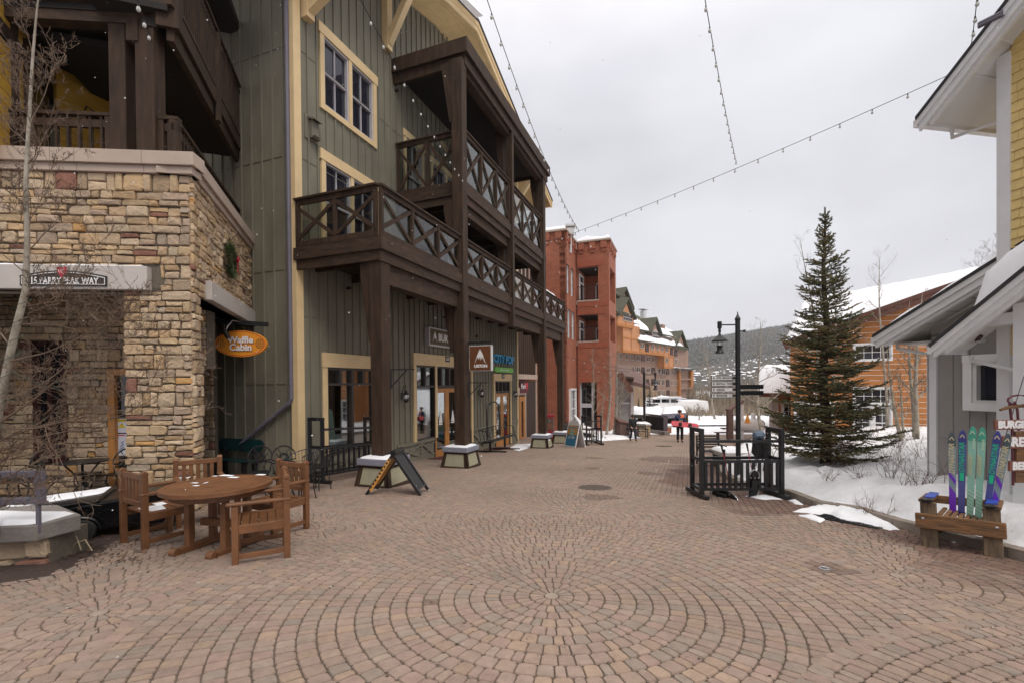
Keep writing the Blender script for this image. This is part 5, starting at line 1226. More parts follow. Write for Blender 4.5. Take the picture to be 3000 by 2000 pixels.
mb=MB(); mb.fbox(B,d1_[0],d1_[0]+.18,-1.0,-.92,-2.4,ztd+.1); mb.fbox(B,d0_[0]-.3,d1_[0]+.18,-1.0,-.9,ztd+.101,ztd+.55); obj('door_trim',mb,M['stonecap'],lk)
ss=thing('shop_sign','dark maroon shop sign lettered Park with a small white emblem','sign',B.p(kx(1530,1130)[0],-.9,kx(1530,1130)[1])); a0,a1=kx(1519,1120)[0],kx(1539,1120)[0]; z1_,z0_=kx(1530,1121)[1],kx(1530,1149)[1]
M['maroon']=mat('maroon_sign',(.10,.015,.03),.5,.1,4,0); mb=MB(); mb.fbox(B,a0,a1,-.99,-.85,z0_,z1_); pn=obj('panel',mb,M['maroon'],ss)
obj('lettering',text_mb('Park',.42,B.p(a0+(a1-a0)*.4,-.84,(z0_+z1_)/2+.08),(B.u[0],B.u[1],0),(0,0,1),.003,.004,1.3),M['white_l'],pn)
mb=MB(); cc=B.p(a0+(a1-a0)*.84,-.84,(z0_+z1_)/2+.12); uu=Vector((B.u[0],B.u[1],0)); mb.prism([cc+uu*x+Vector((0,0,z)) for x,z in ((-.25,.2),(.25,.2),(.2,-.1),(0,-.3),(-.2,-.1))],Vector((B.n[0],B.n[1],0))*.01); obj('emblem',mb,M['crest'],pn)
# pale cream house with small dark windows glimpsed between the balconies and brick
ch=thing('cream_house','pale cream house glimpsed behind the balconies with a row of small dark windows','building',B.p(24,-5,0))
CF=Fr(B.p(LEN+1,-1.6,0),B.u); e=lambda x,y:CF.hit(x,y)
a0=e(1512,790)[0];a1=e(1569,800)[0]; zz=e(1520,735)[1]; mb=MB(); mb.fbox(CF,a0-1,a1+.5,-3,0,2.5,zz); obj('wall',mb,M['stonecap'],ch)
for i in range(5):
    x=1519+i*11.0; q=e(x,775+i*9); q2=e(x+6.5,775+i*9); zt_=zz-.7; mb=MB(); mb.fbox(CF,q[0],q2[0],-.05,.03,zt_-1.1,zt_); obj('window',mb,M['dframe'],ch)
mb=MB(); mb.fbox(CF,a0-1,a1+.6,-3.2,.35,zz,zz+.15); obj('roof',mb,M['lintel'],ch); mb=MB(); snow_slab(mb,[CF.p(a0-1,-3,zz+.15),CF.p(a1+.6,-3,zz+.15),CF.p(a1+.6,.35,zz+.15),CF.p(a0-1,.35,zz+.15)],.4,20,10,.3,3,.2); obj('roof_snow',mb,M['snow'],ch,smooth=True)
# ================================================================ DISTANCE: hotel block, hills, trees, vehicles
HV=ray(2600,1119); HF=Fr(atY(1808,1165,104),HV); HB=thing('hotel_block','long far hotel block with orange bays, tan walls and green gabled roofs','building',HF.p(10,0,-4))
hh=lambda zx,zy,o=0:HF.hit(1700+zx/3.92,800+zy/3.92,o)      # measured on an enlarged crop
M['tan']=mat('tan_wall',(.27,.17,.125),.8,.12,.4,0); M['orb']=mat('orange_bay',(.47,.215,.10),.8,.1,.4,0); M['orbd']=mat('orange_bay_trim',(.38,.15,.04),.8,.1,.4,0); M['groof']=mat('green_roof',(.062,.062,.04),.85,.2,.6,0); M['tandark']=mat('tan_base',(.30,.21,.13),.8,.35,.35,0,col2=(.16,.09,.05))
def hbox(mb,x0,x1,y0,y1,o0,o1,ym=None):
    a=hh(x0,y0,o1);b=hh(x1,y0,o1);c=hh((x0+x1)/2,y1,o1); mb.fbox(HF,a[0],b[0],o0,o1,c[1],hh((x0+x1)/2,y0,o1)[1])
mb=MB(); gz=hh(900,1500)[1]-3
for x0,x1,y0 in ((-200,440,430),(440,680,560),(680,935,690),(935,1075,735),(1075,1135,820),(1135,1240,860)):
    a,b=hh(x0,y0),hh(x1,y0); zt_=hh((x0+x1)/2,y0)[1]; mb.fbox(HF,a[0],b[0],-14,0,gz,zt_)
obj('main_wall',mb,M['tan'],HB)
mb=MB(); a=hh(600,1300,.6);b=hh(880,1300,.6); mb.fbox(HF,a[0],b[0],0,.6,gz,hh(740,1290,.6)[1]); b=hh(1100,1300,.5); mb.fbox(HF,hh(880,1300)[0]+.01,b[0],0,.5,gz,hh(980,1405,.5)[1]); obj('stone_base',mb,M['tandark'],HB)
for nm,x0,x1,y0,y1,o1 in (('orange_bay',430,612,455,612,2.6),('orange_bay',492,680,600,905,2.2),('orange_bay',680,965,795,925,2.0),('orange_bay',965,1068,840,1085,2.0)):
    mb=MB(); hbox(mb,x0,x1,y0,y1,0,o1); o=obj(nm,mb,M['orb'],HB)
    mb=MB(); a=hh(x0,y1,o1+.06);b=hh(x1,y1,o1+.06); c=hh((x0+x1)/2,y1,o1+.06)[1]; t=hh((x0+x1)/2,y0,o1+.06)[1]
    mb.fbox(HF,a[0],b[0],o1-.5,o1+.07,c-.2,c+.35)
    n=4 if x1-x0>250 else 2
    for i in range(n+1): s=a[0]+(b[0]-a[0])*i/n; mb.fbox(HF,s-.12,s+.12,o1,o1+.08,c,t)
    if x1-x0<200 and y1-y0>200: mb.fbox(HF,a[0],b[0],o1,o1+.08,(c+t)/2-.15,(c+t)/2+.2)
    obj('bay_trim',mb,M['orbd'],o)
def gable(x0,x1,xp,ye,yp,o1,wallm,depth=14):
    a=hh(x0,ye,o1);b=hh(x1,ye,o1);p=hh(xp,yp,o1); P=HF.p; ze=(a[1]+b[1])/2; m_=(a[0]+b[0])/2
    w_=MB(); w_.prism([P(a[0]+.8,o1-.8,ze-.3),P(b[0]-.8,o1-.8,ze-.3),P(m_,o1-.8,p[1]-.6)],Vector((-HF.n[0],-HF.n[1],0))*2); obj('gable_wall',w_,M[wallm],HB)
    r_=MB()
    for q in (a,b): r_.add([P(q[0],o1,ze),P(m_,o1,p[1]),P(m_,o1-depth,p[1]),P(q[0],o1-depth,ze),P(q[0],o1,ze-.5),P(m_,o1,p[1]-.5),P(m_,o1-depth,p[1]-.5),P(q[0],o1-depth,ze-.5)],[(0,1,2,3),(7,6,5,4),(0,4,5,1),(1,5,6,2),(2,6,7,3),(3,7,4,0)])
    obj('gable_roof',r_,M['groof'],HB)
gable(440,625,540,375,160,1.0,'tan',16); gable(462,650,566,492,280,3.4,'orb',10); gable(815,950,883,690,505,1.5,'tan',14); gable(1100,1250,1188,850,662,1.0,'tan',14)
mb=MB(); P=HF.p
def slope_roof(x0,x1,ye,yt,o1,back,name,m,sn=0):
    a=hh(x0,ye,o1);b=hh(x1,ye,o1); ze=hh((x0+x1)/2,ye,o1)[1]; zt_=hh((x0+x1)/2,yt,o1-back)[1]; mb=MB(); q=[P(a[0],o1,ze),P(b[0],o1,ze),P(b[0],o1-back,zt_),P(a[0],o1-back,zt_)]
    mb.add(q+[v+Vector((0,0,-.4)) for v in q],[(0,1,2,3),(7,6,5,4),(0,4,5,1),(1,5,6,2),(2,6,7,3),(3,7,4,0)]); r_=obj(name,mb,M[m],HB)
    if sn: mb=MB(); snow_slab(mb,[v+Vector((0,0,.01)) for v in q],sn,24,6,.9,4,.5); obj('roof_snow',mb,M['snow'],r_,smooth=True)
slope_roof(425,560,455,290,3.0,6,'lower_roof','groof'); slope_roof(425,545,260,178,.5,6,'upper_roof','groof')
slope_roof(612,825,650,535,.8,5,'roof_slope','groof',.5); slope_roof(640,885,600,515,-5,6,'ridge_roof','groof')
slope_roof(678,1098,800,752,2.6,2.6,'eave_roof','groof',.45); slope_roof(935,1075,712,660,.8,4,'roof_slope','groof',.5); slope_roof(1070,1190,830,740,.8,4,'roof_slope','groof',.5); slope_roof(1005,1200,730,663,-4,6,'ridge_roof','groof',.3); slope_roof(1135,1250,860,760,1.0,4,'ridge_roof','groof')
# right annex with balconies
mb=MB(); hbox(mb,1135,1300,1105,1560,-6,-.6); obj('annex',mb,M['tan'],HB)
mb=MB(); hbox(mb,1140,1155,1105,1450,-.6,.8); obj('annex_pillar',mb,M['orbd'],HB); mb=MB(); hbox(mb,1275,1300,1105,1420,-.6,.8); obj('annex_pillar',mb,M['orbd'],HB)
for y in (1205,1310,1400): mb=MB(); hbox(mb,1156,1274,y,y+18,-.6,.8); obj('annex_balcony',mb,M['tan'],HB)
mb=MB(); hbox(mb,1108,1310,1090,1108,-7,1.6); o=obj('annex_roof',mb,M['dframe'],HB); a=hh(1108,1092,1.6);b=hh(1310,1092,1.6); mb=MB(); snow_slab(mb,[P(a[0],1.6,a[1]),P(b[0],1.6,a[1]),P(b[0],-7,a[1]),P(a[0],-7,a[1])],.4,10,10,.3,2,.4); obj('roof_snow',mb,M['snow'],o,smooth=True)
WT=[(435,475,620,695),(558,592,625,700,1),(640,655,652,697,1),(697,735,672,740),(757,795,680,748),(970,1005,728,790),(1030,1055,740,795),
(437,475,760,840),(558,592,770,848,1),(627,660,782,852,1),(690,727,800,865,1),(743,785,805,900,2),(808,843,815,880,1),(870,897,822,888,1),(925,952,838,898,1),(977,1007,845,905,1),
(440,475,910,985),(512,543,920,995),(577,608,928,1000),(637,680,935,1005),(697,738,940,1010,2),(758,797,948,1015),(820,850,955,1020),(875,910,962,1025),(977,1005,965,1025,1),(1035,1062,965,1060,2),(1085,1108,980,1045),(1030,1062,855,940,2),(1078,1112,870,950,2),
(515,545,1060,1130),(580,617,1065,1138),(640,682,1068,1140),(697,738,1075,1145,2),(760,800,1077,1145),(815,857,1080,1150,2),(877,915,1090,1155),(930,970,1095,1160),(985,1020,1098,1160,2),(1037,1060,1102,1165),(1083,1107,1103,1165),
(757,787,1212,1290,2),(815,857,1210,1290,2),(877,912,1215,1285),(930,965,1217,1287),(985,1020,1220,1300,2),(1037,1060,1220,1288),(1087,1110,1222,1288),
(757,787,1345,1400,2),(820,857,1343,1400,2),(880,915,1340,1405),(935,967,1342,1406),(988,1022,1343,1402,2),(1040,1063,1342,1405),(1088,1112,1345,1405),(1230,1262,1128,1190,3),(1230,1262,1240,1295,3)]
for q in WT:
    x0,x1,y0,y1=q[:4]; k=q[4] if len(q)>4 else 0; o={0:.0,1:2.05,2:.0,3:-.6}[k]
    if k==2 and 680<(x0+x1)/2<1068 and y0<960 and y0>790 : o=2.0
    a=hh(x0,y0,o);b=hh(x1,y0,o);z0_=hh((x0+x1)/2,y1,o)[1];z1_=a[1]; mb=MB()
    if k in(2,3): 
        mb.fbox(HF,a[0],b[0],o,o+.08,z0_,z1_); w_=obj('balcony_recess',mb,M['browns'],HB); mb=MB(); mb.fbox(HF,a[0]+.1,b[0]-.1,o+.08,o+.16,z0_,z0_+1.0); obj('balcony_rail',mb,M['redf'],w_); continue
    t=.16
    for p_ in ((a[0],a[0]+t,z0_,z1_),(b[0]-t,b[0],z0_,z1_),(a[0]+t,b[0]-t,z0_,z0_+t),(a[0]+t,b[0]-t,z1_-t,z1_),((a[0]+b[0])/2-.09,(a[0]+b[0])/2+.09,z0_+t,z1_-t)): mb.fbox(HF,p_[0],p_[1],o,o+.15,p_[2],p_[3])
    w_=obj('window',mb,M['stonecap'],HB); mb=MB(); mb.fbox(HF,a[0]+t*.5,b[0]-t*.5,o+.02,o+.06,z0_+t*.5,z1_-t*.5); obj('pane',mb,M['glassw'],w_)
for (x0,x1,y0,y1,o) in ((490,592,480,558,2.65),(822,900,668,766,.75)):
    a=hh(x0,y0,o);b=hh(x1,y0,o);z0_=hh((x0+x1)/2,y1,o)[1];z1_=hh((x0+x1)/2,y0-30,o)[1]; mb=MB(); P=HF.p
    pts=[P(a[0],o,z0_),P(b[0],o,z0_),P(b[0],o,z0_+(z1_-z0_)*.6),P((a[0]+b[0])/2,o,z1_),P(a[0],o,z0_+(z1_-z0_)*.6)]; mb.prism(pts,Vector((HF.n[0],HF.n[1],0))*.12); w_=obj('gable_window',mb,M['stonecap'],HB)
    n=5
    mb=MB()
    for i in range(n):
        for j in range(2): s0=a[0]+.15+(b[0]-a[0]-.2)*i/n; mb.fbox(HF,s0,s0+(b[0]-a[0]-.2)/n-.15,o+.12,o+.17,z0_+.2+j*(z1_-z0_)*.34,z0_+.2+j*(z1_-z0_)*.34+(z1_-z0_)*.26)
    obj('panes',mb,M['glassw'],w_)
for zx,zy in ((745,490),(695,580),(960,640)): 
    q=hh(zx,zy,-3); mb=MB(); mb.fbox(HF,q[0]-.9,q[0]+.9,-4,-3,q[1]-2,q[1]+1.2); c_=obj('chimney',mb,M['tan'] if zx!=745 else M['light'],HB)
    if zx==745: mb=MB(); mb.fbox(HF,q[0]-1.6,q[0]+1.6,-4.3,-2.7,q[1]+1.6,q[1]+1.75); mb.fbox(HF,q[0]-.1,q[0]+.1,-3.6,-3.4,q[1]+1.2,q[1]+1.6); obj('cowl',mb,M['light'],c_)
# ---- hills
def ridge(px):   # skyline measured in the photograph
    pts=[(-3000,1080),(600,1060),(1500,1030),(1990,1000),(2100,985),(2200,968),(2300,952),(2420,930),(2700,905),(3200,900),(5000,960)]
    for a,b in zip(pts[:-1],pts[1:]):
        if a[0]<=px<=b[0]: t=(px-a[0])/(b[0]-a[0]); return a[1]+(b[1]-a[1])*t
    return 1080
mb=MB(); vs=[];fs=[]; cols=70; rows=26; YR=1500.
hcol=[]
for i in range(cols+1):
    px=0+4000*i/cols
    ry=ridge(px)
    for j in range(rows+1):
        t=j/rows; Y=330+(YR-330)*t; base=1150-(1150-ry)*(t**.8); 
        v=atY(px,base+3*fbm(px*.01,t*6),Y); vs.append(v)
    v=atY(px,ry+60,YR+500); vs.append(v)
R2=rows+2
for i in range(cols):
    for j in range(R2-1): a=i*R2+j; fs.append((a,a+R2,a+R2+1,a+1))
mb.add(vs,fs); M['hill']=mat('forested_hill',(.038,.041,.038),.95,.25,.02,0,col2=(.055,.055,.05)); hillo=struct('hills',mb,M['hill'],True)
def hillp(px,py):   # point on the hill sheet seen at this place
    ry=ridge(px); t=max(0,min(1,(1150-py)/(1150-ry)))**1.25; return atY(px,py,330+(YR-330)*t),t
# forest on the hill: one far wood
fo=MB(); r4=random.Random(9)
for i in range(26000):
    px=r4.uniform(1930,2460) if i%4 else r4.uniform(1000,3300); ry=ridge(px); f_=r4.random()
    py=ry+(1150-ry)*(f_**.9)
    band=fbm(px*.012,py*.02,5)
    yy=(py-ry)/(1150-ry)
    if .42<yy<.6 and band>-.05 and r4.random()<.75: continue
    if yy>.62 and r4.random()<.55: continue
    v,t=hillp(px,py); s=v.y/1340*r4.uniform(2.2,4.2); h=s*r4.uniform(1.1,1.9)
    if yy<.5: c=r4.choice([(.045,.05,.046),(.05,.056,.05),(.056,.06,.054),(.04,.046,.043)])
    else: c=r4.choice([(.13,.105,.075),(.16,.13,.09),(.05,.052,.04),(.11,.09,.07),(.04,.045,.03)])
    k=.5+.5*(1-t); fo.cc=c; n=4; w_=s*.22
    if yy<.5: w_=s*.3
    a0=r4.random()*6
    fo.add([v+Vector((w_*math.cos(a0+q*1.57),w_*math.sin(a0+q*1.57),-s*.1)) for q in range(4)]+[v+Vector((0,0,h))],[(0,1,4),(1,2,4),(2,3,4),(3,0,4)])
fm=mat('far_forest',(1,1,1),.95,.15,.02,0,attr=True); o=obj('hillside_forest',fo,fm); tag(o,'far hillside forest of dark conifers and bare aspens fading under cloud','forest',kind='stuff')
# village houses on the hillside
for i in range(84):
    px=r4.uniform(2022,2330) if i<70 else r4.uniform(2150,2330); py=r4.uniform(1085,1122)-(px-2020)*.05 if i<70 else r4.uniform(1020,1075)
    v,t=hillp(px,py); s=v.y/1340; w_=s*r4.uniform(6,13) if i<70 else s*r4.uniform(2,4); h=s*r4.uniform(2,4.5)*(1.2 if i<70 else .5)
    if i==0 or True:
        k=thing('hillside_house',f'tiny snow-roofed house scattered on the far hillside','house',v,'snow-roofed houses on the far hillside'); a=r4.uniform(-.5,.5); mt=Matrix.Rotation(a,3,'Z')
        mb=MB(); mb.box(v+Vector((0,0,h*.4)),(w_,w_*.8,h*.8),mt); obj('wall',mb,M['browns'],k)
        mb=MB(); e=w_*.6; f_=w_*.5; z0=h*.78; z1=h*1.45; pts=[Vector(q) for q in ((-e,-f_,z0),(e,-f_,z0),(e,0,z1),(-e,0,z1),(e,f_,z0),(-e,f_,z0))]; pts=[v+mt@q for q in pts]
        mb.add(pts,[(0,1,2,3),(3,2,4,5),(0,3,5),(1,4,2),(0,5,4,1)]); obj('snowy_roof',mb,M['snow'],k)
# pale snow streaks on open slopes
mb=MB()
for i in range(110):
    if i<60: px=r4.uniform(2015,2340); py=1112-(px-2015)*.19+r4.gauss(0,9)-r4.random()*22
    else: px=r4.uniform(2010,2345); py=r4.uniform(1095,1150)
    if not(1930<px<2400): continue
    v,t=hillp(px,py); s=v.y/1340; w_=s*r4.uniform(2,5); h=s*r4.uniform(1.5,4); v.y-=4*t
    mb.add([v+Vector((-w_,-1,-h*.3)),v+Vector((w_,-1,-h*.3)),v+Vector((w_*.6,0,h)),v+Vector((-w_*.5,0,h*.9))],[(0,1,2,3)])
o=obj('slope_snow',mb,M['snowg']); o['kind']='structure'; o.name='snow_clearings'
# bare grove between hotel and plaza lot
gr=MB()
for i in range(620):
    px=r4.uniform(2012,2345); Y=r4.uniform(70,200); b=atY(px,1150,Y); b.z=farz(b.x,b.y)-.2; h=r4.uniform(2.5,6)*(.8+Y/260)
    gr.cc=r4.choice([(.16,.12,.085),(.22,.18,.13),(.12,.09,.07),(.27,.23,.17)])
    top=b+Vector((r4.uniform(-.5,.5),0,h)); gr.tube([b,b.lerp(top,.5)+Vector((r4.uniform(-.2,.2),0,0)),top],[.10,.06,.02],3,False)
    for k in range(9):
        t=r4.uniform(.25,.95); p=b.lerp(top,t); a=r4.random()*6.28; l=h*.22*(1.15-t); gr.tube([p,p+Vector((l*math.cos(a),l*math.sin(a),l*1.1))],[.045,.012],3,False)
for i in range(9000):   # dry brush between the trunks
    px=r4.uniform(1990,2360); Y=r4.uniform(58,200); b=atY(px,1150,Y); b.z=farz(b.x,b.y); h=r4.uniform(.5,1.7)*(.7+Y/200); w_=h*r4.uniform(.5,1.1); gr.cc=r4.choice([(.17,.13,.09),(.23,.185,.13),(.12,.09,.065),(.28,.23,.17)]); o_=Vector((r4.uniform(-w_,w_),0,h)); gr.add([b+Vector((-.05,0,-.1)),b+Vector((.05,0,-.1)),b+o_,b+Vector((r4.uniform(-w_,w_),.2,h*.8))],[(0,1,2),(0,1,3)])
o=obj('bare_grove',gr,fm); tag(o,'tangle of bare pale aspens and willows beyond the snowy lot',kind='stuff')
# ---- snowy low roofs (pavilion) behind the ramp
def roofbox(name,label,cat,pts,th,legs,snow=.35,matn='dframe'):
    t=thing(name,label,cat,pts[0]); mb=MB(); q=[Vector(p) for p in pts]; mb.add(q+[v+Vector((0,0,-th)) for v in q],[(0,1,2,3),(7,6,5,4),(0,4,5,1),(1,5,6,2),(2,6,7,3),(3,7,4,0)]); r_=obj('roof',mb,M[matn],t)
    mb=MB(); snow_slab(mb,[v+Vector((0,0,.01)) for v in q],snow,40,10,.4,2,.3); obj('roof_snow',mb,M['snow'],r_,smooth=True)
    for l in legs: mb=MB(); b=Vector(l); mb.fbox(Fr((b.x,b.y),(1,0)),-.18,.18,-.18,.18,g(b.x,b.y)-.3,b.z); obj('post',mb,M['brown'],t)
    return t
roofbox('pavilion','long low pavilion roof loaded with snow behind the ramp railing','pavilion',[atY(1815,1212,42),atY(1948,1216,42),atY(1940,1200,50),atY(1830,1199,50)],.35,[atY(1835,1222,43),atY(1875,1222,43),atY(1900,1222,43),atY(1940,1222,43)])
roofbox('snowy_shelter','square dark posted shelter under a thick snow roof left of the snowboarder','shelter',[atY(1938,1212,40),atY(2010,1208,40),atY(2003,1196,48),atY(1945,1198,48)],.4,[atY(1958,1218,41),atY(1970,1218,41),atY(1990,1218,41),atY(2008,1214,41),atY(1945,1218,41)],.3,'grayp')
roofbox('red_edged_canopy','wide red edged porte cochere canopy with drifted snow before the hotel','canopy',[atY(1918,1170,88),atY(2005,1178,88),atY(2018,1176,96),atY(1932,1163,96)],1.0,[atY(1925,1178,90),atY(1975,1178,90),atY(2003,1180,90)],.5,'crest')
# ---- vans and cars
def vehicle(name,label,px,py,Y,L_,H_,W_,colm,ang,van=True):
    c=atY(px,py,Y); t=thing(name,label,name.split('_')[-1],c,world=False); t.rotation_euler=(0,0,ang)
    prof=[(-L_/2,.35),(-L_/2,H_*.55),(-L_/2+.15,H_*.95),(-L_/2+.3,H_),(L_*.28,H_),(L_*.38,H_*.62),(L_/2-.1,H_*.52),(L_/2,.35)]
    mb=MB(); mb.prism([(x,-W_/2,z) for x,z in prof],(0,W_,0)); obj('body',mb,M[colm],t,bevel=.05)
    for i in range(3):
        mb=MB(); a=-L_/2+.45+i*(L_*.72)/3; mb.box((a+L_*.1,-W_/2-.012,H_*.76),(L_*.2,.02,H_*.24)); obj('window',mb,M['glass'],t)
    mb=MB(); mb.box((0,-W_/2+.02,H_-.0+.06),(L_*.6,W_*.7,.1)); obj('roof_snow',mb,M['snow'],t)
    for sx in (-.32,.32):
        for sy in (-1,1): mb=MB(); mb.lathe([(.2,-.12),(.36,-.11),(.36,.11),(.2,.12)],(L_*sx,sy*(W_/2-.1),.36),16,Matrix.Rotation(R(90),3,'X')); w_=obj('wheel',mb,M['rub'],t); mb=MB(); mb.lathe([(.19,-.13),(.19,.13)],(L_*sx,sy*(W_/2-.1),.36),12,Matrix.Rotation(R(90),3,'X')); obj('rim',mb,M['chrome'],w_)
    for sy in (-.6,.6): mb=MB(); mb.box((L_/2-.02,sy*W_/2,H_*.42),(.06,.25,.14)); obj('headlight',mb,M['light'],t)
vehicle('white_van','white passenger van parked beyond the snowboarder',2022,1213,66,4.6,2.0,2.0,'white_l',R(178))
vehicle('snow_covered_van','white van roof buried in snow in front of the hotel canopy',1952,1204,74,6.2,2.3,2.0,'white_l',R(4))
vehicle('dark_car','small dark car parked under the canopy edge',1985,1190,84,4.3,1.5,1.8,'blackm',R(10))
# ---- brown timber gable entry left of the hotel (ticket hall roof)
gt=thing('timber_gable_porch','brown shingled porch roof with timber brackets against the brick tower','porch',atY(1840,1250,45))
M['shk']=mat('brown_shakes',(.12,.07,.06),.9,.2,3,.2)
mb=MB(); q=[atY(1812,1062,44),atY(1842,1100,38),atY(1905,1128,38),atY(1890,1112,46)]; q=[atY(1810,1065,46),atY(1815,1105,38),atY(1903,1130,38),atY(1872,1092,46)]; mb.add(q+[v+Vector((0,0,-.3)) for v in q],[(0,1,2,3),(7,6,5,4),(0,4,5,1),(1,5,6,2),(2,6,7,3),(3,7,4,0)]); obj('roof',mb,M['shk'],gt)
mb=MB(); mb.bar(atY(1813,1092,37.6),atY(1848,1148,37.6),.35,.5); obj('barge_board',mb,M['fascia'],gt)
for i in range(8): mb=MB(); a=atY(1820+i*5,1102+i*.6,37.5); mb.bar(a,a+Vector((0,.4,-.25)),.12,.2); obj('rafter_end',mb,M['brown'],gt)
mb=MB(); PFr=Fr(atY(1820,1200,40),(1,0)); a,b=PFr.hit(1810,1150),PFr.hit(1847,1150); mb.fbox(PFr,a[0],b[0],-3,0,-3.5,PFr.hit(1830,1105)[1]); obj('wall',mb,M['grayw'],gt)
mb=MB(); a,b=PFr.hit(1846,1150),PFr.hit(1855,1150); mb.fbox(PFr,a[0],b[0],-.3,.2,-3.5,PFr.hit(1830,1122)[1]); obj('pillar',mb,M['lintel'],gt)
t=thing('banner_sign','pale blank-looking horizontal shop board hung on the porch by the aspens','sign',PFr.p(0,0,0)); mb=MB(); a,b=PFr.hit(1814,1178,.4),PFr.hit(1846,1182,.4); mb.fbox(PFr,a[0],b[0],.3,.4,b[1],a[1]); obj('board',mb,M['vinyl'],t)
# ---- ground-level retaining: ramp with railing and brick pier
rp=thing('ramp_railing','black picket railing along the sloping ramp by the lamp planter','railing',G(1950,1262))
mb=MB(); a=atY(1890,1252,34);b=atY(1952,1262,31.5); ta=atY(1890,1211,34); tb=atY(1952,1218,31.5)
for (p,q) in ((ta,tb),(atY(1890,1216,34),atY(1952,1223,31.5)),(a,b)): mb.bar(p,q,.07,.07)
n=26
for i in range(n+1): p=a.lerp(b,i/n); q=atY(1890,1216,34).lerp(atY(1952,1223,31.5),i/n); mb.bar(p,q,.05 if i%9 else .09,.05)
obj('pickets',mb,M['black'],rp)
mb=MB(); a2=atY(1944,1222,31.2);b2=atY(1956,1217,30);c2=atY(1956,1258,30);d2=atY(1944,1263,31.2); mb.add([a2,b2,c2,d2],[(0,1,2,3)]); obj('mesh_panel',mb,M['grayp'],rp)
mb=MB(); w0=atY(1885,1262,34);w1=atY(1955,1272,31); mb.bar(w0,w1,.4,.4); obj('ramp_wall',mb,M['slab'],rp)
bp_=G(1957,1268); t=thing('brick_pier','low red brick pier with snow cap at the end of the ramp','pier',bp_,world=True); PF=Fr(bp_,(1,.35)); mb=MB(); mb.fbox(PF,-.3,.3,-.7,.0,bp_.z-.4,bp_.z+.42) ; obj('pier',mb,M['brick'],t)
mb=MB(); mb.fbox(PF,-.36,.36,-.76,.06,bp_.z+.42,bp_.z+.54); obj('cap',mb,M['lintel'],t); mb=MB(); snow_slab(mb,[PF.p(-.34,.04,bp_.z+.54),PF.p(.34,.04,bp_.z+.54),PF.p(.34,-.74,bp_.z+.54),PF.p(-.34,-.74,bp_.z+.54)],.1,10,10,.3,2,.2); obj('cap_snow',mb,M['snow'],t,smooth=True)
# snow field banks in front of the far lot
mb=MB(); vs=[];fs=[]
xs=rg(1,30,.8); ys=rg(31.5,62,1.2)
for y in ys:
    for x in xs:
        e=min(1,max(0,(y-31.5)/4)); vs.append((x,y,g(x,y)+(.05+.12*fbm(x*.3,y*.3))*e-.038*max(0,y-36)))
nx=len(xs)
for j in range(len(ys)-1):
    for i in range(nx-1): fs.append((j*nx+i,j*nx+i+1,(j+1)*nx+i+1,(j+1)*nx+i))
mb.add(vs,fs); struct('snow_mounds',mb,M['snow'],True)

# ---- the snowy air between here and the hills
hm=MB(); hm.box((650,1090,140),(6700,2300,340)); hz=obj('haze',hm,None); hz['kind']='stuff'
m_=bpy.data.materials.new('air'); m_.use_nodes=True; t_=m_.node_tree; t_.nodes.clear(); o_=t_.nodes.new('ShaderNodeOutputMaterial'); v_=t_.nodes.new('ShaderNodeVolumePrincipled'); v_.inputs['Density'].default_value=.00012; v_.inputs['Color'].default_value=(.97,.97,1,1); t_.links.new(v_.outputs[0],o_.inputs['Volume']); hz.data.materials.append(m_); SC.cycles.volume_bounces=2
# ================================================================ FURNITURE
def place(t,px,py,rz,flat=False):
    q=G(px,py); t.location=q; t.rotation_euler=tilt(rz) if flat else (0,0,rz); return t
def head(pa,pb): a,b=G(*pa),G(*pb); return math.atan2((b-a).y,(b-a).x)
# --- brown garden armchair, facing +x, origin under the seat centre
def make_armchair(label):
    t=thing('garden_armchair',label,'chair',(0,0,0),'brown slatted armchairs round the table',world=False)
    W,D,Hs,Hb=.60,.54,.43,.90; p=.062
    for sy in (-1,1):
        y=sy*(W/2-p/2)
        mb=MB(); mb.box((-D/2+.03,y,Hb/2-.01),(p,p,Hb-.02)); mb.lathe([(.034,-p/2),(.034,p/2)],(-D/2+.03,y,Hb-.02),14,Matrix.Rotation(R(90),3,'X')); obj('rear_leg',mb,M['teak'],t,bevel=.006)
        mb=MB(); mb.box((D/2-.03,y,.31),(p,p,.62)); obj('front_leg',mb,M['teak'],t,bevel=.006)
        mb=MB(); mb.box((.02,y,.645),(D+.06,.07,.035)); obj('armrest',mb,M['teak'],t,bevel=.012)
        mb=MB(); mb.box((0,y,.10),(D-.1,.028,.05)); obj('stretcher',mb,M['teak'],t,bevel=.004)
        mb=MB(); mb.box((0,y,Hs-.05),(D-.1,.04,.09)); obj('seat_rail',mb,M['teak'],t,bevel=.004)
    mb=MB(); mb.box((D/2-.03,0,Hs-.055),(.035,W-.12,.08)); obj('front_rail',mb,M['teak'],t,bevel=.004)
    mb=MB(); mb.box((-D/2+.03,0,.84),(.035,W-.12,.07)); obj('back_rail',mb,M['teak'],t,bevel=.006)
    mb=MB(); mb.box((-D/2+.03,0,.53),(.035,W-.12,.06)); obj('back_rail',mb,M['teak'],t,bevel=.006)
    for i in range(5): mb=MB(); mb.box((-D/2+.03,-.17+i*.085,.685),(.018,.05,.26)); obj('back_slat',mb,M['teak'],t,bevel=.004)
    for i in range(6):
        x=-D/2+.09+i*.083; k=(i-2.3)/2.7; z=Hs-.012+.02*k*k-.012; mb=MB(); mb.box((x,0,z),(.072,W-.02 if i<5 else W-.1,.02),Matrix.Rotation(-.06*k,3,'Y')); obj('seat_slat',mb,M['teak'],t,bevel=.004)
    return t
ch0=make_armchair('brown slatted armchair nearest the camera, turned side-on at the right of the round table')
place(ch0,768,1622,head((828,1649),(698,1667)))
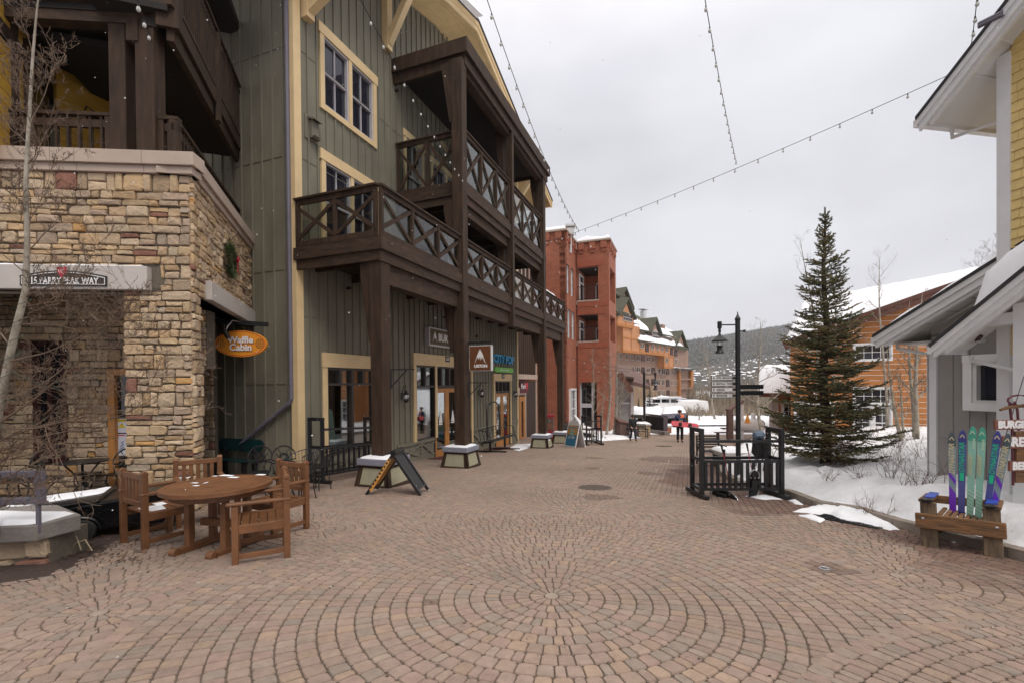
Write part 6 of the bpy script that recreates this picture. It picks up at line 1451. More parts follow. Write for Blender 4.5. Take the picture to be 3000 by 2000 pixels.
def chair_copy(label,px,py,rz): c=copy_tree(ch0); tag(c,label); return place(c,px,py,rz)
c2=chair_copy('brown slatted armchair left of the table with patches of snow on its seat',463,1583,head((431,1620),(547,1594)))
c3=chair_copy('brown slatted armchair behind the table against the stone pillar, seen from the front',588,1528,head((560,1500),(600,1570)))
c4=chair_copy('brown slatted armchair beside the black wire chairs, back towards the shop',812,1553,head((858,1550),(765,1574)))
sn=MB(); snow_slab(sn,[(-.2,-.2,.425),(.0,-.22,.425),(.05,.0,.425),(-.18,.1,.425)],.02,14,14,.9,2,.06); obj('seat_snow',sn,M['snow'],c2,smooth=True)
sn=MB(); snow_slab(sn,[(.02,.05,.425),(.12,.03,.425),(.14,.2,.425),(.03,.22,.425)],.012,10,10,.9,4,.05); obj('seat_snow',sn,M['snow'],c2,smooth=True)
# --- table
tc_=Gh(639,1417,.74); tl=Gh(485,1420,.74); tr=Gh(793,1413,.74); tb=Gh(640,1388,.74); tf=Gh(640,1447,.74)
RA=(tr-tl).length/2; RBb=(tb-tf).length/2; print('table',tc_,RA,RBb)
RT=RA
tab=thing('round_table','large round brown slatted garden table dusted with snow','table',(tc_.x,tc_.y,g(tc_.x,tc_.y)),world=False); tab.rotation_euler=(0,0,R(-12))
mb=MB(); n=int(RT*2/.095); wd=RT*2/n
for i in range(n):
    y0=-RT+i*wd+.002;y1=y0+wd-.004
    def hw(y): return math.sqrt(max(.0004,(RT-.03)**2-y*y)) if abs(y)<RT-.03 else .02
    pts=[]
    for k in range(5): y=y0+(y1-y0)*k/4; pts.append((hw(y),y))
    for k in range(5): y=y1+(y0-y1)*k/4; pts.append((-hw(y),y))
    mb.prism([Vector((x,y,.715)) for x,y in pts],(0,0,.025))
obj('tabletop',mb,M['teak'],tab)
mb=MB(); nn=64; vs=[];fs=[]
for z,r in ((.70,RT-.04),(.70,RT),(.744,RT),(.744,RT-.05),(.715,RT-.05)):
    for k in range(nn): a=k/nn*6.2832; vs.append((r*math.cos(a),r*math.sin(a),z))
for i in range(4):
    for k in range(nn): fs.append((i*nn+k,i*nn+(k+1)%nn,(i+1)*nn+(k+1)%nn,(i+1)*nn+k))
mb.add(vs,fs); obj('rim',mb,M['teak'],tab)
mb=MB()
for k in range(30):   # apron under the edge
    a=k/30*6.2832;b=(k+1)/30*6.2832; r=RT-.1; mb.bar((r*math.cos(a),r*math.sin(a),.665),(r*math.cos(b),r*math.sin(b),.665),.025,.07)
obj('apron',mb,M['teak'],tab)
for sx in (-1,1):
    for sy in (-1,1): mb=MB(); mb.box((sx*.24,sy*.16,.37),(.07,.07,.62)); obj('leg',mb,M['teak'],tab,bevel=.006)
    mb=MB(); mb.box((sx*.24,0,.045),(.08,.66,.07)); mb.lathe([(.05,-.04),(.05,.04)],(sx*.24,-.34,.05),14,Matrix.Rotation(R(90),3,'Y')); mb.lathe([(.05,-.04),(.05,.04)],(sx*.24,.34,.05),14,Matrix.Rotation(R(90),3,'Y')); obj('foot',mb,M['teak'],tab,bevel=.006)
mb=MB(); mb.box((0,0,.3),(.46,.05,.08)); obj('stretcher',mb,M['teak'],tab)
for (px,py,w_,h_) in ((665,1398,.20,.035),(685,1402,.14,.03),(765,1397,.13,.03),(571,1413,.09,.02),(603,1413,.03,.03),(575,1419,.08,.02),(630,1399,.06,.02),(552,1401,.05,.02)):
    q=Gh(px,py,.745); lq=tab.matrix_basis.inverted()@q; sn=MB(); lq.z=.744
    snow_slab(sn,[lq+Vector(v) for v in ((-w_/2,-h_*1.2,0),(w_/2,-h_,0),(w_/2.4,h_,0),(-w_/2.2,h_*1.3,0))],.003,12,6,1.5,px,.05); obj('snow_patch',sn,M['snow'],tab,smooth=True)
# --- black wire barrel chairs
def make_wire(label):
    t=thing('wire_chair',label,'chair',(0,0,0),'black wire patio chairs',world=False)
    mb=MB(); mb.lathe([(.01,.44),(.21,.44),(.225,.452),(.21,.46),(.01,.455)],(0,0,0),24); obj('seat',mb,M['black'],t)
    mb=MB(); A=lambda a,r,z:Vector((r*math.cos(a),r*math.sin(a),z))
    rng=[R(75)+R(210)*i/22 for i in range(23)]; zt=lambda i:.66+.17*math.sin(math.pi*i/22)
    mb.tube([A(a,.29+.03*math.sin(math.pi*i/22),zt(i)) for i,a in enumerate(rng)],.009,6)
    mb.tube([A(a,.25,.46+(zt(i)-.46)*.5) for i,a in enumerate(rng)],.003,4); mb.tube([A(a,.235,.46+(zt(i)-.46)*.25) for i,a in enumerate(rng)],.003,4)
    for i,a in enumerate(rng): mb.tube([A(a,.215,.45),A(a,.25,.46+(zt(i)-.46)*.5),A(a,.29+.03*math.sin(math.pi*i/22),zt(i))],.0045,4)
    obj('back_cage',mb,M['black'],t)
    for a in (40,140,220,320):
        a=R(a); mb=MB()
        for d in (-.05,.05): mb.tube([A(a+d,.2,.445),A(a+d,.225,.40),A(a+d*.6,.20,.2),A(a,.235,.0)],.008,6)
        mb.lathe([(.02,0),(.02,.006)],A(a,.235,0),8); obj('leg',mb,M['black'],t)
    return t
wc=make_wire('black wire barrel chair standing before the left ski rack'); place(wc,930,1432,R(160)); wc.scale=(1.12,1.12,1.06)
w2c=copy_tree(wc); tag(w2c,'black wire chair half hidden behind the brown armchair by the cream corner board'); place(w2c,880,1462,R(250))
# --- cast iron patio chairs and tables in the passage
def make_iron(label):
    t=thing('iron_chair',label,'chair',(0,0,0),'black cast iron patio chairs',world=False)
    mb=MB(); mb.lathe([(.01,.43),(.2,.43),(.21,.445),(.2,.455),(.01,.45)],(0,0,0),18); obj('seat',mb,M['black'],t)
    mb=MB(); C=lambda a,r=.21,z0=.7:Vector((-.19-.05*math.sin(a),r*math.cos(a),z0+r*1.05*math.sin(a)))
    mb.tube([Vector((-.17,-.17,.44)),Vector((-.19,-.2,.6))]+[C(R(190-k*20)) for k in range(11)][::-1]+[Vector((-.19,.2,.6)),Vector((-.17,.17,.44))],.014,6)
    for s in (-1,1):
        mb.tube([Vector((-.17,s*.04,.45)),Vector((-.19,s*.12,.62)),Vector((-.22,s*.03,.75)),Vector((-.23,s*.1,.87))],.009,5); mb.tube([Vector((-.17,s*.1,.45)),Vector((-.19,s*.02,.6)),Vector((-.22,s*.13,.78))],.009,5)
    for k in range(8): a=k*.785; mb.lathe([(.03,-.006),(.03,.006)],(-.2,.07*math.cos(a),.7+.07*math.sin(a)),8,Matrix.Rotation(R(90),3,'Y'))
    obj('back',mb,M['black'],t)
    for a in (45,135,225,315): a=R(a); mb=MB(); mb.tube([Vector((.18*math.cos(a),.18*math.sin(a),.44)),Vector((.2*math.cos(a),.2*math.sin(a),.3)),Vector((.15*math.cos(a),.15*math.sin(a),.15)),Vector((.22*math.cos(a),.22*math.sin(a),0))],.013,6); obj('leg',mb,M['black'],t)
    return t
ic=make_iron('black cast iron chair with fan back behind the small round table in the passage'); place(ic,258,1452,R(-75))
for px,py,rz,lb in ((70,1475,R(200),'black cast iron chair at the far left behind the mauve rail'),(352,1455,R(160),'black cast iron chair half hidden by the stone pillar edge'),(758,1452,R(-70),'black cast iron chair in front of the snowboard bench'),(835,1450,R(-60),'black cast iron chair between snowboard bench and cream corner board')):
    c=copy_tree(ic); tag(c,lb); place(c,px,py,rz)
def iron_table(px,py,label,r=.36):
    t=thing('iron_table',label,'table',(0,0,0),'black cast iron tables',world=False); mb=MB(); mb.lathe([(.01,.7),(r,.7),(r+.01,.71),(r,.72),(.01,.72)],(0,0,0),28); obj('tabletop',mb,M['black'],t)
    for k in range(4): a=k*1.57+.78; mb=MB(); mb.tube([Vector((.25*math.cos(a),.25*math.sin(a),.7)),Vector((.1*math.cos(a),.1*math.sin(a),.5)),Vector((.05*math.cos(a),.05*math.sin(a),.3)),Vector((.26*math.cos(a),.26*math.sin(a),0))],.015,6); obj('leg',mb,M['black'],t)
    return place(t,px,py,0)
iron_table(243,1468,'small black cast iron table in the stone passage'); iron_table(120,1490,'low black iron side table left of the passage table',.3).scale=(1,1,.7)
# --- snowboard bench against the green end wall
t=thing('snowboard_bench','dark teal bench made from snowboards against the olive end wall','bench',(0,0,0),world=False)
M['teal']=mat('dark_teal_board',(.008,.012,.013),.3,.2,2.2,0,col2=(.005,.05,.055))
def board(mb,L_,W_,th,M3,c,n=10):
    pts=[]
    for k in range(n+1): a=-math.pi/2+math.pi*k/n; pts.append((L_/2-W_/2+W_/2*math.cos(a),W_/2*math.sin(a)))
    for k in range(n+1): a=math.pi/2+math.pi*k/n; pts.append((-L_/2+W_/2+W_/2*math.cos(a),W_/2*math.sin(a)))
    mb.prism([Vector(c)+M3@Vector((x,y,-th/2)) for x,y in pts],M3@Vector((0,0,th)))
mb=MB(); board(mb,1.5,.30,.02,Matrix.Rotation(R(80),3,'X'),(0,.24,.78)); obj('backboard',mb,M['teal'],t)
mb=MB(); board(mb,1.5,.3,.02,Matrix.Identity(3),(0,0,.45)); obj('seat',mb,M['teal'],t)
for sx in (-.5,.5): mb=MB(); mb.box((sx,-.08,.22),(.09,.09,.44)); mb.box((sx,.2,.35),(.09,.09,.7)); mb.box((sx,.06,.41),(.08,.34,.06)); obj('leg',mb,M['blackm'],t)
place(t,722,1432,math.atan2(E.u[1],E.u[0])); 
q=E.p(E.hit(722,1400)[0],.38,0); t.location=onG(q.x,q.y)
# --- trailer, kerb wall with slab, mauve frame
tq=G(210,1560)
t=thing('black_utility_trailer','low black plastic utility trailer with a small wheel and snow on its lid','trailer',(0,0,0),world=False)
M['gloss']=mat('black_gloss',(.006,.006,.007),.25,.3,3,0)
mb=MB(); mb.hexa([Vector(v) for v in ((-.75,-.32,.10),(.8,-.38,.10),(.8,.4,.1),(-.75,.4,.1),(-.8,-.36,.36),(.85,-.42,.50),(.85,.44,.50),(-.8,.44,.36))]); obj('tub',mb,M['gloss'],t,bevel=.03)
mb=MB(); mb.hexa([Vector(v) for v in ((-.83,-.4,.36),(.2,-.4,.44),(.2,.48,.44),(-.83,.48,.36),(-.83,-.4,.39),(.2,-.4,.48),(.2,.48,.48),(-.83,.48,.39))]); obj('lid',mb,M['gloss'],t,bevel=.01)
sn=MB(); snow_slab(sn,[(-.75,.0,.395),(.15,.0,.475),(.15,.44,.475),(-.75,.44,.395)],.02,20,12,.6,3,.06); obj('lid_snow',sn,M['snow'],t,smooth=True)
sn=MB(); snow_slab(sn,[(-.75,-.42,.37),(-.1,-.42,.42),(-.1,-.36,.42),(-.75,-.36,.37)],.02,20,5,.9,5,.05); obj('edge_snow',sn,M['snow'],t,smooth=True)
mb=MB(); mb.box((.88,0,.51),(.05,.9,.03)); obj('rim_edge',mb,M['light'],t)
mb=MB(); mb.lathe([(.07,-.05),(.125,-.045),(.135,0),(.125,.045),(.07,.05)],(.05,-.44,.13),20,Matrix.Rotation(R(90),3,'X')); w_=obj('wheel',mb,M['rub'],t); mb=MB(); mb.lathe([(.07,.0),(.075,.052),(.05,.045),(.02,.058),(.001,.058)],(.05,-.44,.13),16,Matrix.Rotation(R(90),3,'X')); obj('hub',mb,M['chrome'],w_)
mb=MB(); mb.tube([Vector((.05+.16*math.cos(a*.39),-.43,.13+.16*math.sin(a*.39))) for a in range(9)],.015,6); obj('mudguard',mb,M['gloss'],t)
mb=MB(); mb.box((-.28,-.40,.47),(.11,.02,.1),Matrix.Rotation(.3,3,'Z')); obj('reflector',mb,M['chrome'],t)
place(t,255,1560,R(30)); t.scale=(1.08,1.05,1.05)
M['dtwig']=mat('dead_stalk',(.32,.26,.17),.8,.2,9,0)
q=G(190,1625); t=thing('dead_stalks','pale dry plant stalks bent over in the mulch beside the trailer','plant',q); mb=MB()
for k,(dx,h,b) in enumerate(((0,.28,.02),(.05,.30,-.12),(-.03,.26,.1),(.1,.16,.2),(-.05,.12,-.25),(.02,.2,.16))): mb.tube([q+Vector((dx*.3,0,0)),q+Vector((dx,.02,h*.8)),q+Vector((dx+b*.5,.03,h)),q+Vector((dx+b,.0,h*.3))],.006,5)
obj('stalks',mb,M['dtwig'],t)
# stone seat wall
wf_=G(145,1650); wl_=G(-200,1700); WFr=Fr(wf_,(-1,-.30)); t=thing('stone_seat_wall','low stone wall end with a thick snow-topped slab at the left edge','wall',wf_)
W0F=Fr(WFr.p(0,0,0),(1,.12))
mb=MB(); stones(mb,Fr(W0F.p(-2,0,0),W0F.u),0,2.0,wf_.z-.1,wf_.z+.27,(),31,0,.05,1.6); o=obj('stone_facing',mb,M['stone'],t); mb=MB(); mb.fbox(W0F,-2,0,-.5,-.012,wf_.z-.1,wf_.z+.27); obj('core',mb,M['mortar'],t)
zs=wf_.z+.27; SLt=W0F
q=[SLt.p(-2,.12,zs),SLt.p(-.02,.12,zs),SLt.p(.12,-.25,zs),SLt.p(-.5,-.75,zs),SLt.p(-2,-.75,zs)]; mb=MB(); mb.prism(q,(0,0,.17)); obj('slab',mb,M['slab'],t,bevel=.015)
sn=MB(); snow_slab(sn,[SLt.p(-2,.09,zs+.17),SLt.p(-.04,.09,zs+.17),SLt.p(.02,-.3,zs+.17),SLt.p(-2,-.7,zs+.17)],.035,24,14,.3,2,.08); obj('slab_snow',sn,M['snow'],t,smooth=True)
t=thing('mauve_metal_frame','mauve grey tubular metal sign frame standing on the stone seat wall','frame',W0F.p(-1,-.5,zs)); KF=Fr(atY(0,1400,4.6),(1,.1)); kh=KF.hit
mb=MB(); x1,zt_=kh(128,1385); x0,zb_=kh(-60,1478); 
mb.bar(KF.p(x0,0,zt_),KF.p(x1,0,zt_),.07,.07);mb.bar(KF.p(x0,0,zb_+.03),KF.p(x1,0,zb_+.03),.07,.07);mb.bar(KF.p(x1-.035,0,zt_+.035),KF.p(x1-.035,0,zb_),.07,.07); obj('frame',mb,M['grayp'],t,bevel=.01)
mb=MB(); a=kh(113,1500)[0]; mb.bar(KF.p(a,0,zb_),KF.p(a,0,zb_-.3),.03,.03); a=kh(3,1500)[0]; mb.bar(KF.p(a,.08,kh(0,1348)[1]),KF.p(a,.08,zb_-.3),.06,.05); obj('upright',mb,M['grayp'],t)
# --- sandwich boards
def aboard(px_l,px_r,py_b,H_,label,frame,W_=.6,gap=.55):
    pass
a=G(1074,1447);b=G(1232,1450); m_=(a+b)/2; t=thing('chalk_sandwich_board','black folding sandwich board with orange menu panel in front of the first pedestal','sandwich board',m_); h=.78; sp=(b-a).length/2; u=(b-a).normalized(); nv=Vector((-u.y,u.x,0))
top=m_+Vector((0,0,h)); W_=.5
def leaf(foot,name):
    d=(top-foot).normalized(); mb=MB()
    for s in (0,W_): mb.bar(foot+nv*s,top+d*.05+nv*s,.05,.05,up=nv)
    for tt in (.12,.96): p=foot.lerp(top,tt); mb.bar(p,p+nv*W_,.05,.03,up=d)
    return obj(name,mb,M['blackm'],t),d
l1_,d1=leaf(a,'front_leaf'); l2_,d2=leaf(b,'rear_leaf')
M['chalk']=mat('orange_menu',(.42,.17,.03),.6,.3,6,0,col2=(.62,.33,.08)); mb=MB(); nn1=nv.cross(d1); mb.add([a.lerp(top,.13)+nv*.03,a.lerp(top,.13)+nv*(W_-.03),a.lerp(top,.93)+nv*(W_-.03),a.lerp(top,.93)+nv*.03],[(0,1,2,3)]); mp_=obj('menu_panel',mb,M['chalk'],l1_)
mb=MB(); mb.bar(a.lerp(top,.12)+nv*0+nn1*.028-nv*.028,a.lerp(top,.9)-nv*.028+nn1*.0,.06,.004,up=nv); obj('orange_edge',mb,M['chalk'],l1_)
mb=MB(); 
for k in range(9): p=a.lerp(top,.17+.085*k)-nv*.031; mb.bar(p,p+d1*.04,.035,.003,up=nv)
obj('menu_marks',mb,M['blk'],l1_)
mb=MB(); mb.add([b.lerp(top,.1)+nv*.03,b.lerp(top,.1)+nv*(W_-.03),b.lerp(top,.95)+nv*(W_-.03),b.lerp(top,.95)+nv*.03],[(0,1,2,3)]); obj('rear_panel',mb,M['blk'],l2_)
mb=MB(); mb.lathe([(.06,0),(.06,W_)],top+Vector((0,0,.02)),12,Matrix((tuple((u.x,0,nv.x)),(u.y,0,nv.y),(0,1,0)))); obj('hinge_handle',mb,M['blackm'],t)
# white A-frame CITY POP
a=G(1654,1306);b=G(1687,1311);c=G(1713,1310); t=thing('city_pop_sandwich_board','white sandwich board with blue CITY POP poster and green now open sticker','sandwich board',(a+c)/2)
u=(b-a); W_=u.length; u.normalize(); back=(c-b); back-=u*back.dot(u); dep=max(.45,back.length); bk_=Vector((-u.y,u.x,0)); h=1.12; tp=(a+b)/2+bk_*dep/2+Vector((0,0,h)); upv=(tp-(a+b)/2).normalized(); A_=a; nrm=u.cross(upv)
Q=lambda x,y,o=0:A_+u*(x*W_)+upv*(y*h)+nrm*o
mb=MB(); mb.prism([Q(0,0),Q(1,0),Q(1,.98),Q(.85,1.1),Q(.6,1.16),Q(.4,1.16),Q(.15,1.1),Q(0,.98)],nrm*.03); fl_=obj('front_leaf',mb,M['white_l'],t)
A2=a+bk_*dep; up2=(tp-((a+b)/2+bk_*dep)).normalized(); Q2=lambda x,y:A2+u*(x*W_)+up2*(y*h); mb=MB(); mb.prism([Q2(0,0),Q2(1,0),Q2(1,.98),Q2(0,.98)],Vector((bk_.x,bk_.y,0))*.03); obj('rear_leaf',mb,M['white_l'],t)
M['cblue']=mat('poster_blue',(.015,.20,.38),.5,.08,4,0); M['cgreen']=mat('sticker_green',(.02,.28,.14),.5,.05,4,0); M['pop']=mat('popcorn_photo',(.35,.12,.02),.6,.5,30,0,col2=(.75,.45,.12)); M['sky_b']=mat('poster_light_blue',(.10,.32,.42),.5,.05,4,0)
mb=MB(); mb.add([Q(.08,.06,.032),Q(.94,.06,.032),Q(.94,.92,.032),Q(.08,.92,.032)],[(0,1,2,3)]); ps_=obj('poster',mb,M['cblue'],fl_)
mb=MB(); mb.add([Q(.08,.52,.034),Q(.94,.52,.034),Q(.94,.92,.034),Q(.08,.92,.034)],[(0,1,2,3)]); obj('popcorn_picture',mb,M['pop'],ps_)
mb=MB(); mb.add([Q(.08,.8,.036),Q(.94,.8,.036),Q(.94,.85,.036),Q(.08,.85,.036)],[(0,1,2,3)]); obj('blue_strip',mb,M['sky_b'],ps_)
obj('lettering',text_mb('CITY POP',.155,Q(.5,.4,.036),u,upv,.001,.003,1),M['white_l'],ps_)
mb=MB(); c0=Q(.5,.62,.038); e1=(u+upv*-.22).normalized(); e2=nrm.cross(e1); 
for sc2,m2,oo in ((1.1,'white_l',.0),(1,'cgreen',.003)): mb=MB(); mb.add([c0+nrm*oo+e1*x*sc2+e2*y*sc2 for x,y in ((-.2,-.13),(.2,-.13),(.2,.13),(-.2,.13))],[(0,1,2,3)]); st_=obj('sticker',mb,M[m2],ps_)
obj('sticker_lettering',text_mb('NOW\nOPEN',.125,c0+nrm*.006,e1,e2,.001,.002,1),M['white_l'],ps_)
# --- black ski racks
def rack(p0,p1,h,depth,bd_,label,pickets=14,facing=1,loc=None):
    p0=Vector(p0);p1=Vector(p1); t=thing('ski_rack',label,'rack',(p0+p1)/2,'black steel ski racks'); u=(p1-p0); L_=u.length; u.normalize(); v=Vector((-u.y,u.x,0)).normalized()
    Z=Vector((0,0,1)); w_=.072
    for k,(e,dsg) in enumerate(((p0,1),(p1,-1))):
        mb=MB(); 
        for dd in (-depth/2,depth/2): mb.bar(e+v*dd,e+v*dd+Z*h,w_,w_)
        mb.bar(e+v*(-depth/2-.035)+Z*(h-.035),e+v*(depth/2+.035)+Z*(h-.035),w_,w_); mb.bar(e-v*depth/2+Z*h*.55,e+v*depth/2+Z*h*.55,w_*.8,w_*.8); mb.bar(e-v*(depth/2+.22)+Z*.04,e+v*(depth/2+.22)+Z*.04,.09,.08); mb.bar(e-v*depth/2+Z*.16,e+v*depth/2+Z*.16,w_*.8,w_*.8)
        obj('end_frame',mb,M['black'],t)
    mb=MB()
    for dd,zz in ((-depth/2,.82),(-depth/2,.53),(-depth/2,.13),(depth/2,.82),(depth/2,.53),(depth/2,.13)): 
        if zz==.82 and dd>0: continue
        mb.bar(p0+v*dd+Z*h*zz,p1+v*dd+Z*h*zz,.05,.05)
    obj('rail',mb,M['black'],t)
    mb=MB()
    for i in range(pickets): x=L_*(i+.7)/(pickets+.4); q=p0+u*x; mb.bar(q-v*depth/2+Z*h*.13,q-v*depth/2+Z*h*.53,.044,.044)
    obj('pickets',mb,M['black'],t)
    return t
a=G(2056,1458);b=G(2290,1457); hR=atY(2030,1240,a.y)
rk=rack(a+Vector((0,.22,0)),b+Vector((0,.22,0)),(a-G(2056,1458)).length+1.28,.42,0,'black steel ski rack holding snowshoes and poles in front of the signpost',13)
a=G(930,1412);b=G(1082,1408); q0=B.inv(a.x,a.y) if hasattr(B,'inv') else None
sA0=B.hit(925,1200,.75)[0]; sA1=B.hit(1085,1200,.75)[0]; za=ZG(0,.7)
r2_=rack(B.p(sA0,.75,ZG(sA0,.75)),B.p(sA1,.75,ZG(sA1,.75)),B.hit(925,1222,.75)[1]-ZG(sA0,.75),.36,0,'black steel ski rack against the first shop window',10)
a=G(1722,1300);b=G(1762,1302); rk3=rack(G(1712,1302),G(1748,1303)+Vector((.2,.5,0)),1.45,.5,0,'distant black steel ski rack beside the blue sandwich board',3)
# snowshoes, poles and pack on the rack
def snowshoe(px,py,Y,rot,label,z_off=0):
    c=atY(px,py,Y); t=thing('snowshoe',label,'snowshoe',c,'snowshoes at the big ski rack',world=False); mb=MB(); pts=[]
    for k in range(25): a=k/24*6.2832; x=.11*math.cos(a)*(1+.12*math.sin(a)); y=.32*math.sin(a); pts.append(Vector((x,0,y)))
    mb.tube(pts,.013,6); obj('frame',mb,M['chrome'] ,t)
    mb=MB(); mb.prism([p*.93 for p in pts[:-1]],(0,.006,0)); obj('decking',mb,M['blackm'],t)
    mb=MB(); mb.box((0,-.03,-.02),(.11,.04,.16)); mb.box((0,-.05,.08),(.13,.03,.05)); mb.box((0,-.05,-.1),(.12,.03,.03)); obj('binding',mb,M['rub'],t)
    mb=MB(); 
    for x in(-.06,0,.06): mb.box((x,.03,-.05),(.015,.04,.1)); mb.box((x*1.2,-.02,.17),(.03,.015,.03))
    obj('crampon',mb,M['chrome'],t); t.rotation_euler=rot; return t
ya=G(2210,1455).y
snowshoe(2207,1422,ya-.05,(R(10),0,0),'snowshoe standing on its tail against the rack pickets')
s1=snowshoe(2120,1452,ya+.0,(R(80),R(85),R(10)),'snowshoe lying flat on the ground under the rack'); 
bp0=atY(2222,1310,ya+.1); t=thing('backpack','black and slate climbing pack slung over the rack rail','backpack',bp0); mb=MB(); mb.lathe([(.02,-.22),(.07,-.2),(.11,-.08),(.12,.05),(.10,.16),(.05,.22)],bp0,9); mb.box(bp0+Vector((.08,-.08,-.05)),(.10,.07,.16),Matrix.Rotation(.4,3,'Z')); mb.box(bp0+Vector((-.05,-.12,.06)),(.13,.05,.1)); mb.v=[tuple(Vector((bp0.x+(v[0]-bp0.x)*1.05,bp0.y+(v[1]-bp0.y)*.6,v[2]))+Vector((fbm(v[0]*14,v[2]*14)*.035,0,fbm(v[2]*11,v[0]*9,2)*.03))) for v in mb.v]; obj('sack',mb,M['rub'],t)
M['slate']=mat('slate_fabric',(.10,.14,.2),.7,.2,9,.2); mb=MB(); mb.lathe([(.02,.17),(.09,.18),(.11,.24),(.08,.30),(.03,.32)],bp0,10); mb.v=[tuple(Vector(v)+Vector((fbm(v[0]*14,v[2]*14)*.04,0,fbm(v[2]*11,v[0]*9,2)*.03))) for v in mb.v]; obj('lid',mb,M['slate'],t)
mb=MB()
for k in range(5): a=k*1.2; mb.tube([bp0+Vector((.14*math.cos(a),-.13,.2)),bp0+Vector((.2*math.cos(a)+.05,-.16,0)),bp0+Vector((.16*math.cos(a),-.13,-.25-.04*k))],.009,5)
obj('strap',mb,M['blackm'],t)
for (x0,y0,x1,y1,lb) in ((2188,1300,2206,1390,'left trekking pole leaning behind the standing snowshoe'),(2240,1330,2214,1392,'right trekking pole crossing behind the standing snowshoe'),(2114,1305,2142,1430,'red and black ski pole leaning in the left part of the rack'),(2122,1318,2127,1440,'second red ski pole in the left part of the rack')):
    p=atY(x0,y0,ya+.12);q=atY(x1,y1,ya+.0); t=thing('ski_pole',lb,'ski pole',q,'poles leaning in the big ski rack'); mb=MB(); mb.tube([p,q],.008,6); obj('shaft',mb,M['crest'] if x0 in(2114,2188) else M['black'],t); mb=MB(); d=(q-p).normalized(); mb.tube([p-d*.02,p+d*.13],[.02,.014],7); obj('grip',mb,M['rub'],t)
# --- signpost lamp
def lamp_post(base,top_z,Lx,label,arm=.62,lantern_scale=1,r=.054,planter=True):
    t=thing('street_lamp',label,'street lamp',base,'black lantern lamp posts'); b=Vector(base); H_=top_z
    mb=MB(); mb.lathe([(r,0),(r,H_-b.z-.15),(r*1.15,H_-b.z-.14),(r*1.15,H_-b.z-.1),(r*.6,H_-b.z-.05),(r*.25,H_-b.z),(.01,H_-b.z+.06)],b,16); mb.lathe([(r*1.6,0),(r*1.5,.06),(r*1.05,.09)],b,14); obj('pole',mb,M['black'],t)
    ax=Vector((Lx,0,0)).normalized(); z=H_-.25; e=Vector((b.x,b.y,z))+ax*arm; mb=MB(); mb.tube([Vector((b.x,b.y,z)),e],.028*lantern_scale,8); obj('arm',mb,M['black'],t)
    k=lantern_scale; mb=MB(); mb.lathe([(.01,.12*k),(.075*k,.12*k),(.075*k,-.12*k),(.045*k,-.14*k),(.05*k,-.26*k),(.03*k,-.28*k),(.05*k,-.36*k),(.12*k,-.42*k),(.27*k,-.56*k),(.27*k,-.6*k),(.1*k,-.6*k)],e,18); lh_=obj('lantern_hood',mb,M['black'],t)
    mb=MB(); mb.lathe([(.1*k,-.6*k),(.1*k,-.74*k)],e,14); obj('glass',mb,M['bulb'],lh_)
    mb=MB(); mb.lathe([(.1*k,-.74*k),(.12*k,-.76*k),(.085*k,-.8*k),(.085*k,-.88*k),(.13*k,-.95*k),(.15*k,-.99*k),(.15*k,-1.02*k),(.02*k,-1.04*k)],e,16); obj('lantern_base',mb,M['black'],lh_)
    return t,e
lb_=G(2158,1400); YL=lb_.y; base=atY(2163,1345,YL); base.z=g(base.x,base.y); tz=atY(2158,921,YL).z
lp,e_=lamp_post(base,tz,-1,'black signpost lamp carrying four white direction boards in front of the hill',abs(atY(2158,940,YL).x-atY(2105,940,YL).x)-.0,(atY(2100,1024,YL).z-atY(2100,930,YL).z)*-1/1.16,.056)
rs=thing('wayfinding_boards','four white arrow boards for lifts, rentals, lessons and restrooms on the black post','sign',atY(2140,1130,YL))
for k,(txt,y0,y1) in enumerate((('LIFTS / MOUNTAIN',1100,1113),('RENTALS / TICKETS',1117,1130),('LESSONS',1134,1147),('RESTROOMS',1152,1164))):
    a=atY(2083,y0,YL);b=atY(2146,y1,YL); c=(a+b)/2; mb=MB(); mb.box(c,(abs(b.x-a.x),.03,abs(a.z-b.z))); br=obj('board_frame',mb,M['black'],rs)
    mb=MB(); mb.box(c+Vector((0,-.018,0)),(abs(b.x-a.x)-.025,.006,abs(a.z-b.z)-.025)); obj('board_face',mb,M['white_l'],br)
    hgt=abs(a.z-b.z); obj('lettering',text_mb(txt,hgt*.62,Vector((a.x+.115,c.y-.024,c.z)),(1,0,0),(0,0,1),.001,.0015,.74,'LEFT'),M['blk'],br)
    mb=MB(); x=a.x+.06; z=c.z; s=hgt*.28; mb.prism([Vector((x+p*s,c.y-.022,z+q*s)) for p,q in ((-.22,-1),(.22,-1),(.22,.1),(.8,-.25),(.8,.2),(0,1.0),(-.8,.2),(-.8,-.25),(-.22,.1))],(0,-.002,0)); obj('arrow',mb,M['blk'],br)
    mb=MB(); mb.box(Vector((b.x+.03,c.y,c.z)),(.07,.03,.05)); obj('bracket',mb,M['black'],br)
    if k==3: obj('restroom_marks',text_mb('\u2021\u2020',hgt*.5,Vector((b.x-.06,c.y-.024,c.z)),(1,0,0),(0,0,1),.001),M['grayp'],br)
for y0,y1 in ((1126,1138),(1144,1156)): mb=MB(); a=atY(2168,y0,YL);b=atY(2236,y1,YL); mb.box((a+b)/2,(abs(b.x-a.x),.03,abs(a.z-b.z))); obj('side_board',mb,M['black'],rs)
mb=MB(); a=atY(2166,970,YL); mb.tube([a,a+Vector((.1,0,0))],.02,6); mb.box(a+Vector((.12,0,.0)),(.05,.04,.06)); obj('clamp',mb,M['black'],rs)
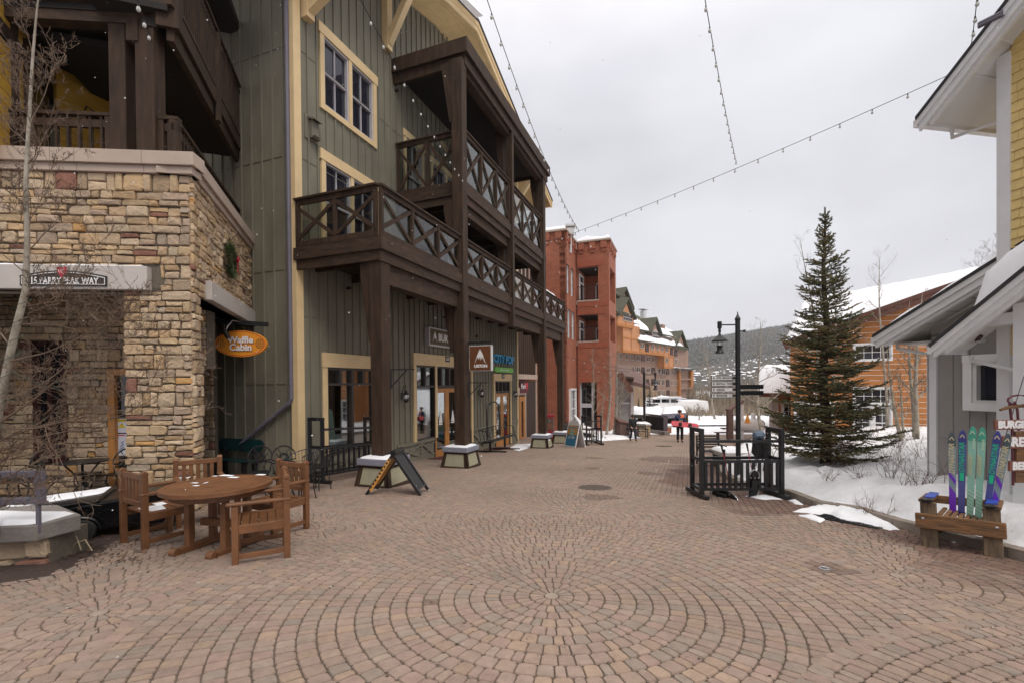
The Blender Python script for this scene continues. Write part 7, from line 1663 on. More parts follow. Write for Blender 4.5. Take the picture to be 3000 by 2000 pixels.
# stone planters with snow
def stone_planter(px0,px1,py_base,h,label,dep=.8,cap=.12):
    a=G(px0,py_base);b=G(px1,py_base); F_=Fr(a,(b-a).to_2d()); L_=(b-a).length; t=thing('stone_planter',label,'planter',(a+b)/2,'square stone planters with snow caps'); z0=min(a.z,b.z)-.1; zt_=a.z+h
    mb=MB(); stones(mb,F_,0,L_,z0,zt_,(),int(px0),0,.04,.9); sd=Fr(F_.p(L_,0,0),(-F_.n[0],-F_.n[1])); stones(mb,sd,0,dep,z0,zt_,(),int(px0)+1,0,.04,.9); obj('facing',mb,M['stone'],t); mb=MB(); mb.fbox(F_,.02,L_-.02,-dep,-.012,z0,zt_); obj('core',mb,M['mortar'],t)
    mb=MB(); mb.fbox(F_,-.06,L_+.06,-dep-.06,.08,zt_,zt_+cap); obj('cap',mb,M['lintel'],t,bevel=.01); sn=MB(); snow_slab(sn,[F_.p(-.04,.06,zt_+cap),F_.p(L_+.04,.06,zt_+cap),F_.p(L_+.04,-dep,zt_+cap),F_.p(-.04,-dep,zt_+cap)],.10,16,12,.3,3,.15); obj('cap_snow',sn,M['snow'],t,smooth=True); return t
stone_planter(2122,2188,1372,.34,'snow-capped stone planter behind the big ski rack')
stone_planter(1872,1905,1278,.72,'stone planter with snow cap under the far street lamp',.8,.1)
YB=G(1890,1276).y; bz=atY(1888,1240,YB+.3)
lp2,_=lamp_post(Vector((bz.x,bz.y,G(1888,1276).z+.8)),atY(1886,1085,YB).z,1,'farther black street lamp standing on a stone planter beside the bench',.75,1.0,.08)
mb=MB(); c=atY(1905,1184,YB); mb.box(c+Vector((.15,0,0)),(.75,.04,.09)); obj('side_board',mb,M['black'],lp2)
# benches
def bench(px0,px1,py,label,ring=True):
    a=G(px0,py);b=G(px1,py); u=(b-a); L_=u.length; u.normalize(); v=Vector((-u.y,u.x,0)); t=thing('metal_bench',label,'bench',(a+b)/2,'black strap metal benches'); Z=Vector((0,0,1))
    for e in (a,b): mb=MB(); mb.tube([e,e+Z*.6],.025,6); mb.tube([e+v*.5,e+v*.5+Z*.85],.025,6); mb.tube([e+Z*.6,e+v*.5+Z*.6],.025,6); mb.tube([e+v*.25+Z*.32+(v*math.cos(k*.52)+Z*math.sin(k*.52))*.24 for k in range(13)],.018,6); obj('end_ring',mb,M['black'],t)
    mb=MB(); 
    for k in range(7): mb.bar(a+v*(.04+k*.07)+Z*.43,b+v*(.04+k*.07)+Z*.43,.045,.012)
    obj('seat',mb,M['black'],t); mb=MB()
    for k in range(5): mb.bar(a+v*(.5+k*.02)+Z*(.52+k*.08),b+v*(.5+k*.02)+Z*(.52+k*.08),.012,.045)
    obj('backrest',mb,M['black'],t); return t
bench(1843,1898,1284,'black metal bench half hidden by the walking person in black')
M['galv']=mat('grey_strap_metal',(.16,.15,.15),.5,.1,5,.05)
t=bench(2062,2128,1366,'curved grey metal bench behind the left end of the big ski rack'); 
t=thing('trash_box','dark brown slant-topped wooden waste box among the aspens','bin',G(1825,1280)); q=G(1824,1280); F_=Fr((q.x,q.y),(1,.3)); mb=MB(); P=F_.p; mb.hexa([P(-.35,.3,q.z),P(.35,.3,q.z),P(.35,-.3,q.z),P(-.35,-.3,q.z),P(-.35,.3,q.z+1.0),P(.35,.3,q.z+.85),P(.35,-.3,q.z+1.0),P(-.35,-.3,q.z+1.25)]); obj('box_body',mb,M['shk'],t,bevel=.01); mb=MB(); mb.hexa([P(-.42,.36,q.z+1.0),P(.42,.36,q.z+.85),P(.42,-.36,q.z+1.0),P(-.42,-.36,q.z+1.25),P(-.42,.36,q.z+1.05),P(.42,.36,q.z+.9),P(.42,-.36,q.z+1.05),P(-.42,-.36,q.z+1.3)]); obj('lid',mb,M['fascia'],t)
# map kiosk right of the far plaza
t=thing('notice_kiosk','brown timber notice kiosk with small gabled roof behind the signpost','kiosk',G(2150,1292)); yk=G(2150,1292).y; mb=MB(); 
for x in (2138,2167): p=atY(x,1290,yk+.3*(x>2150)); p.z=g(p.x,p.y); q=atY(x,1200,yk+.3*(x>2150)); 
a=atY(2138,1285,yk);b=atY(2138,1200,yk); mb=MB(); mb.bar(a,b,.28,.28); obj('post',mb,M['shk'],t); a2=atY(2172,1285,yk+1);b2=atY(2172,1185,yk+1); mb=MB(); mb.bar(a2,b2,.18,.18); obj('post',mb,M['white_l'],t)
mb=MB(); mb.bar(b+Vector((-.1,0,.0)),b2+Vector((0,0,.25)),.35,.08); obj('roof_edge',mb,M['shk'],t); mb=MB(); mb.bar(a.lerp(b,.2)+Vector((.2,.1,0)),a.lerp(b,.95)+Vector((.2,.1,0)),.12,.08); obj('board',mb,M['white_l'],t)
t=thing('picnic_bench','small brown picnic bench seen at the end of the paving','bench',G(2115,1288)); q=G(2118,1288); mb=MB(); 
for dz,w_ in ((.45,.9),(.7,.6)): mb.box(q+Vector((.2*(dz>.5),0,dz)),(w_,.35,.05)); 
obj('seat_top',mb,M['shk'],t); mb=MB(); mb.box(q+Vector((-.3,0,.22)),(.06,.3,.44)); mb.box(q+Vector((.35,0,.34)),(.06,.3,.68)); obj('legs',mb,M['shk'],t)
t=thing('propane_tank','white horizontal tank lying in the snow behind the signpost','tank',atY(2190,1262,27)); q=atY(2192,1245,27); mb=MB(); mb.lathe([(.02,-.95),(.3,-.85),(.42,-.65),(.42,.65),(.3,.85),(.02,.95)],q,18,Matrix.Rotation(R(90),3,'Y')); obj('tank_body',mb,M['white_l'],t,smooth=True); mb=MB(); mb.lathe([(.12,0),(.12,.3),(.02,.32)],q+Vector((.3,0,.4)),10); obj('valve_hood',mb,M['white_l'],t)
mb=MB(); 
for x in (-.5,.5): mb.box(q+Vector((x,0,-.55)),(.2,.5,.35))
obj('saddle',mb,M['lintel'],t)
t=thing('orange_cone','small orange marker beside the white tank','cone',atY(2190,1240,26)); q=atY(2190,1238,26); mb=MB(); mb.lathe([(.2,0),(.2,.03),(.13,.03),(.03,.5)],q,12); obj('cone_body',mb,M['orange'],t)
# --- wall signs on the shop
t=thing('lightbox_sign','long framed brown shop sign lettered BURTON with a white peak','sign',B.p(6,.2,3)); a=B.hit(1260,960,.25);b0=B.hit(1262,1010,.25); s0=a[0]; z1_=B.hit(1262,957,.25)[1]; z0_=B.hit(1262,1012,.25)[1]; s1=s0+(z1_-z0_)*3.4
mb=MB(); mb.fbox(B,s0,s1,.03,.22,z0_,z1_); bx=obj('sign_box',mb,M['light'],t,bevel=.01); M['signb']=mat('sign_brown',(.085,.052,.018),.5,.15,1,0); mb=MB(); mb.fbox(B,s0+.06,s1-.06,.221,.235,z0_+.06,z1_-.06); obj('sign_face',mb,M['signb'],bx)
hs=z1_-z0_; Ub=(B.u[0],B.u[1],0)
def peak(c,u,h,m_,par,nrm,name='peak_logo'):
    u=Vector(u); mb=MB(); pts=[(-.42,-.5),(-.2,.1),(0,.5),(.2,.15),(.42,-.5),(.30,-.3),(.22,-.02),(.14,-.22),(.08,.0),(.02,-.26),(-.04,.0),(-.12,-.2),(-.2,.0),(-.3,-.25)]
    mb.prism([Vector(c)+u*x*h+Vector((0,0,y*h)) for x,y in pts],Vector(nrm)*.008); return obj(name,mb,M[m_],par)
nB=(B.n[0],B.n[1],0); peak(B.p(s0+.34,.238,(z0_+z1_)/2),Ub,hs*.58,'white_l',bx,nB)
obj('lettering',text_mb('BURTON',hs*.56,B.p(s0+.58,.24,(z0_+z1_)/2-.01),Ub,(0,0,1),.006,.012,1.0,'LEFT'),M['white_l'],bx)
# blade sign: across the front, held off the second post
sB_2=POSTS[1]+.0; BF=Fr(B.p(POSTS[1]+.1,0,0),B.n); x0=BF.hit(1378,1050)[0];x1=BF.hit(1442,1050)[0]; zt_=BF.hit(1410,1012)[1]; zb_=BF.hit(1410,1086)[1]
t=thing('blade_sign','square brown hanging sign with white mountain peak and the letters URTON','sign',BF.p((x0+x1)/2,0,zb_)); mb=MB(); mb.fbox(BF,x0,x1,-.07,.07,zb_,zt_); pn=obj('panel',mb,M['light'],t,bevel=.006)
mb=MB(); mb.fbox(BF,x0+.02,x1-.02,.071,.078,zb_+.02,zt_-.02); obj('face',mb,M['brown_s'] if 'brown_s' in M else M.setdefault('brown_s',mat('blade_brown',(.13,.045,.015),.5,.15,2,0)),pn)
hs=zt_-zb_; u_=(BF.u[0],BF.u[1],0); n_=(BF.n[0],BF.n[1],0); peak(BF.p((x0+x1)/2,.08,(zt_+zb_)/2+.07*hs),u_,hs*.58,'white_l',pn,n_); obj('lettering',text_mb('URTON',hs*.155,BF.p((x0+x1)/2+.02,.084,zb_+hs*.19),u_,(0,0,1),.003,.006,1.05),M['white_l'],pn)
mb=MB(); zz=BF.hit(1410,1003)[1]; mb.bar(BF.p(x0-.25,0,zz),BF.p(x1,0,zz),.05,.05); mb.bar(BF.p(x0-.2,0,zz+.02),BF.p(x0-.2,0,zz-.4),.05,.05); 
for x in (x0+.1,x1-.1): mb.bar(BF.p(x,0,zz),BF.p(x,0,zt_),.015,.015)
obj('bracket',mb,M['black'],t)
for (px,py,s_,lb) in ((1148,1082,POSTS[0],'empty black triangular sign bracket on the first balcony post'),(1376,1120,POSTS[1],'small black bracket low on the second balcony post')):
    BF2=Fr(B.p(s_+.1,0,0),B.n); q=BF2.hit(px,py); t=thing('sign_bracket',lb,'bracket',BF2.p(q[0],0,q[1])); mb=MB(); x=q[0]-.02; mb.bar(BF2.p(x,0,q[1]),BF2.p(x+.6,0,q[1]),.015,.02); mb.bar(BF2.p(x,0,q[1]+.02),BF2.p(x,0,q[1]-.42),.03,.03); mb.bar(BF2.p(x,0,q[1]-.38),BF2.p(x+.42,0,q[1]),.025,.02); obj('bracket_arm',mb,M['black'],t)
# CITY POP letters and pill
M['cityb']=mat('letter_blue',(.01,.30,.58),.4,.05,3,0); M['pill']=mat('pill_green',(.16,.52,.06),.45,.05,3,0)
t=thing('channel_letters','bright blue CITY POP letters above a green lozenge on the olive wall','sign',B.p(12.5,.1,3)); a=B.hit(1446,1040,.1);b=B.hit(1505,1055,.1); c=B.hit(1475,1053,.1); hh_=B.hit(1475,1040,.1)[1]-B.hit(1475,1068,.1)[1]
wt_=b[0]-a[0]; lt=text_mb('CITY POP',hh_*1.15,B.p((a[0]+b[0])/2,.08,c[1]),Ub,(0,0,1),.04,.02,1.0)
xs_=[ (Vector(v)-B.p(0,0,0)).dot(Vector(Ub)) for v in lt.v]; k=wt_/(max(xs_)-min(xs_)); m0=(max(xs_)+min(xs_))/2
lt.v=[tuple(Vector(v)+Vector(Ub)*(((Vector(v)-B.p(0,0,0)).dot(Vector(Ub))-m0)*(k-1))) for v in lt.v]; obj('letters',lt,M['cityb'],t)
z0_=B.hit(1478,1090,.08)[1];z1_=B.hit(1478,1076,.08)[1]; r_=(z1_-z0_)/2; a=B.hit(1449,1080,.08)[0];b=B.hit(1503,1085,.08)[0]
pts=[B.p(b-r_+r_*math.cos(-math.pi/2+k*.314),.04,(z0_+z1_)/2+r_*math.sin(-math.pi/2+k*.314)) for k in range(11)]+[B.p(a+r_+r_*math.cos(math.pi/2+k*.314),.04,(z0_+z1_)/2+r_*math.sin(math.pi/2+k*.314)) for k in range(11)]
mb=MB(); mb.prism(pts,Vector(nB)*.06); pl=obj('lozenge',mb,M['pill'],t); obj('lozenge_lettering',text_mb('gourmet popcorn & sweets',r_*.9,B.p((a+b)/2,.103,(z0_+z1_)/2),Ub,(0,0,1),.002,.003,.95),M['white_l'],pl)
for (px,py,lb) in ((1311,1052,'small dark house number plate 260 over the shop doors'),(1474,1101,'small dark house number plate over the popcorn shop door')):
    q=B.hit(px,py,.09); t=thing('number_plate',lb,'plate',B.p(q[0],.09,q[1])); mb=MB(); mb.fbox(B,q[0]-.16,q[0]+.16,.086,.10,q[1]-.1,q[1]+.1); pl=obj('plate',mb,M['blk'],t); obj('digits',text_mb('260' if px<1400 else '258',.15,B.p(q[0],.102,q[1]),Ub,(0,0,1),.001,.002),M['white_l'],pl)
tag([o for o in bpy.data.objects if o.get('label','').startswith('small dark house number plate 260')][0],'small dark house number plate above the tall oak shop doors')
# goods in the first window
t=thing('display_snowboard','pale green snowboard leaning inside the first shop window','snowboard',B.p(1.3,-.5,-.6)); mb=MB(); q=B.hit(966,1300,-.3); board(mb,1.55,.3,.02,Matrix.Rotation(B.ang,3,'Z')@Matrix.Rotation(R(90),3,'X')@Matrix.Rotation(R(98),3,'Z'),B.p(q[0]+.05,-.3,B.hit(966,1280,-.3)[1])); M['mint']=mat('mint_board',(.33,.48,.40),.4,.1,4,0); obj('deck',mb,M['mint'],t)
for i,(x0,x1) in enumerate(((985,1020),(1032,1087))):
    a=B.hit(x0,1275,-.25);b=B.hit(x1,1305,-.25); t=thing('window_box',['white display block low in the left pane of the shop window','white display block low in the right pane of the shop window'][i],'display block',B.p(a[0],-.3,b[1]),'white display blocks in the shop window'); mb=MB(); mb.fbox(B,a[0],b[0],-.6,-.25,b[1],a[1]); obj('block',mb,M['vinyl'],t)
# warm lamp inside the window
# doormats
for (px0,px1,py,lb) in ((1240,1305,1348,'dark red doormat at the oak shop doors'),(1405,1452,1332,'red doormat under the chairlift seat')):
    s0=B.hit(px0,py-20)[0]; s1=s0+1.7; t=thing('doormat',lb,'doormat',B.p(s0,.5,ZG(s0,.5))); M.setdefault('mat_red',mat('mat_red',(.09,.018,.014),.9,.2,20,.2)); mb=MB()
    P=lambda s,o,h:B.p(s,o,ZG(s,o)+h); mb.hexa([P(s0,1.0,0),P(s1,1.0,0),P(s1,.15,0),P(s0,.15,0),P(s0,1.0,.016),P(s1,1.0,.016),P(s1,.15,.016),P(s0,.15,.016)]); obj('mat_pile',mb,M['mat_red'],t)
# --- chairlift seat
t=thing('chairlift_seat','old black two-seat chairlift chair on a stand outside the popcorn shop','seat',B.p(9,1,ZG(9,1))); s0=B.hit(1418,1290,1.0)[0]; s1=B.hit(1492,1290,1.0)[0]; zg=ZG(s0,1); H0=B.hit(1450,1178,1.0)[1]
P=lambda s,o,z:B.p(s,o,z); zs=B.hit(1440,1287,1.0)[1]; L_=s1-s0
mb=MB(); mb.tube([P(s0+L_*.28,.8,zs)]+[P(s0+L_*.28,.8,zs+(H0-zs)*.8),P(s0+L_*.32,.8,zs+(H0-zs)*.93),P(s0+L_*.45,.8,H0),P(s0+L_*.6,.8,H0),P(s0+L_*.74,.8,zs+(H0-zs)*.9),P(s0+L_*.78,.8,zs)],.03,8); obj('hanger_loop',mb,M['black'],t)
for i in range(2):
    a=s0+i*L_*.5+.04;b=a+L_*.46; mb=MB(); mb.hexa([P(a,1.35,zs-.02),P(b,1.35,zs-.02),P(b,.85,zs-.1),P(a,.85,zs-.1),P(a,1.35,zs+.05),P(b,1.35,zs+.05),P(b,.85,zs-.03),P(a,.85,zs-.03)]); obj('seat_pad',mb,M['rub'],t,bevel=.02)
    mb=MB()
    for k in range(4): z=zs+.08+k*.13; mb.tube([P(a,.84-.03*k,z),P(b,.84-.03*k,z)],.012,6)
    for k in range(5): x=a+(b-a)*k/4; mb.tube([P(x,.84,zs),P(x,.75,zs+.5)],.012,6)
    obj('back_slats',mb,M['black'],t)
mb=MB(); 
for x in (s0,s1): mb.tube([P(x,.8,zs+.45),P(x,1.2,zs+.4),P(x,1.3,zs+.1),P(x,.9,zs)],.016,6)
obj('armrest',mb,M['black'],t)
for x in (s0+L_*.22,s0+L_*.8): mb=MB(); mb.bar(P(x,1.0,zg+.0-.05),P(x,1.0,zs-.05),.09,.09); mb.bar(P(x,.4,ZG(x,.4)+.03),P(x,1.7,ZG(x,1.7)+.03),.1,.05); obj('stand_leg',mb,M['black'],t)
# --- popcorn cart and snowmobile
q=G(1612,1292); q=B.p(13.0,1.4,ZG(13,1.4)); pc=atY(1610,1230,q.y); t=thing('popcorn_machine','tall red glass-sided popcorn cart behind the third pedestal','popcorn cart',pc); Y=G(1608,1292).y; zb_=atY(1608,1290,Y).z; zt_=atY(1608,1213,Y).z; c=atY(1607,1250,Y); M['pred']=mat('cart_red',(.42,.03,.05),.35,.1,4,0)
hgt=zt_-zb_; mb=MB(); mb.box((c.x,c.y,zb_+hgt*.2),(.55,.5,hgt*.4)); mb.box((c.x,c.y,zb_+hgt*.95),(.6,.55,hgt*.1)); obj('cabinet',mb,M['pred'],t,bevel=.01); mb=MB(); mb.box((c.x,c.y,zb_+hgt*.65),(.5,.45,hgt*.48)); obj('glass_case',mb,M['clear'],t)
mb=MB(); 
for sx in(-.25,.25):
    for sy in (-.22,.22): mb.bar((c.x+sx,c.y+sy,zb_+hgt*.4),(c.x+sx,c.y+sy,zb_+hgt*.9),.03,.03)
obj('case_post',mb,M['chrome'],t); mb=MB(); mb.lathe([(.01,.1),(.15,.08),(.17,-.05),(.1,-.1)],(c.x,c.y,zb_+hgt*.75),12); obj('kettle',mb,M['chrome'],t)
YS=G(1705,1290).y+1.2; c=atY(1700,1262,YS); t=thing('snowmobile','white and black snowmobile parked behind the blue sandwich board','snowmobile',c)
mb=MB(); mb.hexa([c+Vector(v) for v in ((-1.3,-.3,-.25),(.9,-.3,-.3),(.9,.3,-.3),(-1.3,.3,-.25),(-1.2,-.25,.25),(.2,-.25,.3),(.2,.25,.3),(-1.2,.25,.25))]); obj('chassis',mb,M['blackm'],t,bevel=.04)
mb=MB(); mb.hexa([c+Vector(v) for v in ((-.2,-.38,.0),(1.1,-.3,-.2),(1.1,.3,-.2),(-.2,.38,.0),(-.1,-.3,.45),(.75,-.2,.2),(.75,.2,.2),(-.1,.3,.45))]); obj('hood',mb,M['white_l'],t,bevel=.08)
mb=MB(); mb.hexa([c+Vector(v) for v in ((-.15,-.28,.45),(.25,-.22,.4),(.25,.22,.4),(-.15,.28,.45),(-.4,-.22,.95),(-.3,-.2,.98),(-.3,.2,.98),(-.4,.22,.95))]); obj('windshield',mb,M['snow'],t,bevel=.05)
mb=MB(); mb.hexa([c+Vector(v) for v in ((-1.3,-.2,.25),(-.2,-.2,.3),(-.2,.2,.3),(-1.3,.2,.25),(-1.3,-.15,.42),(-.3,-.15,.5),(-.3,.15,.5),(-1.3,.15,.42))]); obj('seat',mb,M['rub'],t,bevel=.04)
mb=MB(); mb.tube([c+Vector((-.3,-.4,.7)),c+Vector((-.15,0,.75)),c+Vector((-.3,.4,.7))],.02,6); obj('handlebar',mb,M['rub'],t)
for sy in (-.4,.4): mb=MB(); mb.tube([c+Vector((.3,sy,-.48)),c+Vector((1.2,sy,-.48)),c+Vector((1.45,sy,-.35))],.05,6); mb.tube([c+Vector((.7,sy,-.45)),c+Vector((.6,sy*.6,-.1))],.03,6); obj('ski',mb,M['blackm'],t)
# ================================================================ TREES AND SHRUBS
def bare_tree(name,label,cat,base,h,r,seed,group=None,lean=(0,0),first=.35,nb=16,spread=.45,depth=3,barkm='bark',twigm='twig',up=.8,curve=.1,twn=3,tl=1.0,top=None,minr=.0022):
    rr=random.Random(seed); t=thing(name,label,cat,base,group); tr=MB(); tw=MB(); base=Vector(base)
    n=12; pts=[]; rad=[]
    for i in range(n+1):
        f=i/n; pts.append(base+Vector((lean[0]*f*h+curve*h*.3*math.sin(f*5+seed),lean[1]*f*h+curve*h*.2*math.cos(f*4+seed),f*h-(.05 if i==0 else 0)))); rad.append(r*(1-f)**.8+minr)
    tr.tube(pts,rad,8)
    def at(f): x=f*n; i=min(n-1,int(x)); return pts[i].lerp(pts[i+1],x-i),rad[i]*(1-(x-i))+rad[i+1]*(x-i)
    def br(p,d,l,r0,lev):
        k=5; q=[p]; rs=[r0]; dd=d.copy()
        for i in range(k):
            dd=(dd+Vector((rr.gauss(0,.16),rr.gauss(0,.16),rr.gauss(.06,.12)))).normalized(); q.append(q[-1]+dd*l/k); rs.append(max(minr*.7,r0*(1-(i+1)/k*.8)))
        (tr if lev==0 and r0>r*.25 else tw).tube(q,rs,5 if lev==0 else 3,False)
        if lev<depth:
            m=twn+ (2 if lev==0 else 0)
            for j in range(m):
                f=rr.uniform(.2,1); x=f*k; i=min(k-1,int(x)); p2=q[i].lerp(q[i+1],x-i); sd=Vector((rr.gauss(0,1),rr.gauss(0,1),rr.gauss(.25,.6))).normalized()
                br(p2,(dd*.75+sd*.8).normalized(),l*rr.uniform(.35,.6),rs[i]*.55,lev+1)
    for i in range(nb):
        f=first+(1-first)*(i+.5)/nb; p,r0=at(f); a=i*2.4+rr.uniform(-.4,.4); d=Vector((math.cos(a),math.sin(a),up+rr.gauss(0,.2))).normalized()
        br(p,d,h*spread*(1.15-f)*rr.uniform(.7,1.2)*tl,max(minr,r0*.5),0)
    obj('trunk',tr,M[barkm],t,smooth=True); obj('branches',tw,M[twigm],t); return t
M['twigm']=mat('brown_twigs',(.20,.135,.09),.8,.3,3,.1,col2=(.07,.045,.033))
# near aspen at the left edge
bt=G(-60,1600); bt=Vector((atY(-40,1500,4.4).x,4.4,g(-5,4.4)))
p1_=atY(60,900,4.6)
def left_tree():
    rr=random.Random(21); t=thing('aspen_tree','leafless aspen with fairy light wire standing at the left edge before the stone wall','tree',bt); tr=MB(); tw=MB()
    Yt=4.3
    P_=[(-40,1640),(-15,1250),(35,1010),(75,850),(80,700),(75,540),(85,350),(95,180),(105,60),(118,-60),(125,-200)]
    pts=[atY(x,y,Yt) for x,y in P_]; rad=[.038,.036,.03,.026,.021,.017,.014,.011,.008,.005,.003]
    tr.tube(pts,rad,9)
    P2=[(35,1010),(70,960),(150,850),(200,760)]
    def br(p,d,l,r0,lev,g_=.04):
        k=7; q=[p]; rs=[r0]; dd=d.copy()
        for i in range(k):
            dd=(dd+Vector((rr.gauss(0,.13),rr.gauss(0,.13),rr.gauss(g_,.11)))).normalized(); q.append(q[-1]+dd*l/k); rs.append(max(.0016,r0*(1-(i+1)/k*.85)))
        tw.tube(q,rs,5 if lev==0 else 3,False)
        if lev<4:
            for j in range({0:8,1:6,2:4,3:2}[lev]):
                f=rr.uniform(.12,1); x=f*k; i=min(k-1,int(x)); p2=q[i].lerp(q[i+1],x-i); sd=Vector((rr.gauss(0,1),rr.gauss(0,.8),rr.gauss(.15,.8))).normalized()
                br(p2,(dd*.8+sd*.75).normalized(),l*rr.uniform(.25,.46),rs[i]*.5,lev+1)
    arms=[((-20,1270),(400,1120),.012),((0,1180),(360,1030),.012),((-30,1420),(330,1250),.012),((20,1080),(240,1160),.011),((-40,1500),(260,1390),.012),((60,950),(380,930),.010),((-20,1330),(330,1130),.014),((60,900),(330,840),.01),((-30,1380),(250,1180),.013),((79,700),(200,420),.008),((82,480),(170,300),.007),((-10,1180),(-90,1000),.012),((-5,1240),(420,985),.018),((20,1060),(330,900),.016),((-20,1300),(380,1190),.016),((-25,1350),(200,1300),.014),((60,880),(300,700),.012),((78,740),(250,560),.010),((76,560),(240,330),.011),((80,420),(-60,250),.008),((85,380),(190,160),.008),((90,250),(10,60),.007),((76,600),(-70,480),.009),((75,800),(-80,700),.01),((95,200),(130,40),.006),((30,1010),(-60,880),.012),((-10,1200),(160,1150),.012),((50,940),(190,860),.010),((78,660),(150,420),.007),((-30,1400),(120,1330),.011)]
    for (a,b,r0) in arms:
        p=atY(a[0],a[1],Yt); q=atY(b[0],b[1],Yt+rr.uniform(-.5,.7)); d=(q-p); br(p,(d.normalized()+Vector((0,0,.0))).normalized(),d.length*1.0,r0*.6,0,.01)
    obj('trunk',tr,M['bark'],t,smooth=True); obj('branches',tw,M['twigm'],t)
    wr=MB(); M['wire']=mat('green_wire',(.01,.05,.035),.5,.2,4,0)
    for (a,b,r0) in arms[:5]:
        p=atY(a[0],a[1],Yt); q=atY(b[0],b[1],Yt); n=40; wr.tube([p.lerp(q,i/n*.7)+Vector((.02*math.sin(i*1.7),.025*math.cos(i*1.7),.02*math.sin(i*2.3)-.03*math.sin(i/n*3.1))) for i in range(n)],.0022,3,False)
    n=60; wr.tube([pts[1].lerp(pts[3],i/n)+Vector((.05*math.cos(i*.8),.05*math.sin(i*.8),0)) for i in range(n)],.003,3,False)
    obj('fairy_light_wire',wr,M['wire'],t)
left_tree()
# spruce
def spruce(base,h,rmax,seed,label,name='spruce_tree'):
    rr=random.Random(seed); t=thing(name,label,'tree',base); base=Vector(base); tr=MB(); nd=MB(); sf=MB()
    pts=[base+Vector((.03*math.sin(i),.02*math.cos(i*1.3),h*i/14-(.1 if i==0 else 0))) for i in range(15)]
    tr.tube(pts,[.11*(1-i/14)**.9+.008 for i in range(15)],8)
    GR=[(.13,.13,.058),(.10,.107,.05),(.16,.152,.065),(.24,.21,.085),(.08,.086,.04),(.22,.155,.06)]
    def needles(p,q,w_,dens,tone):
        d=(q-p); L_=d.length
        if L_<1e-4: return
        d.normalize(); a=d.cross(Vector((0,0,1))); 
        if a.length<.05: a=d.cross(Vector((1,0,0)))
        a.normalize(); b=d.cross(a); n=max(4,int(L_*dens))
        for i in range(n):
            f=(i+rr.random())/n; o=p+d*(L_*f); th=rr.uniform(0,6.283); s=a*math.cos(th)+b*math.sin(th); l=w_*rr.uniform(.7,1.15); tip=o+(s*.75+d*.75)*l; e=s.cross(d)*.0056
            c=GR[tone] if rr.random()<.7 else GR[rr.randrange(6)]; nd.cc=c; nd.add([o-e*1.8,o+e*1.8,tip],[(0,1,2)])
    z=.30
    while z<h-.3:
        f=z/h; R_=rmax*((1-f)**.85)*(1.0 if f>.12 else .72+2.3*f); R_=max(R_,.10); nb=int(7+4*(1-f)); a0=rr.random()*6.28
        for k in range(nb):
            a=a0+k*6.283/nb+rr.uniform(-.2,.2); l=R_*rr.uniform(.6,1.25); zz=z+rr.uniform(-.10,.10); r0=base+Vector((0,0,zz)); upA=(.75 if f>.8 else .28-.32*(1-f)); d=Vector((math.cos(a),math.sin(a),upA)).normalized()
            q=[r0]; m=5
            for i in range(m): d=(d+Vector((0,0,.10+(.07 if i>2 else 0)-(.10 if i<2 and f<.6 else 0)))).normalized(); q.append(q[-1]+d*l/m)
            tr.tube(q,[.016*(1-f)+.005]+[.010*(1-f)*(1-i/5)+.003 for i in range(1,6)],4,False); tone=rr.randrange(6)
            dens=170 if f<.85 else 230
            for i in range(m): needles(q[i],q[i+1],.035,dens,tone)
            nt2=int(3+l*9)
            for s in range(nt2):
                ff=.18+.82*(s+.5)/nt2; x=ff*m; i=min(m-1,int(x)); p=q[i].lerp(q[i+1],x-i); side=1 if s%2 else -1; dd=(q[i+1]-q[i]).normalized(); pr=dd.cross(Vector((0,0,1))).normalized()*side; tdir=(dd*.7+pr*.75+Vector((0,0,rr.uniform(-.18,.16)))).normalized(); tl_=l*.42*(1.15-ff)*rr.uniform(.7,1.2)+.05
                e=p+tdir*tl_; 
                if rr.random()<.09 and f<.9: c_=p.lerp(e,.6)+Vector((0,0,.012)); w_=rr.uniform(.012,.03); sf.add([c_+Vector((w_*1.6,0,0)),c_+Vector((0,w_,0)),c_-Vector((w_*1.6,0,0)),c_-Vector((0,w_,0)),c_+Vector((0,0,w_*.7))],[(0,1,4),(1,2,4),(2,3,4),(3,0,4)])
                tone2=tone if rr.random()<.6 else rr.randrange(6); needles(p,e,.036,dens*.95,tone2)
                if tl_>.17:
                    for s2 in (-1,1):
                        p3=p.lerp(e,.45+.15*s2*rr.random()); needles(p3,p3+(tdir*.7+tdir.cross(Vector((0,0,1)))*s2*.7).normalized()*tl_*.45,.034,dens*.9,tone2)
        z+=.2*(1.0-.25*f) if f<.86 else .2
    needles(base+Vector((0,0,h-.7)),base+Vector((0,0,h)),.03,200,2)
    obj('trunk',tr,M['spruceb'],t); o=obj('needles',nd,M['spruce'],t); obj('snow_flecks',sf,M['snow'],t); print('spruce tris',len(nd.f)); return t
SY=10.2; sb_=atY(2418,1405,SY); stop=atY(2410,607,SY); sb_.z=snowz(sb_.x,SY)-.05
spruce(sb_,stop.z-sb_.z,(atY(2590,1250,SY).x-atY(2418,1250,SY).x)*1.02,4,'tall dark green spruce standing in the snow bank behind the ski rack')
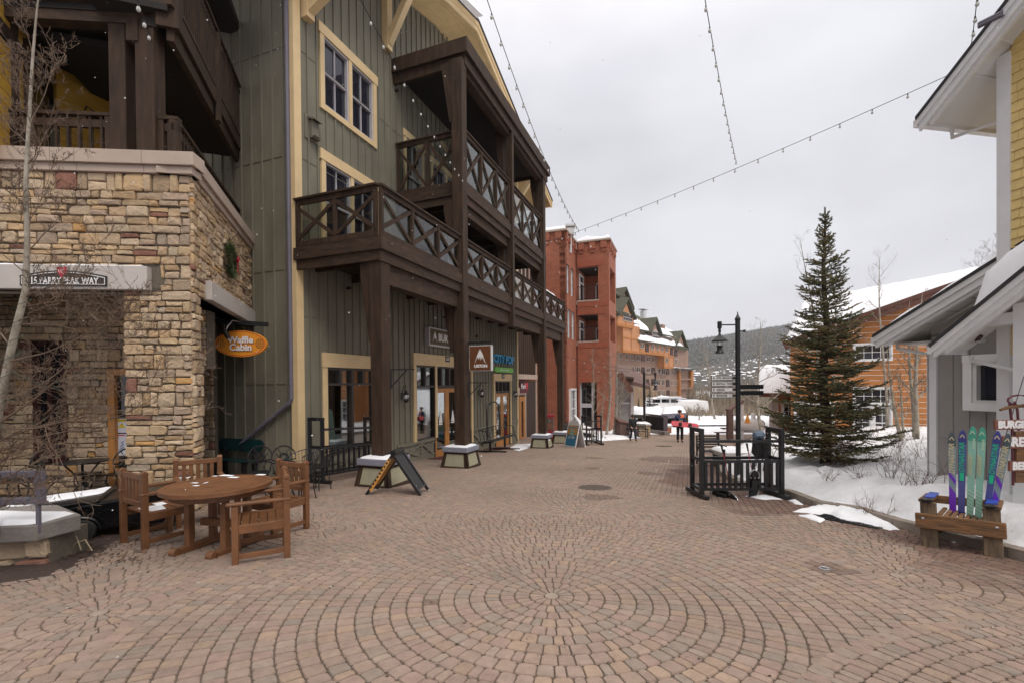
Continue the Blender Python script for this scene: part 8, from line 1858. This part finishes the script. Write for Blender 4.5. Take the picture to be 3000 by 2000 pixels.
# aspens by the orange building and elsewhere
def gz(px,Y):
    q=atY(px,1300,Y)
    return Vector((q.x,Y,snowz(q.x,Y)-.1 if q.x>edge_x(Y) else g(q.x,Y)-.1)) if Y<37 else Vector((q.x,Y,farz(q.x,Y)-.1))
def asp(px_b,Y,px_t,py_t,r,seed,label,**k):
    b=gz(px_b,Y); tp=atY(px_t,py_t,Y); h=tp.z-b.z; return bare_tree('aspen_tree',label,'tree',b,h,r,seed,'bare aspens around the plaza',lean=((tp.x-b.x)/h,0),**k)
KW=dict(first=.25,nb=16,spread=.22,depth=2,up=.9,curve=.05,twn=4,twigm='twig')
asp(2640,13,2595,1020,.055,3,'bare white aspen leaning left before the orange wall, left of the group of four',**KW)
asp(2652,13.8,2628,1080,.04,5,'thin bare aspen just right of the leaning one before the orange wall',**KW)
asp(2672,13.2,2665,880,.05,8,'slim upright bare aspen before the orange wall, left of the thickest',**KW)
asp(2679,12.8,2700,850,.07,9,'thickest bare aspen with dark knots at the grey wing corner',**KW)
asp(2450,19,2437,800,.05,11,'bare aspen crown rising left of the spruce top',first=.3,nb=12,spread=.28,depth=2,up=.6,curve=.07,twn=3)
asp(2400,17.5,2352,690,.06,12,'bare aspen with a few red buds seen through the spruce',first=.35,nb=14,spread=.3,depth=2,up=.7,curve=.1,twn=3)
asp(2590,20,2580,735,.06,14,'bare aspen standing above the orange roof line',first=.4,nb=14,spread=.3,depth=2,up=.9,curve=.06,twn=4)
asp(2238,19,2217,930,.075,16,'bare aspen right of the signpost with crooked pale trunk',first=.25,nb=18,spread=.32,depth=2,up=.6,curve=.12,twn=4,twigm='twigl')
asp(2100,48,2060,1010,.12,17,'pale bare cottonwood in the far lot left of the signpost',first=.3,nb=18,spread=.35,depth=2,up=.7,curve=.08,twn=4,twigm='twigl',minr=.008)
asp(2050,46,2045,1180,.07,18,'low bare crab tree in the snow lot beyond the plaza',first=.2,nb=16,spread=.5,depth=2,up=.4,curve=.1,twn=4,twigm='twigl',minr=.007)
for i,(pb,Y,pt,py,r_,lb) in enumerate(((1738,24,1735,1020,.05,'thin bare aspen in front of the brick corner nearest the far ski rack'),(1778,29,1790,1000,.10,'forked pale aspen trunk against the brick tower, left one'),(1795,29.5,1815,1010,.09,'forked pale aspen trunk against the brick tower, right one'),(1806,30,1830,1100,.07,'short bare aspen by the brown waste box'),(1762,27,1768,1140,.06,'snapped pale aspen stump trunk behind the far ski rack'))):
    asp(pb,Y,pt,py,r_,30+i,lb,first=.3,nb=12,spread=.25,depth=2,up=.9,curve=.05,twn=4,twigm='twigl',minr=.004)
for i,(px,Y) in enumerate(((2860,60),(2905,55),(2885,58))): asp(px,Y,px+8,[735,700,740][i],.1,50+i,['distant bare tree top left of the three over the low white roof','distant bare tree top tallest of the three over the low white roof','distant bare tree top between the other two over the low white roof'][i],first=.5,nb=16,spread=.3,depth=2,up=1.2,curve=.04,twn=4,minr=.008)
# young far spruces
def far_fir(px,Y,py,label):
    b=gz(px,Y); h=atY(px,py,Y).z-b.z; rr=random.Random(px); t=thing('fir_tree',label,'tree',b,'small far firs'); mb=MB(); tr=MB(); tr.tube([b,b+Vector((0,0,h))],[.12,.02],5)
    for i in range(420):
        f=rr.random()**.8; a=rr.random()*6.28; R_=h*.2*(1-f)*rr.uniform(.4,1.1); p=b+Vector((0,0,h*(.08+.9*f))); e=p+Vector((R_*math.cos(a),R_*math.sin(a),-R_*.15)); s=Vector((-math.sin(a),math.cos(a),0))*R_*.16; mb.cc=rr.choice([(.05,.06,.045),(.035,.045,.035),(.08,.085,.07)]); mb.add([p,e-s,e+Vector((0,0,R_*.1)),e+s],[(0,1,2),(0,2,3)])
    obj('trunk',tr,M['spruceb'],t); obj('needles',mb,M['spruce'],t)
far_fir(1905,60,1118,'small snowy fir in front of the hotel stone base'); far_fir(2017,75,1130,'narrow grey fir at the right end of the hotel'); far_fir(1872,55,1160,'low wide fir beside the timber gable porch')
# twiggy shrubs in the snow
def shrub(px,py,hh_,n,seed,label,m='twig',w_=.5,cat='shrub'):
    q=G(px,py); z=snowz(q.x,q.y) if q.x>edge_x(q.y) else g(q.x,q.y); 
    for _ in range(4): q=Gh(px,py,z-g(q.x,q.y)); z=snowz(q.x,q.y) if q.x>edge_x(q.y)+.12 else g(q.x,q.y)
    q=Vector((q.x,q.y,z-.04)); rr=random.Random(seed); t=thing('shrub',label,cat,q,'leafless shrubs in the snow'); mb=MB()
    def st(p,d,l,r,lev):
        k=5;P_=[p];
        for i in range(k): d=(d+Vector((rr.gauss(0,.14),rr.gauss(0,.14),rr.gauss(.0,.1)))).normalized(); P_.append(P_[-1]+d*l/k)
        mb.tube(P_,[r*(1-i/k*.7) for i in range(k+1)],3,False)
        if lev<2:
            for j in range(3): x=rr.uniform(1,5); i=min(4,int(x)); st(P_[i],(d+Vector((rr.gauss(0,.7),rr.gauss(0,.7),rr.gauss(.1,.4)))).normalized(),l*.45,r*.6,lev+1)
    for i in range(n): a=rr.random()*6.28; st(q+Vector((rr.gauss(0,.08),rr.gauss(0,.08),0)),Vector((math.cos(a)*w_,math.sin(a)*w_,rr.uniform(.5,1.2))).normalized(),hh_*rr.uniform(.6,1.2),.0045,0)
    obj('stems',mb,M[m],t)
M['tan_grass']=mat('dry_grass',(.40,.25,.13),.8,.3,6,0)
shrub(2450,1420,.75,22,1,'clump of upright tan dry stems at the foot of the spruce','tan_grass',.25); shrub(2490,1400,.6,16,2,'second tan clump right of the spruce foot','tan_grass',.3); shrub(2395,1395,.5,12,3,'small tan clump left of the spruce foot','tan_grass',.3)
shrub(2600,1470,.5,9,5,'sparse reddish shrub in the middle of the snow bank'); shrub(2660,1500,.55,9,6,'sparse reddish shrub nearest the kerb'); shrub(2700,1430,.7,12,7,'leafless shrub arching before the grey wing corner'); shrub(2560,1360,.6,9,8,'sparse shrub right behind the spruce'); shrub(2780,1440,.6,18,9,'dense twiggy shrub left behind the ski chair'); shrub(2850,1430,.6,18,10,'dense twiggy shrub right behind the ski chair'); shrub(2680,1330,.5,8,12,'thin shrub at the foot of the aspens'); shrub(2260,1400,.5,10,13,'tan clump seen through the ski rack','tan_grass',.3); shrub(2540,1420,.45,7,14,'low sprig beside the tan clump')
shrub(1783,1266,.7,20,15,'low twiggy shrub in the snow before the brick tower','twigl')
for i,(px,py,h_,lb) in enumerate(((2520,1455,.45,'reddish sprigs in the snow left of the middle shrub'),(2570,1520,.4,'reddish sprigs close to the drain grate snow'),(2630,1400,.55,'arching shrub between the spruce and the aspens'),(2725,1500,.5,'twiggy shrub left of the ski chair armrest'),(2815,1470,.55,'twiggy shrub showing between the skis'),(2930,1440,.5,'twiggy shrub right behind the tilted skis'),(2430,1455,.3,'short sprigs near the kerb right of the ski rack'),(2610,1440,.5,'loose reddish shrub in the snow below the aspens'))): shrub(px,py,h_,9+i%3*3,60+i,lb)
# ================================================================ SKI CHAIR (right foreground)
CX0=G(2725,1598);CX1=G(2912,1628); u=(CX1-CX0); WC=u.length; u.normalize(); 
sc_t=thing('ski_chair','rustic timber armchair whose back is six upright old skis','chair',CX0,world=False); sc_t.location=CX0.lerp(CX1,.5); sc_t.rotation_euler=tilt(math.atan2(u.y,u.x)); print('ski chair width',WC)
M['log']=mat('weathered_timber',(.24,.115,.045),.8,.4,7,.5,25,streak=(.6,3,3),col2=(.075,.042,.022)); M['logv']=mat('weathered_post',(.22,.15,.09),.85,.4,6,.5,25,streak=(3,3,.6),col2=(.06,.042,.03))
hW=WC/2; 
for sx in (-1,1):
    mb=MB(); mb.box((sx*(hW),0,.10),(.15,.12,.24)); mb.box((sx*hW,0.02,.36),(.14,.10,.30)); obj('front_leg',mb,M['logv'],sc_t,bevel=.01)
    mb=MB(); mb.hexa([Vector(v) for v in ((sx*hW-.05,.1,.2),(sx*hW+.05,.1,.2),(sx*hW+.05,.75,.0),(sx*hW-.05,.75,.0),(sx*hW-.05,.1,.33),(sx*hW+.05,.1,.33),(sx*hW+.05,.85,.1),(sx*hW-.05,.85,.1))]); obj('runner',mb,M['logv'],sc_t,bevel=.01)
    mb=MB(); mb.box((sx*(hW+.02),.25,.53),(.12,.62,.035)); obj('armrest',mb,M['log'],sc_t,bevel=.008)
    M['skiblue']=mat('ski_blue',(.03,.08,.42),.35,.15,5,0); mb=MB(); mb.box((sx*(hW+.0),.34,.556),(.09,.5,.012)); arm=obj('armrest_ski',mb,M['skiblue'],sc_t)
    mb=MB(); mb.lathe([(.012,-.02),(.05,-.03),(.06,.0),(.012,.02)],(sx*hW,-.06,.55),8); obj('hook_end',mb,M['blackm'],arm)
mb=MB(); mb.box((0,-.075,.30),(WC+.22,.05,.17)); obj('front_board',mb,M['log'],sc_t,bevel=.01)
for i in range(7): mb=MB(); mb.box((-hW+.1+i*(WC-.2)/6,.22,.385-.01*i%2),((WC-.2)/6-.012,.55,.03)); obj('seat_slat',mb,M['log'],sc_t,bevel=.008)
mb=MB(); mb.box((0,.42,.50),(WC,.05,.09)); obj('back_brace',mb,M['log'],sc_t)
for sx in (-1,1): mb=MB(); mb.lathe([(.015,0),(.015,.006),(.004,.01)],(sx*(hW+.04),-.101,.33),8,Matrix.Rotation(R(90),3,'X')); obj('bolt_head',mb,M['chrome'],sc_t)
bpy.context.view_layer.update()
sm=sc_t.matrix_world.copy(); smi=sm.inverted()
cols_={'grey':(.20,.27,.30),'purple':(.13,.02,.42),'navy':(.012,.014,.16),'blue':(.06,.07,.24),'mint':(.21,.42,.34),'mintd':(.03,.25,.17),'green':(.0,.42,.22),'gold':(.55,.47,.27),'lite':(.35,.55,.58),'dark':(.03,.05,.06),'pale':(.45,.6,.45)}
SM={k:mat('ski_'+k,v,.32,.1,5,0,coat=.3) for k,v in cols_.items()}
def skiw(pxb,pyb,pxt,pyt,kind,label,back):
    # plane through back line of the seat
    n=Vector((-u.y,u.x,0)); c0=sm@Vector((0,back,.3)); 
    def onp(px,py): d=Vector(ray(px,py)); o=Vector((0,0,CH)); t=(c0-o).dot(n)/d.dot(n); return o+d*t
    a=onp(pxb,pyb); b=onp(pxt,pyt); d=(b-a); L_=d.length; d.normalize(); w0=.042 
    w0=(onp(pxb+11,pyb)-onp(pxb-11,pyb)).length/2
    side=d.cross(n).normalized(); N_=side.cross(d)
    t=thing('ski',label,'ski',a,'old skis forming the chair back')
    def strip(y0,y1,o,th,ko=1.0,tip=True,skew=0,x0=-1,x1=1,m=12):
        pts=[]
        W=lambda y:w0*(.92+.35*max(0,(y/L_-.35)))*(1 if y<L_-.14 or not tip else math.sqrt(max(0.0,1-((y-(L_-.14))/.14)**2)))
        ys=[y0+(y1-y0)*k/m for k in range(m+1)]
        L__=[a+d*(y+skew*0)+side*(x0*W(y)*ko)+N_*(o+ (.25*max(0,y-(L_-.3))**2)) for y in ys]; R__=[a+d*(y+(skew if True else 0))+side*(x1*W(min(L_-.001,y+skew))*ko)+N_*(o+(.25*max(0,y-(L_-.3))**2)) for y in ys]
        mb=MB(); 
        for k in range(m): mb.hexa([L__[k],R__[k],R__[k]+N_*th,L__[k]+N_*th,L__[k+1],R__[k+1],R__[k+1]+N_*th,L__[k+1]+N_*th])
        return mb
    base={'A':'grey','B':'blue','C':'mint'}[kind]; 
    # outer faces point at the camera: -n side
    sgn=-1 if N_.dot(Vector((0,-1,0)))<0 else 1
    o1=.008*sgn; 
    bd_=obj('ski_body',strip(0,L_,-.004,.012,1.0,True,0,m=30),SM[base],t)
    f_=(lambda y0,y1,m_,nm,**k: obj(nm,strip(y0,y1,(.0085 if sgn>0 else -.0085),.0015*sgn,.96,**k),SM[m_],bd_))
    up_=Vector(d); rd=side*1.0
    if rd.dot(Vector((1,0,0)))<0: rd=-rd
    face=N_*(sgn*.0125)
    f_(L_-.17,L_,{'A':'dark','B':'navy','C':'mintd'}[kind],'tip')
    def txt(s,y,size,m_,sx,extra=0,sh=.2): 
        c=a+d*(L_*y)+face+side*extra; vdir=(-rd); 
        obj('ski_lettering',text_mb(s,size,c,up_,-rd if up_.cross(-rd).dot(face)>0 else rd,.0004,.0012,sx,shear=sh),SM[m_],bd_)
    if kind=='A':
        f_(0,L_*.30,'purple','lower_band',skew=L_*.10) ; f_(L_*.40,L_*.46,'purple','stripe',skew=L_*.10); txt('DYNASTAR',.70,.068,'gold',1.05)
    if kind=='B':
        f_(L_*.44,L_*.53,'green','badge',x0=-.6,x1=.6); f_(0,L_*.1,'navy','tail'); txt('DYNASTAR',.70,.066,'green',1.05)
    if kind=='C':
        for k in range(8): f_(L_*(.04+k*.038),L_*(.048+k*.038),'pale','chevron',skew=L_*.03,x0=-.8,x1=.8)
        for k in range(6): f_(L_*(.48+k*.035),L_*(.495+k*.035),'gold','slash',skew=L_*.05,x0=-.2,x1=.9)
        txt('DYNASTAR',.82,.03,'pale',.8,w0*.45 if rd.dot(side)>0 else -w0*.45)
    # tip chevron
    c=a+d*(L_-.075)+face; mb=MB(); 
    for s in (-1,1): mb.bar(c+d*.02,c-d*.018+side*s*.02,.009,.0012,up=N_)
    obj('tip_chevron',mb,SM['gold' if kind!='C' else 'pale'],bd_)
for a in ((2792,1521,2788,1265,'A','grey and purple ski, leftmost of the chair back',.40),(2816,1523,2820,1258,'B','navy ski with green badge second from the left of the chair back',.40),(2841,1528,2850,1247,'C','mint green ski third from the left, tallest of the chair back',.40),(2865,1530,2878,1250,'C','mint green ski fourth from the left in the chair back',.40),(2886,1534,2924,1261,'B','navy ski with green badge leaning right in the chair back',.40),(2902,1540,2955,1269,'A','grey and purple ski, rightmost and most tilted of the chair back',.42)): skiw(*a)
# ================================================================ BURGERS SIGN hanging at the porch post
SYb=pp_.y-.38; t=thing('menu_sign_post','stack of rough wooden plank signs painted BURGERS, BREAKFAST and BEER on a ski frame','sign',atY(2985,1400,SYb)); M['plank']=mat('red_brown_plank',(.20,.075,.05),.8,.3,6,.3,30,streak=(.5,3,3))
for txt_,x0,y0,y1,x1 in (('BURGERS',2913,1229,1256,3090),('BREAKFAST',2934,1276,1311,3105),('BEER',2955,1349,1378,3060)):
    a=atY(x0,y0,SYb);b=atY(x1,y1,SYb); mb=MB(); mb.box((a+b)/2,(b.x-a.x,.03,a.z-b.z)); pl=obj('plank',mb,M['plank'],t,bevel=.005)
    hgt=a.z-b.z; lt=text_mb(txt_,hgt*.98,Vector((a.x+.03,a.y-.018,(a.z+b.z)/2)),(1,0,0),(0,0,1),.002,.008,.92,'LEFT'); obj('lettering',lt,M['white_l'],pl)
for i,(x,y,x2,y2) in enumerate(((2958,1180,2968,1420),(2972,1175,2985,1260))): mb=MB(); p=atY(x,y,SYb+.03);q=atY(x2,y2,SYb+.03); mb.tube([p,p.lerp(q,.3)+Vector((.02,0,0)),q],.014,6); obj('hanger_strap',mb,M['maroon'],t)
mb=MB(); pts=[atY(2990+38*math.cos(k*.5),1165+18*math.sin(k*.5)+k*1.0,SYb+.03) for k in range(16)]; mb.tube(pts,.012,6); obj('coiled_strap',mb,M['maroon'],t)
mb=MB(); mb.tube([atY(2930,1200,SYb),atY(2950,1193,SYb),atY(2990,1188,SYb),atY(3030,1190,SYb)],[.015,.022,.022,.02],6); obj('wooden_paddle',mb,M['log'],t)
for (x0,y0,x1,y1) in ((2972,1262,3040,1275),(2975,1312,3000,1348),(2972,1378,3000,1412)): a=atY(x0,y0,SYb+.02);b=atY(x1,y1,SYb+.02); mb=MB(); mb.box((a+b)/2,(b.x-a.x,.03,a.z-b.z)); obj('hanging_board',mb,M['log'],t)
mb=MB(); mb.tube([atY(2930,1330,SYb+.1),atY(3000,1100,SYb+.3)],.006,4); obj('guy_wire',mb,M['grayp'],t)
# ================================================================ STRING LIGHTS
def string(name,pts,sag,label,nb,rc=.006,bl=1.0,phase=.5,bias=1.0):
    pts=[Vector(p) for p in pts]; t=thing('string_lights',label,'string lights',pts[0],'festoon light strings'); a,b=pts; n=60; P_=[a.lerp(b,i/n)-Vector((0,0,sag*4*(i/n)*(1-i/n))) for i in range(n+1)]
    mb=MB(); mb.tube(P_,rc,5); obj('cable',mb,M['rub'],t); first=None
    for k in range(nb):
        f=(k+phase)/nb; x=f*n; i=min(n-1,int(x)); p=P_[i].lerp(P_[i+1],x-i)
        if first is None:
            m1=MB(); m1.lathe([(.004,0),(.012,-.01),(.016,-.04),(.021,-.055),(.02,-.06)],(0,0,0),8); s_=obj('socket',m1,M['rub'],t); m2=MB(); m2.lathe([(.014,-.055),(.03,-.085),(.034,-.11),(.024,-.14),(.004,-.15)],(0,0,0),10); b_=obj('bulb',m2,M['bulbw'],s_,smooth=True); first=(s_,b_)
        else:
            s_=first[0].copy(); COL.objects.link(s_); s_.parent=t; b_=first[1].copy(); COL.objects.link(b_); b_.parent=s_
        s_.matrix_parent_inverse=Matrix.Translation(-t.location); s_.location=p; s_.scale=(bl*.72,)*3
    return t
M['bulbw']=mat('bulb_white',(.50,.49,.46),.2,.05,4,0)
j=atY(1697,677,15.5)
e1_=Vector(B.p(POSTS[1],OB+.05,B.hit(1340,518,OB)[1]))
string('a',[atY(1020,-70,6.2),e1_],.15,'festoon string running from the top left to the second balcony post',15,bl=.85)
string('b',[atY(1425,-6,6.5),j],.35,'festoon string falling steeply from the top of the picture to the cable junction',21,bl=.9)
rfp=RO.p(tipT[0]+.38,OU+.45,0); rz=atY(2836,195,rfp.y); rz=Vector((rfp.x,rfp.y,RO.hit(2836,195,OU+.5)[1])); rz=atY(2836,195,8.2)
string('c',[rz,j],.10,'long festoon string crossing the sky from the white eave to the cable junction',17,bl=.9)
string('d',[j,Vector(B.p(POSTS[3]+.1,OB,B.hit(1600,715,OB)[1]))],.03,'short festoon string from the cable junction to the far balcony post',6)
k2=atY(2158,478,11.6); 
string('e',[atY(2062,-20,6),k2],.12,'festoon string hanging from the top centre to the long cable',15,bl=.9)
string('f',[atY(2866,-30,6.2),rz],.05,'short festoon string at the corner of the white eave',6,bl=1.0)
string('g',[atY(1630,1035,24.5),atY(2160,1020,42)],1.4,'far festoon string crossing low in front of the hotel, upper line',26,.008,1.15)
string('h',[atY(1700,1080,26),atY(2230,990,48)],1.2,'far festoon string crossing low in front of the hotel, lower line',26,.008,1.15)
string('i',[atY(395,-20,5.2),Vector(S.p(S.hit(440,112,-.1)[0],-.12,S.hit(440,112,-.1)[1]))],.0,'short festoon string end with two bulbs fixed on the stone building posts',3)
# ================================================================ PEOPLE
M['skin']=mat('skin',(.50,.27,.19),.55,.08,9,0); M['hair']=mat('dark_hair',(.03,.018,.012),.6,.3,20,0); M['jackb']=mat('black_jacket',(.009,.010,.011),.75,.3,6,.2); M['jeans']=mat('dark_trousers',(.012,.015,.028),.8,.3,9,.2); M['navyj']=mat('navy_jacket',(.018,.028,.075),.7,.2,6,.2); M['boot']=mat('boots',(.03,.02,.018),.6,.3,9,.2); M['orj']=mat('orange_patch',(.75,.16,.04),.7,.1,6,.1); M['olj']=mat('khaki_panel',(.22,.19,.14),.75,.1,6,.1); M['redb']=mat('red_board',(.5,.01,.03),.4,.4,7,0,col2=(.6,.10,.12)); M['helm']=mat('dark_red_helmet',(.10,.015,.02),.35,.2,5,0)
def skin_mesh(name,nodes,edges,m,par,sub=2,smooth=True):
    """one continuous surface grown from joints: nodes = {key:(x,y,z,radius)}"""
    ks=list(nodes); me=bpy.data.meshes.new(name); me.from_pydata([nodes[k][:3] for k in ks],[(ks.index(a),ks.index(b)) for a,b in edges],[]); o=bpy.data.objects.new(name,me); COL.objects.link(o)
    md=o.modifiers.new('s','SKIN'); sv=me.skin_vertices[0].data
    for i,k in enumerate(ks): r=nodes[k][3]; sv[i].radius=(r,r) if not isinstance(r,tuple) else r; sv[i].use_root=(i==0)
    md.use_smooth_shade=True; s2=o.modifiers.new('u','SUBSURF'); s2.levels=sub; s2.render_levels=sub
    dg=bpy.context.evaluated_depsgraph_get(); dg.update(); m2=bpy.data.meshes.new_from_object(o.evaluated_get(dg)); bpy.data.objects.remove(o); m2.materials.clear(); m2.materials.append(m)
    ob=bpy.data.objects.new(name,m2); COL.objects.link(ob); ob.parent=par; return ob
def person(label,base,rz,H_,pose,jm,tm,hatm=None,hairlong=.0):
    t=thing('person',label,'person',base,world=False); t.rotation_euler=(0,0,rz); s=H_/1.75
    J={k:tuple(x*s for x in v) for k,v in pose.items()}
    # body: faces -y
    E_=[('pel','chest'),('chest','neck'),('neck','head'),('head','crown'),('chest','shL'),('shL','elL'),('elL','wrL'),('wrL','paL'),('chest','shR'),('shR','elR'),('elR','wrR'),('wrR','paR'),('pel','hiL'),('hiL','knL'),('knL','anL'),('anL','toL'),('pel','hiR'),('hiR','knR'),('knR','anR'),('anR','toR')]
    body={k:J[k] for k in J}; Ef=list(E_)
    for sd in 'LR':
        p=Vector(J['pa'+sd][:3]); w_=Vector(J['wr'+sd][:3]); d=(p-w_).normalized(); side=d.cross(Vector((0,1,0)));
        if side.length<.1: side=Vector((1,0,0))
        side.normalize()
        for f in range(4):
            b0=p+side*((f-1.5)*.02*s); b1=b0+d*(.045-.004*abs(f-1.4))*s+Vector((0,-.008*s,0)); b2=b1+d*.032*s+Vector((0,-.02*s,0)); body[f'f{sd}{f}a']=(*b1,.0095*s); body[f'f{sd}{f}b']=(*b2,.008*s); Ef+= [('pa'+sd,f'f{sd}{f}a'),(f'f{sd}{f}a',f'f{sd}{f}b')]
        th=w_.lerp(p,.5)+side*.045*s*(1 if sd=='L' else -1)+Vector((0,-.01*s,0)); body[f't{sd}']=(*th,.011*s); body[f't{sd}2']=(*(th+d*.035*s+side*.008*s*(1 if sd=='L' else -1)),.009*s); Ef+=[('wr'+sd,f't{sd}'),(f't{sd}',f't{sd}2')]
    skin_mesh('body',body,Ef,M['skin'],t)
    # face
    hx,hy,hz=J['head'][:3]; f=MB(); f.lathe([(.004,.03*s),(.016*s,-.01*s),(.012*s,-.022*s),(.003,-.026*s)],(hx,hy-.105*s,hz+.0*s),8); obj('nose',f,M['skin'],t)
    for sx in (-1,1): f=MB(); f.lathe([(.001,-.008*s),(.012*s,0),(.001,.008*s)],(hx+sx*.033*s,hy-.094*s,hz+.03*s),8); obj('eye',f,M['blk'],t); f=MB(); f.lathe([(.004,-.03*s),(.02*s,0),(.004,.03*s)],(hx+sx*.09*s,hy,hz+.01*s),8); obj('ear',f,M['skin'],t)
    f=MB(); f.box((hx,hy-.098*s,hz-.048*s),(.045*s,.012*s,.010*s)); obj('mouth',f,M['maroon'],t)
    # clothes grown a little larger than the body
    jk=['pel','chest','shL','elL','wrL','shR','elR','wrR','neck']; infl=.03*s; jn={k:(*J[k][:3],J[k][3]*1.12+infl*(.8 if k in('wrL','wrR','neck') else 1)) for k in jk}; jn['neck']=(*Vector(J['chest'][:3]).lerp(Vector(J['neck'][:3]),.85),J['neck'][3]*1.25); jn['hem']=(J['pel'][0],J['pel'][1],J['pel'][2]-.10*s,J['pel'][3]*1.15+infl)
    for sd in 'LR': w_=Vector(J['wr'+sd][:3]); e_=Vector(J['el'+sd][:3]); jn['wr'+sd]=(*e_.lerp(w_,.93),J['wr'+sd][3]+.018*s)
    skin_mesh('jacket',jn,[('hem','pel'),('pel','chest'),('chest','neck'),('chest','shL'),('shL','elL'),('elL','wrL'),('chest','shR'),('shR','elR'),('elR','wrR')],M[jm],t)
    tn={}
    for k in ('pel','hiL','knL','hiR','knR'): tn[k]=(*J[k][:3],J[k][3]*1.05+.016*s)
    for sd in 'LR': tn['an'+sd]=(*Vector(J['kn'+sd][:3]).lerp(Vector(J['an'+sd][:3]),.95),J['an'+sd][3]+.035*s)
    skin_mesh('trousers',tn,[('pel','hiL'),('hiL','knL'),('knL','anL'),('pel','hiR'),('hiR','knR'),('knR','anR')],M[tm],t)
    for sd in 'LR': a=Vector(J['an'+sd][:3]);b=Vector(J['to'+sd][:3]); skin_mesh('boot',{'a':(*(a+Vector((0,0,.06*s))),.055*s),'h':(a.x,a.y+.03*s,a.z-.02*s,.05*s),'m':(*a.lerp(b,.6),.046*s),'t':(*b,.04*s)},[('a','h'),('h','m'),('m','t')],M['boot'],t)
    if hatm: f=MB(); prof=[(.118*s*math.cos(k*.157),.118*s*math.sin(k*.157)) for k in range(0,10)]; f.lathe([(.10*s,-.05*s)]+prof+[(.002,.118*s)],(hx,hy+.012*s,hz+.045*s),18); obj('helmet',f,M[hatm],t,smooth=True); f=MB(); f.box((hx,hy-.1*s,hz+.085*s),(.15*s,.03*s,.05*s)); obj('goggles',f,M['gloss'],t,bevel=.01)
    else:
        f=MB(); rr=random.Random(1); f.lathe([(.10*s,-.09*s-hairlong),(.112*s,-.0),(.112*s,.04*s),(.09*s,.085*s),(.05*s,.115*s),(.002,.125*s)],(hx,hy+.025*s,hz+.035*s),16); obj('hair',f,M['hair'],t,smooth=True)
    return t
STAND=dict(pel=(0,0,.95,.115),chest=(0,.0,1.30,.125),neck=(0,.0,1.50,.052),head=(0,-.01,1.62,.088),crown=(0,.0,1.72,.06),
 shL=(.19,.0,1.42,.055),elL=(.25,.02,1.13,.042),wrL=(.24,-.06,.88,.03),paL=(.235,-.08,.82,.03),shR=(-.19,.0,1.42,.055),elR=(-.25,.02,1.13,.042),wrR=(-.24,-.06,.88,.03),paR=(-.235,-.08,.82,.03),
 hiL=(.10,0,.88,.085),knL=(.11,-.02,.50,.06),anL=(.11,.02,.09,.04),toL=(.12,-.12,.04,.035),hiR=(-.10,0,.88,.085),knR=(-.11,-.02,.50,.06),anR=(-.11,.02,.09,.04),toR=(-.12,-.12,.04,.035))
walk=dict(STAND); walk.update(knL=(.09,-.16,.52,.06),anL=(.09,-.22,.12,.04),toL=(.09,-.36,.07,.035),knR=(-.09,.02,.50,.06),anR=(-.09,.2,.13,.04),toR=(-.09,.08,.045,.035),elL=(.25,.10,1.14,.042),wrL=(.25,.02,.92,.03),paL=(.25,-.01,.86,.03),elR=(-.25,-.04,1.14,.042),wrR=(-.22,-.2,.95,.03),paR=(-.2,-.25,.92,.03))
pb=G(1854,1292); hgt=lambda px,py0,b:atY(px,py0,b.y).z-b.z
person('person in black jacket and dark trousers walking past the metal bench, head turned aside',pb,R(15),hgt(1854,1213,pb),walk,'jackb','jeans')
hold=dict(STAND); hold.update(elL=(.27,.03,1.12,.042),wrL=(.30,-.10,.93,.03),paL=(.30,-.13,.90,.03),elR=(-.27,.03,1.14,.042),wrR=(-.18,-.22,1.0,.03),paR=(-.14,-.25,.99,.03))
p2=G(1992,1294); sp=person('person in navy snowboard jacket with orange shoulder, dark helmet, carrying a board',p2,0,hgt(1992,1200,p2),hold,'navyj','jackb','helm')
s=hgt(1992,1200,p2)/1.75
for o_ in sp.children:
    if o_.name.startswith('jacket'):
        me=o_.data; me.materials.append(M['orj']); me.materials.append(M['olj'])
        for p in me.polygons:
            c=p.center
            if c.z>1.33*s and .02*s<c.x<.2*s and c.y<.06*s: p.material_index=1
            elif 1.02*s<c.z<1.24*s and abs(c.x)<.13*s and c.y<0: p.material_index=2
t=thing('snowboard','red and white snowboard carried level at the hip by the person in navy','snowboard',p2,world=False); t.rotation_euler=(0,0,0); mb=MB(); board(mb,1.5*s,.28*s,.02,Matrix.Rotation(R(8),3,'Y')@Matrix.Rotation(R(72),3,'X'),(.16*s,-.30*s,.98*s)); obj('deck',mb,M['redb'],t)
for x in (-.1,.42): mb=MB(); mb.box((x*s,-.37*s,(.98-x*.14+.02)*s),(.14*s,.1*s,.2*s)); obj('binding',mb,M['rub'],t,bevel=.02)

# ---- a few flakes of snow in the air
fl=MB(); rr=random.Random(5)
for i in range(420):
    Y=rr.uniform(2.5,13); p=atY(rr.uniform(0,3000),rr.uniform(0,1500),Y)
    if p.z<g(p.x,p.y)+.1: continue
    s_=rr.uniform(.0025,.006); a=Vector((rr.gauss(0,1),rr.gauss(0,1),rr.gauss(0,1))).normalized()*s_; b=a.cross(Vector((0,0,1))).normalized()*s_ if abs(a.z)<.99*s_ else Vector((s_,0,0)); c=a.cross(b).normalized()*s_
    fl.add([p+a,p+b,p-a,p-b,p+c,p-c],[(0,1,4),(1,2,4),(2,3,4),(3,0,4),(1,0,5),(2,1,5),(3,2,5),(0,3,5)])
o=obj('snowflakes',fl,M['snow']); tag(o,'small snowflakes drifting through the air',kind='stuff')
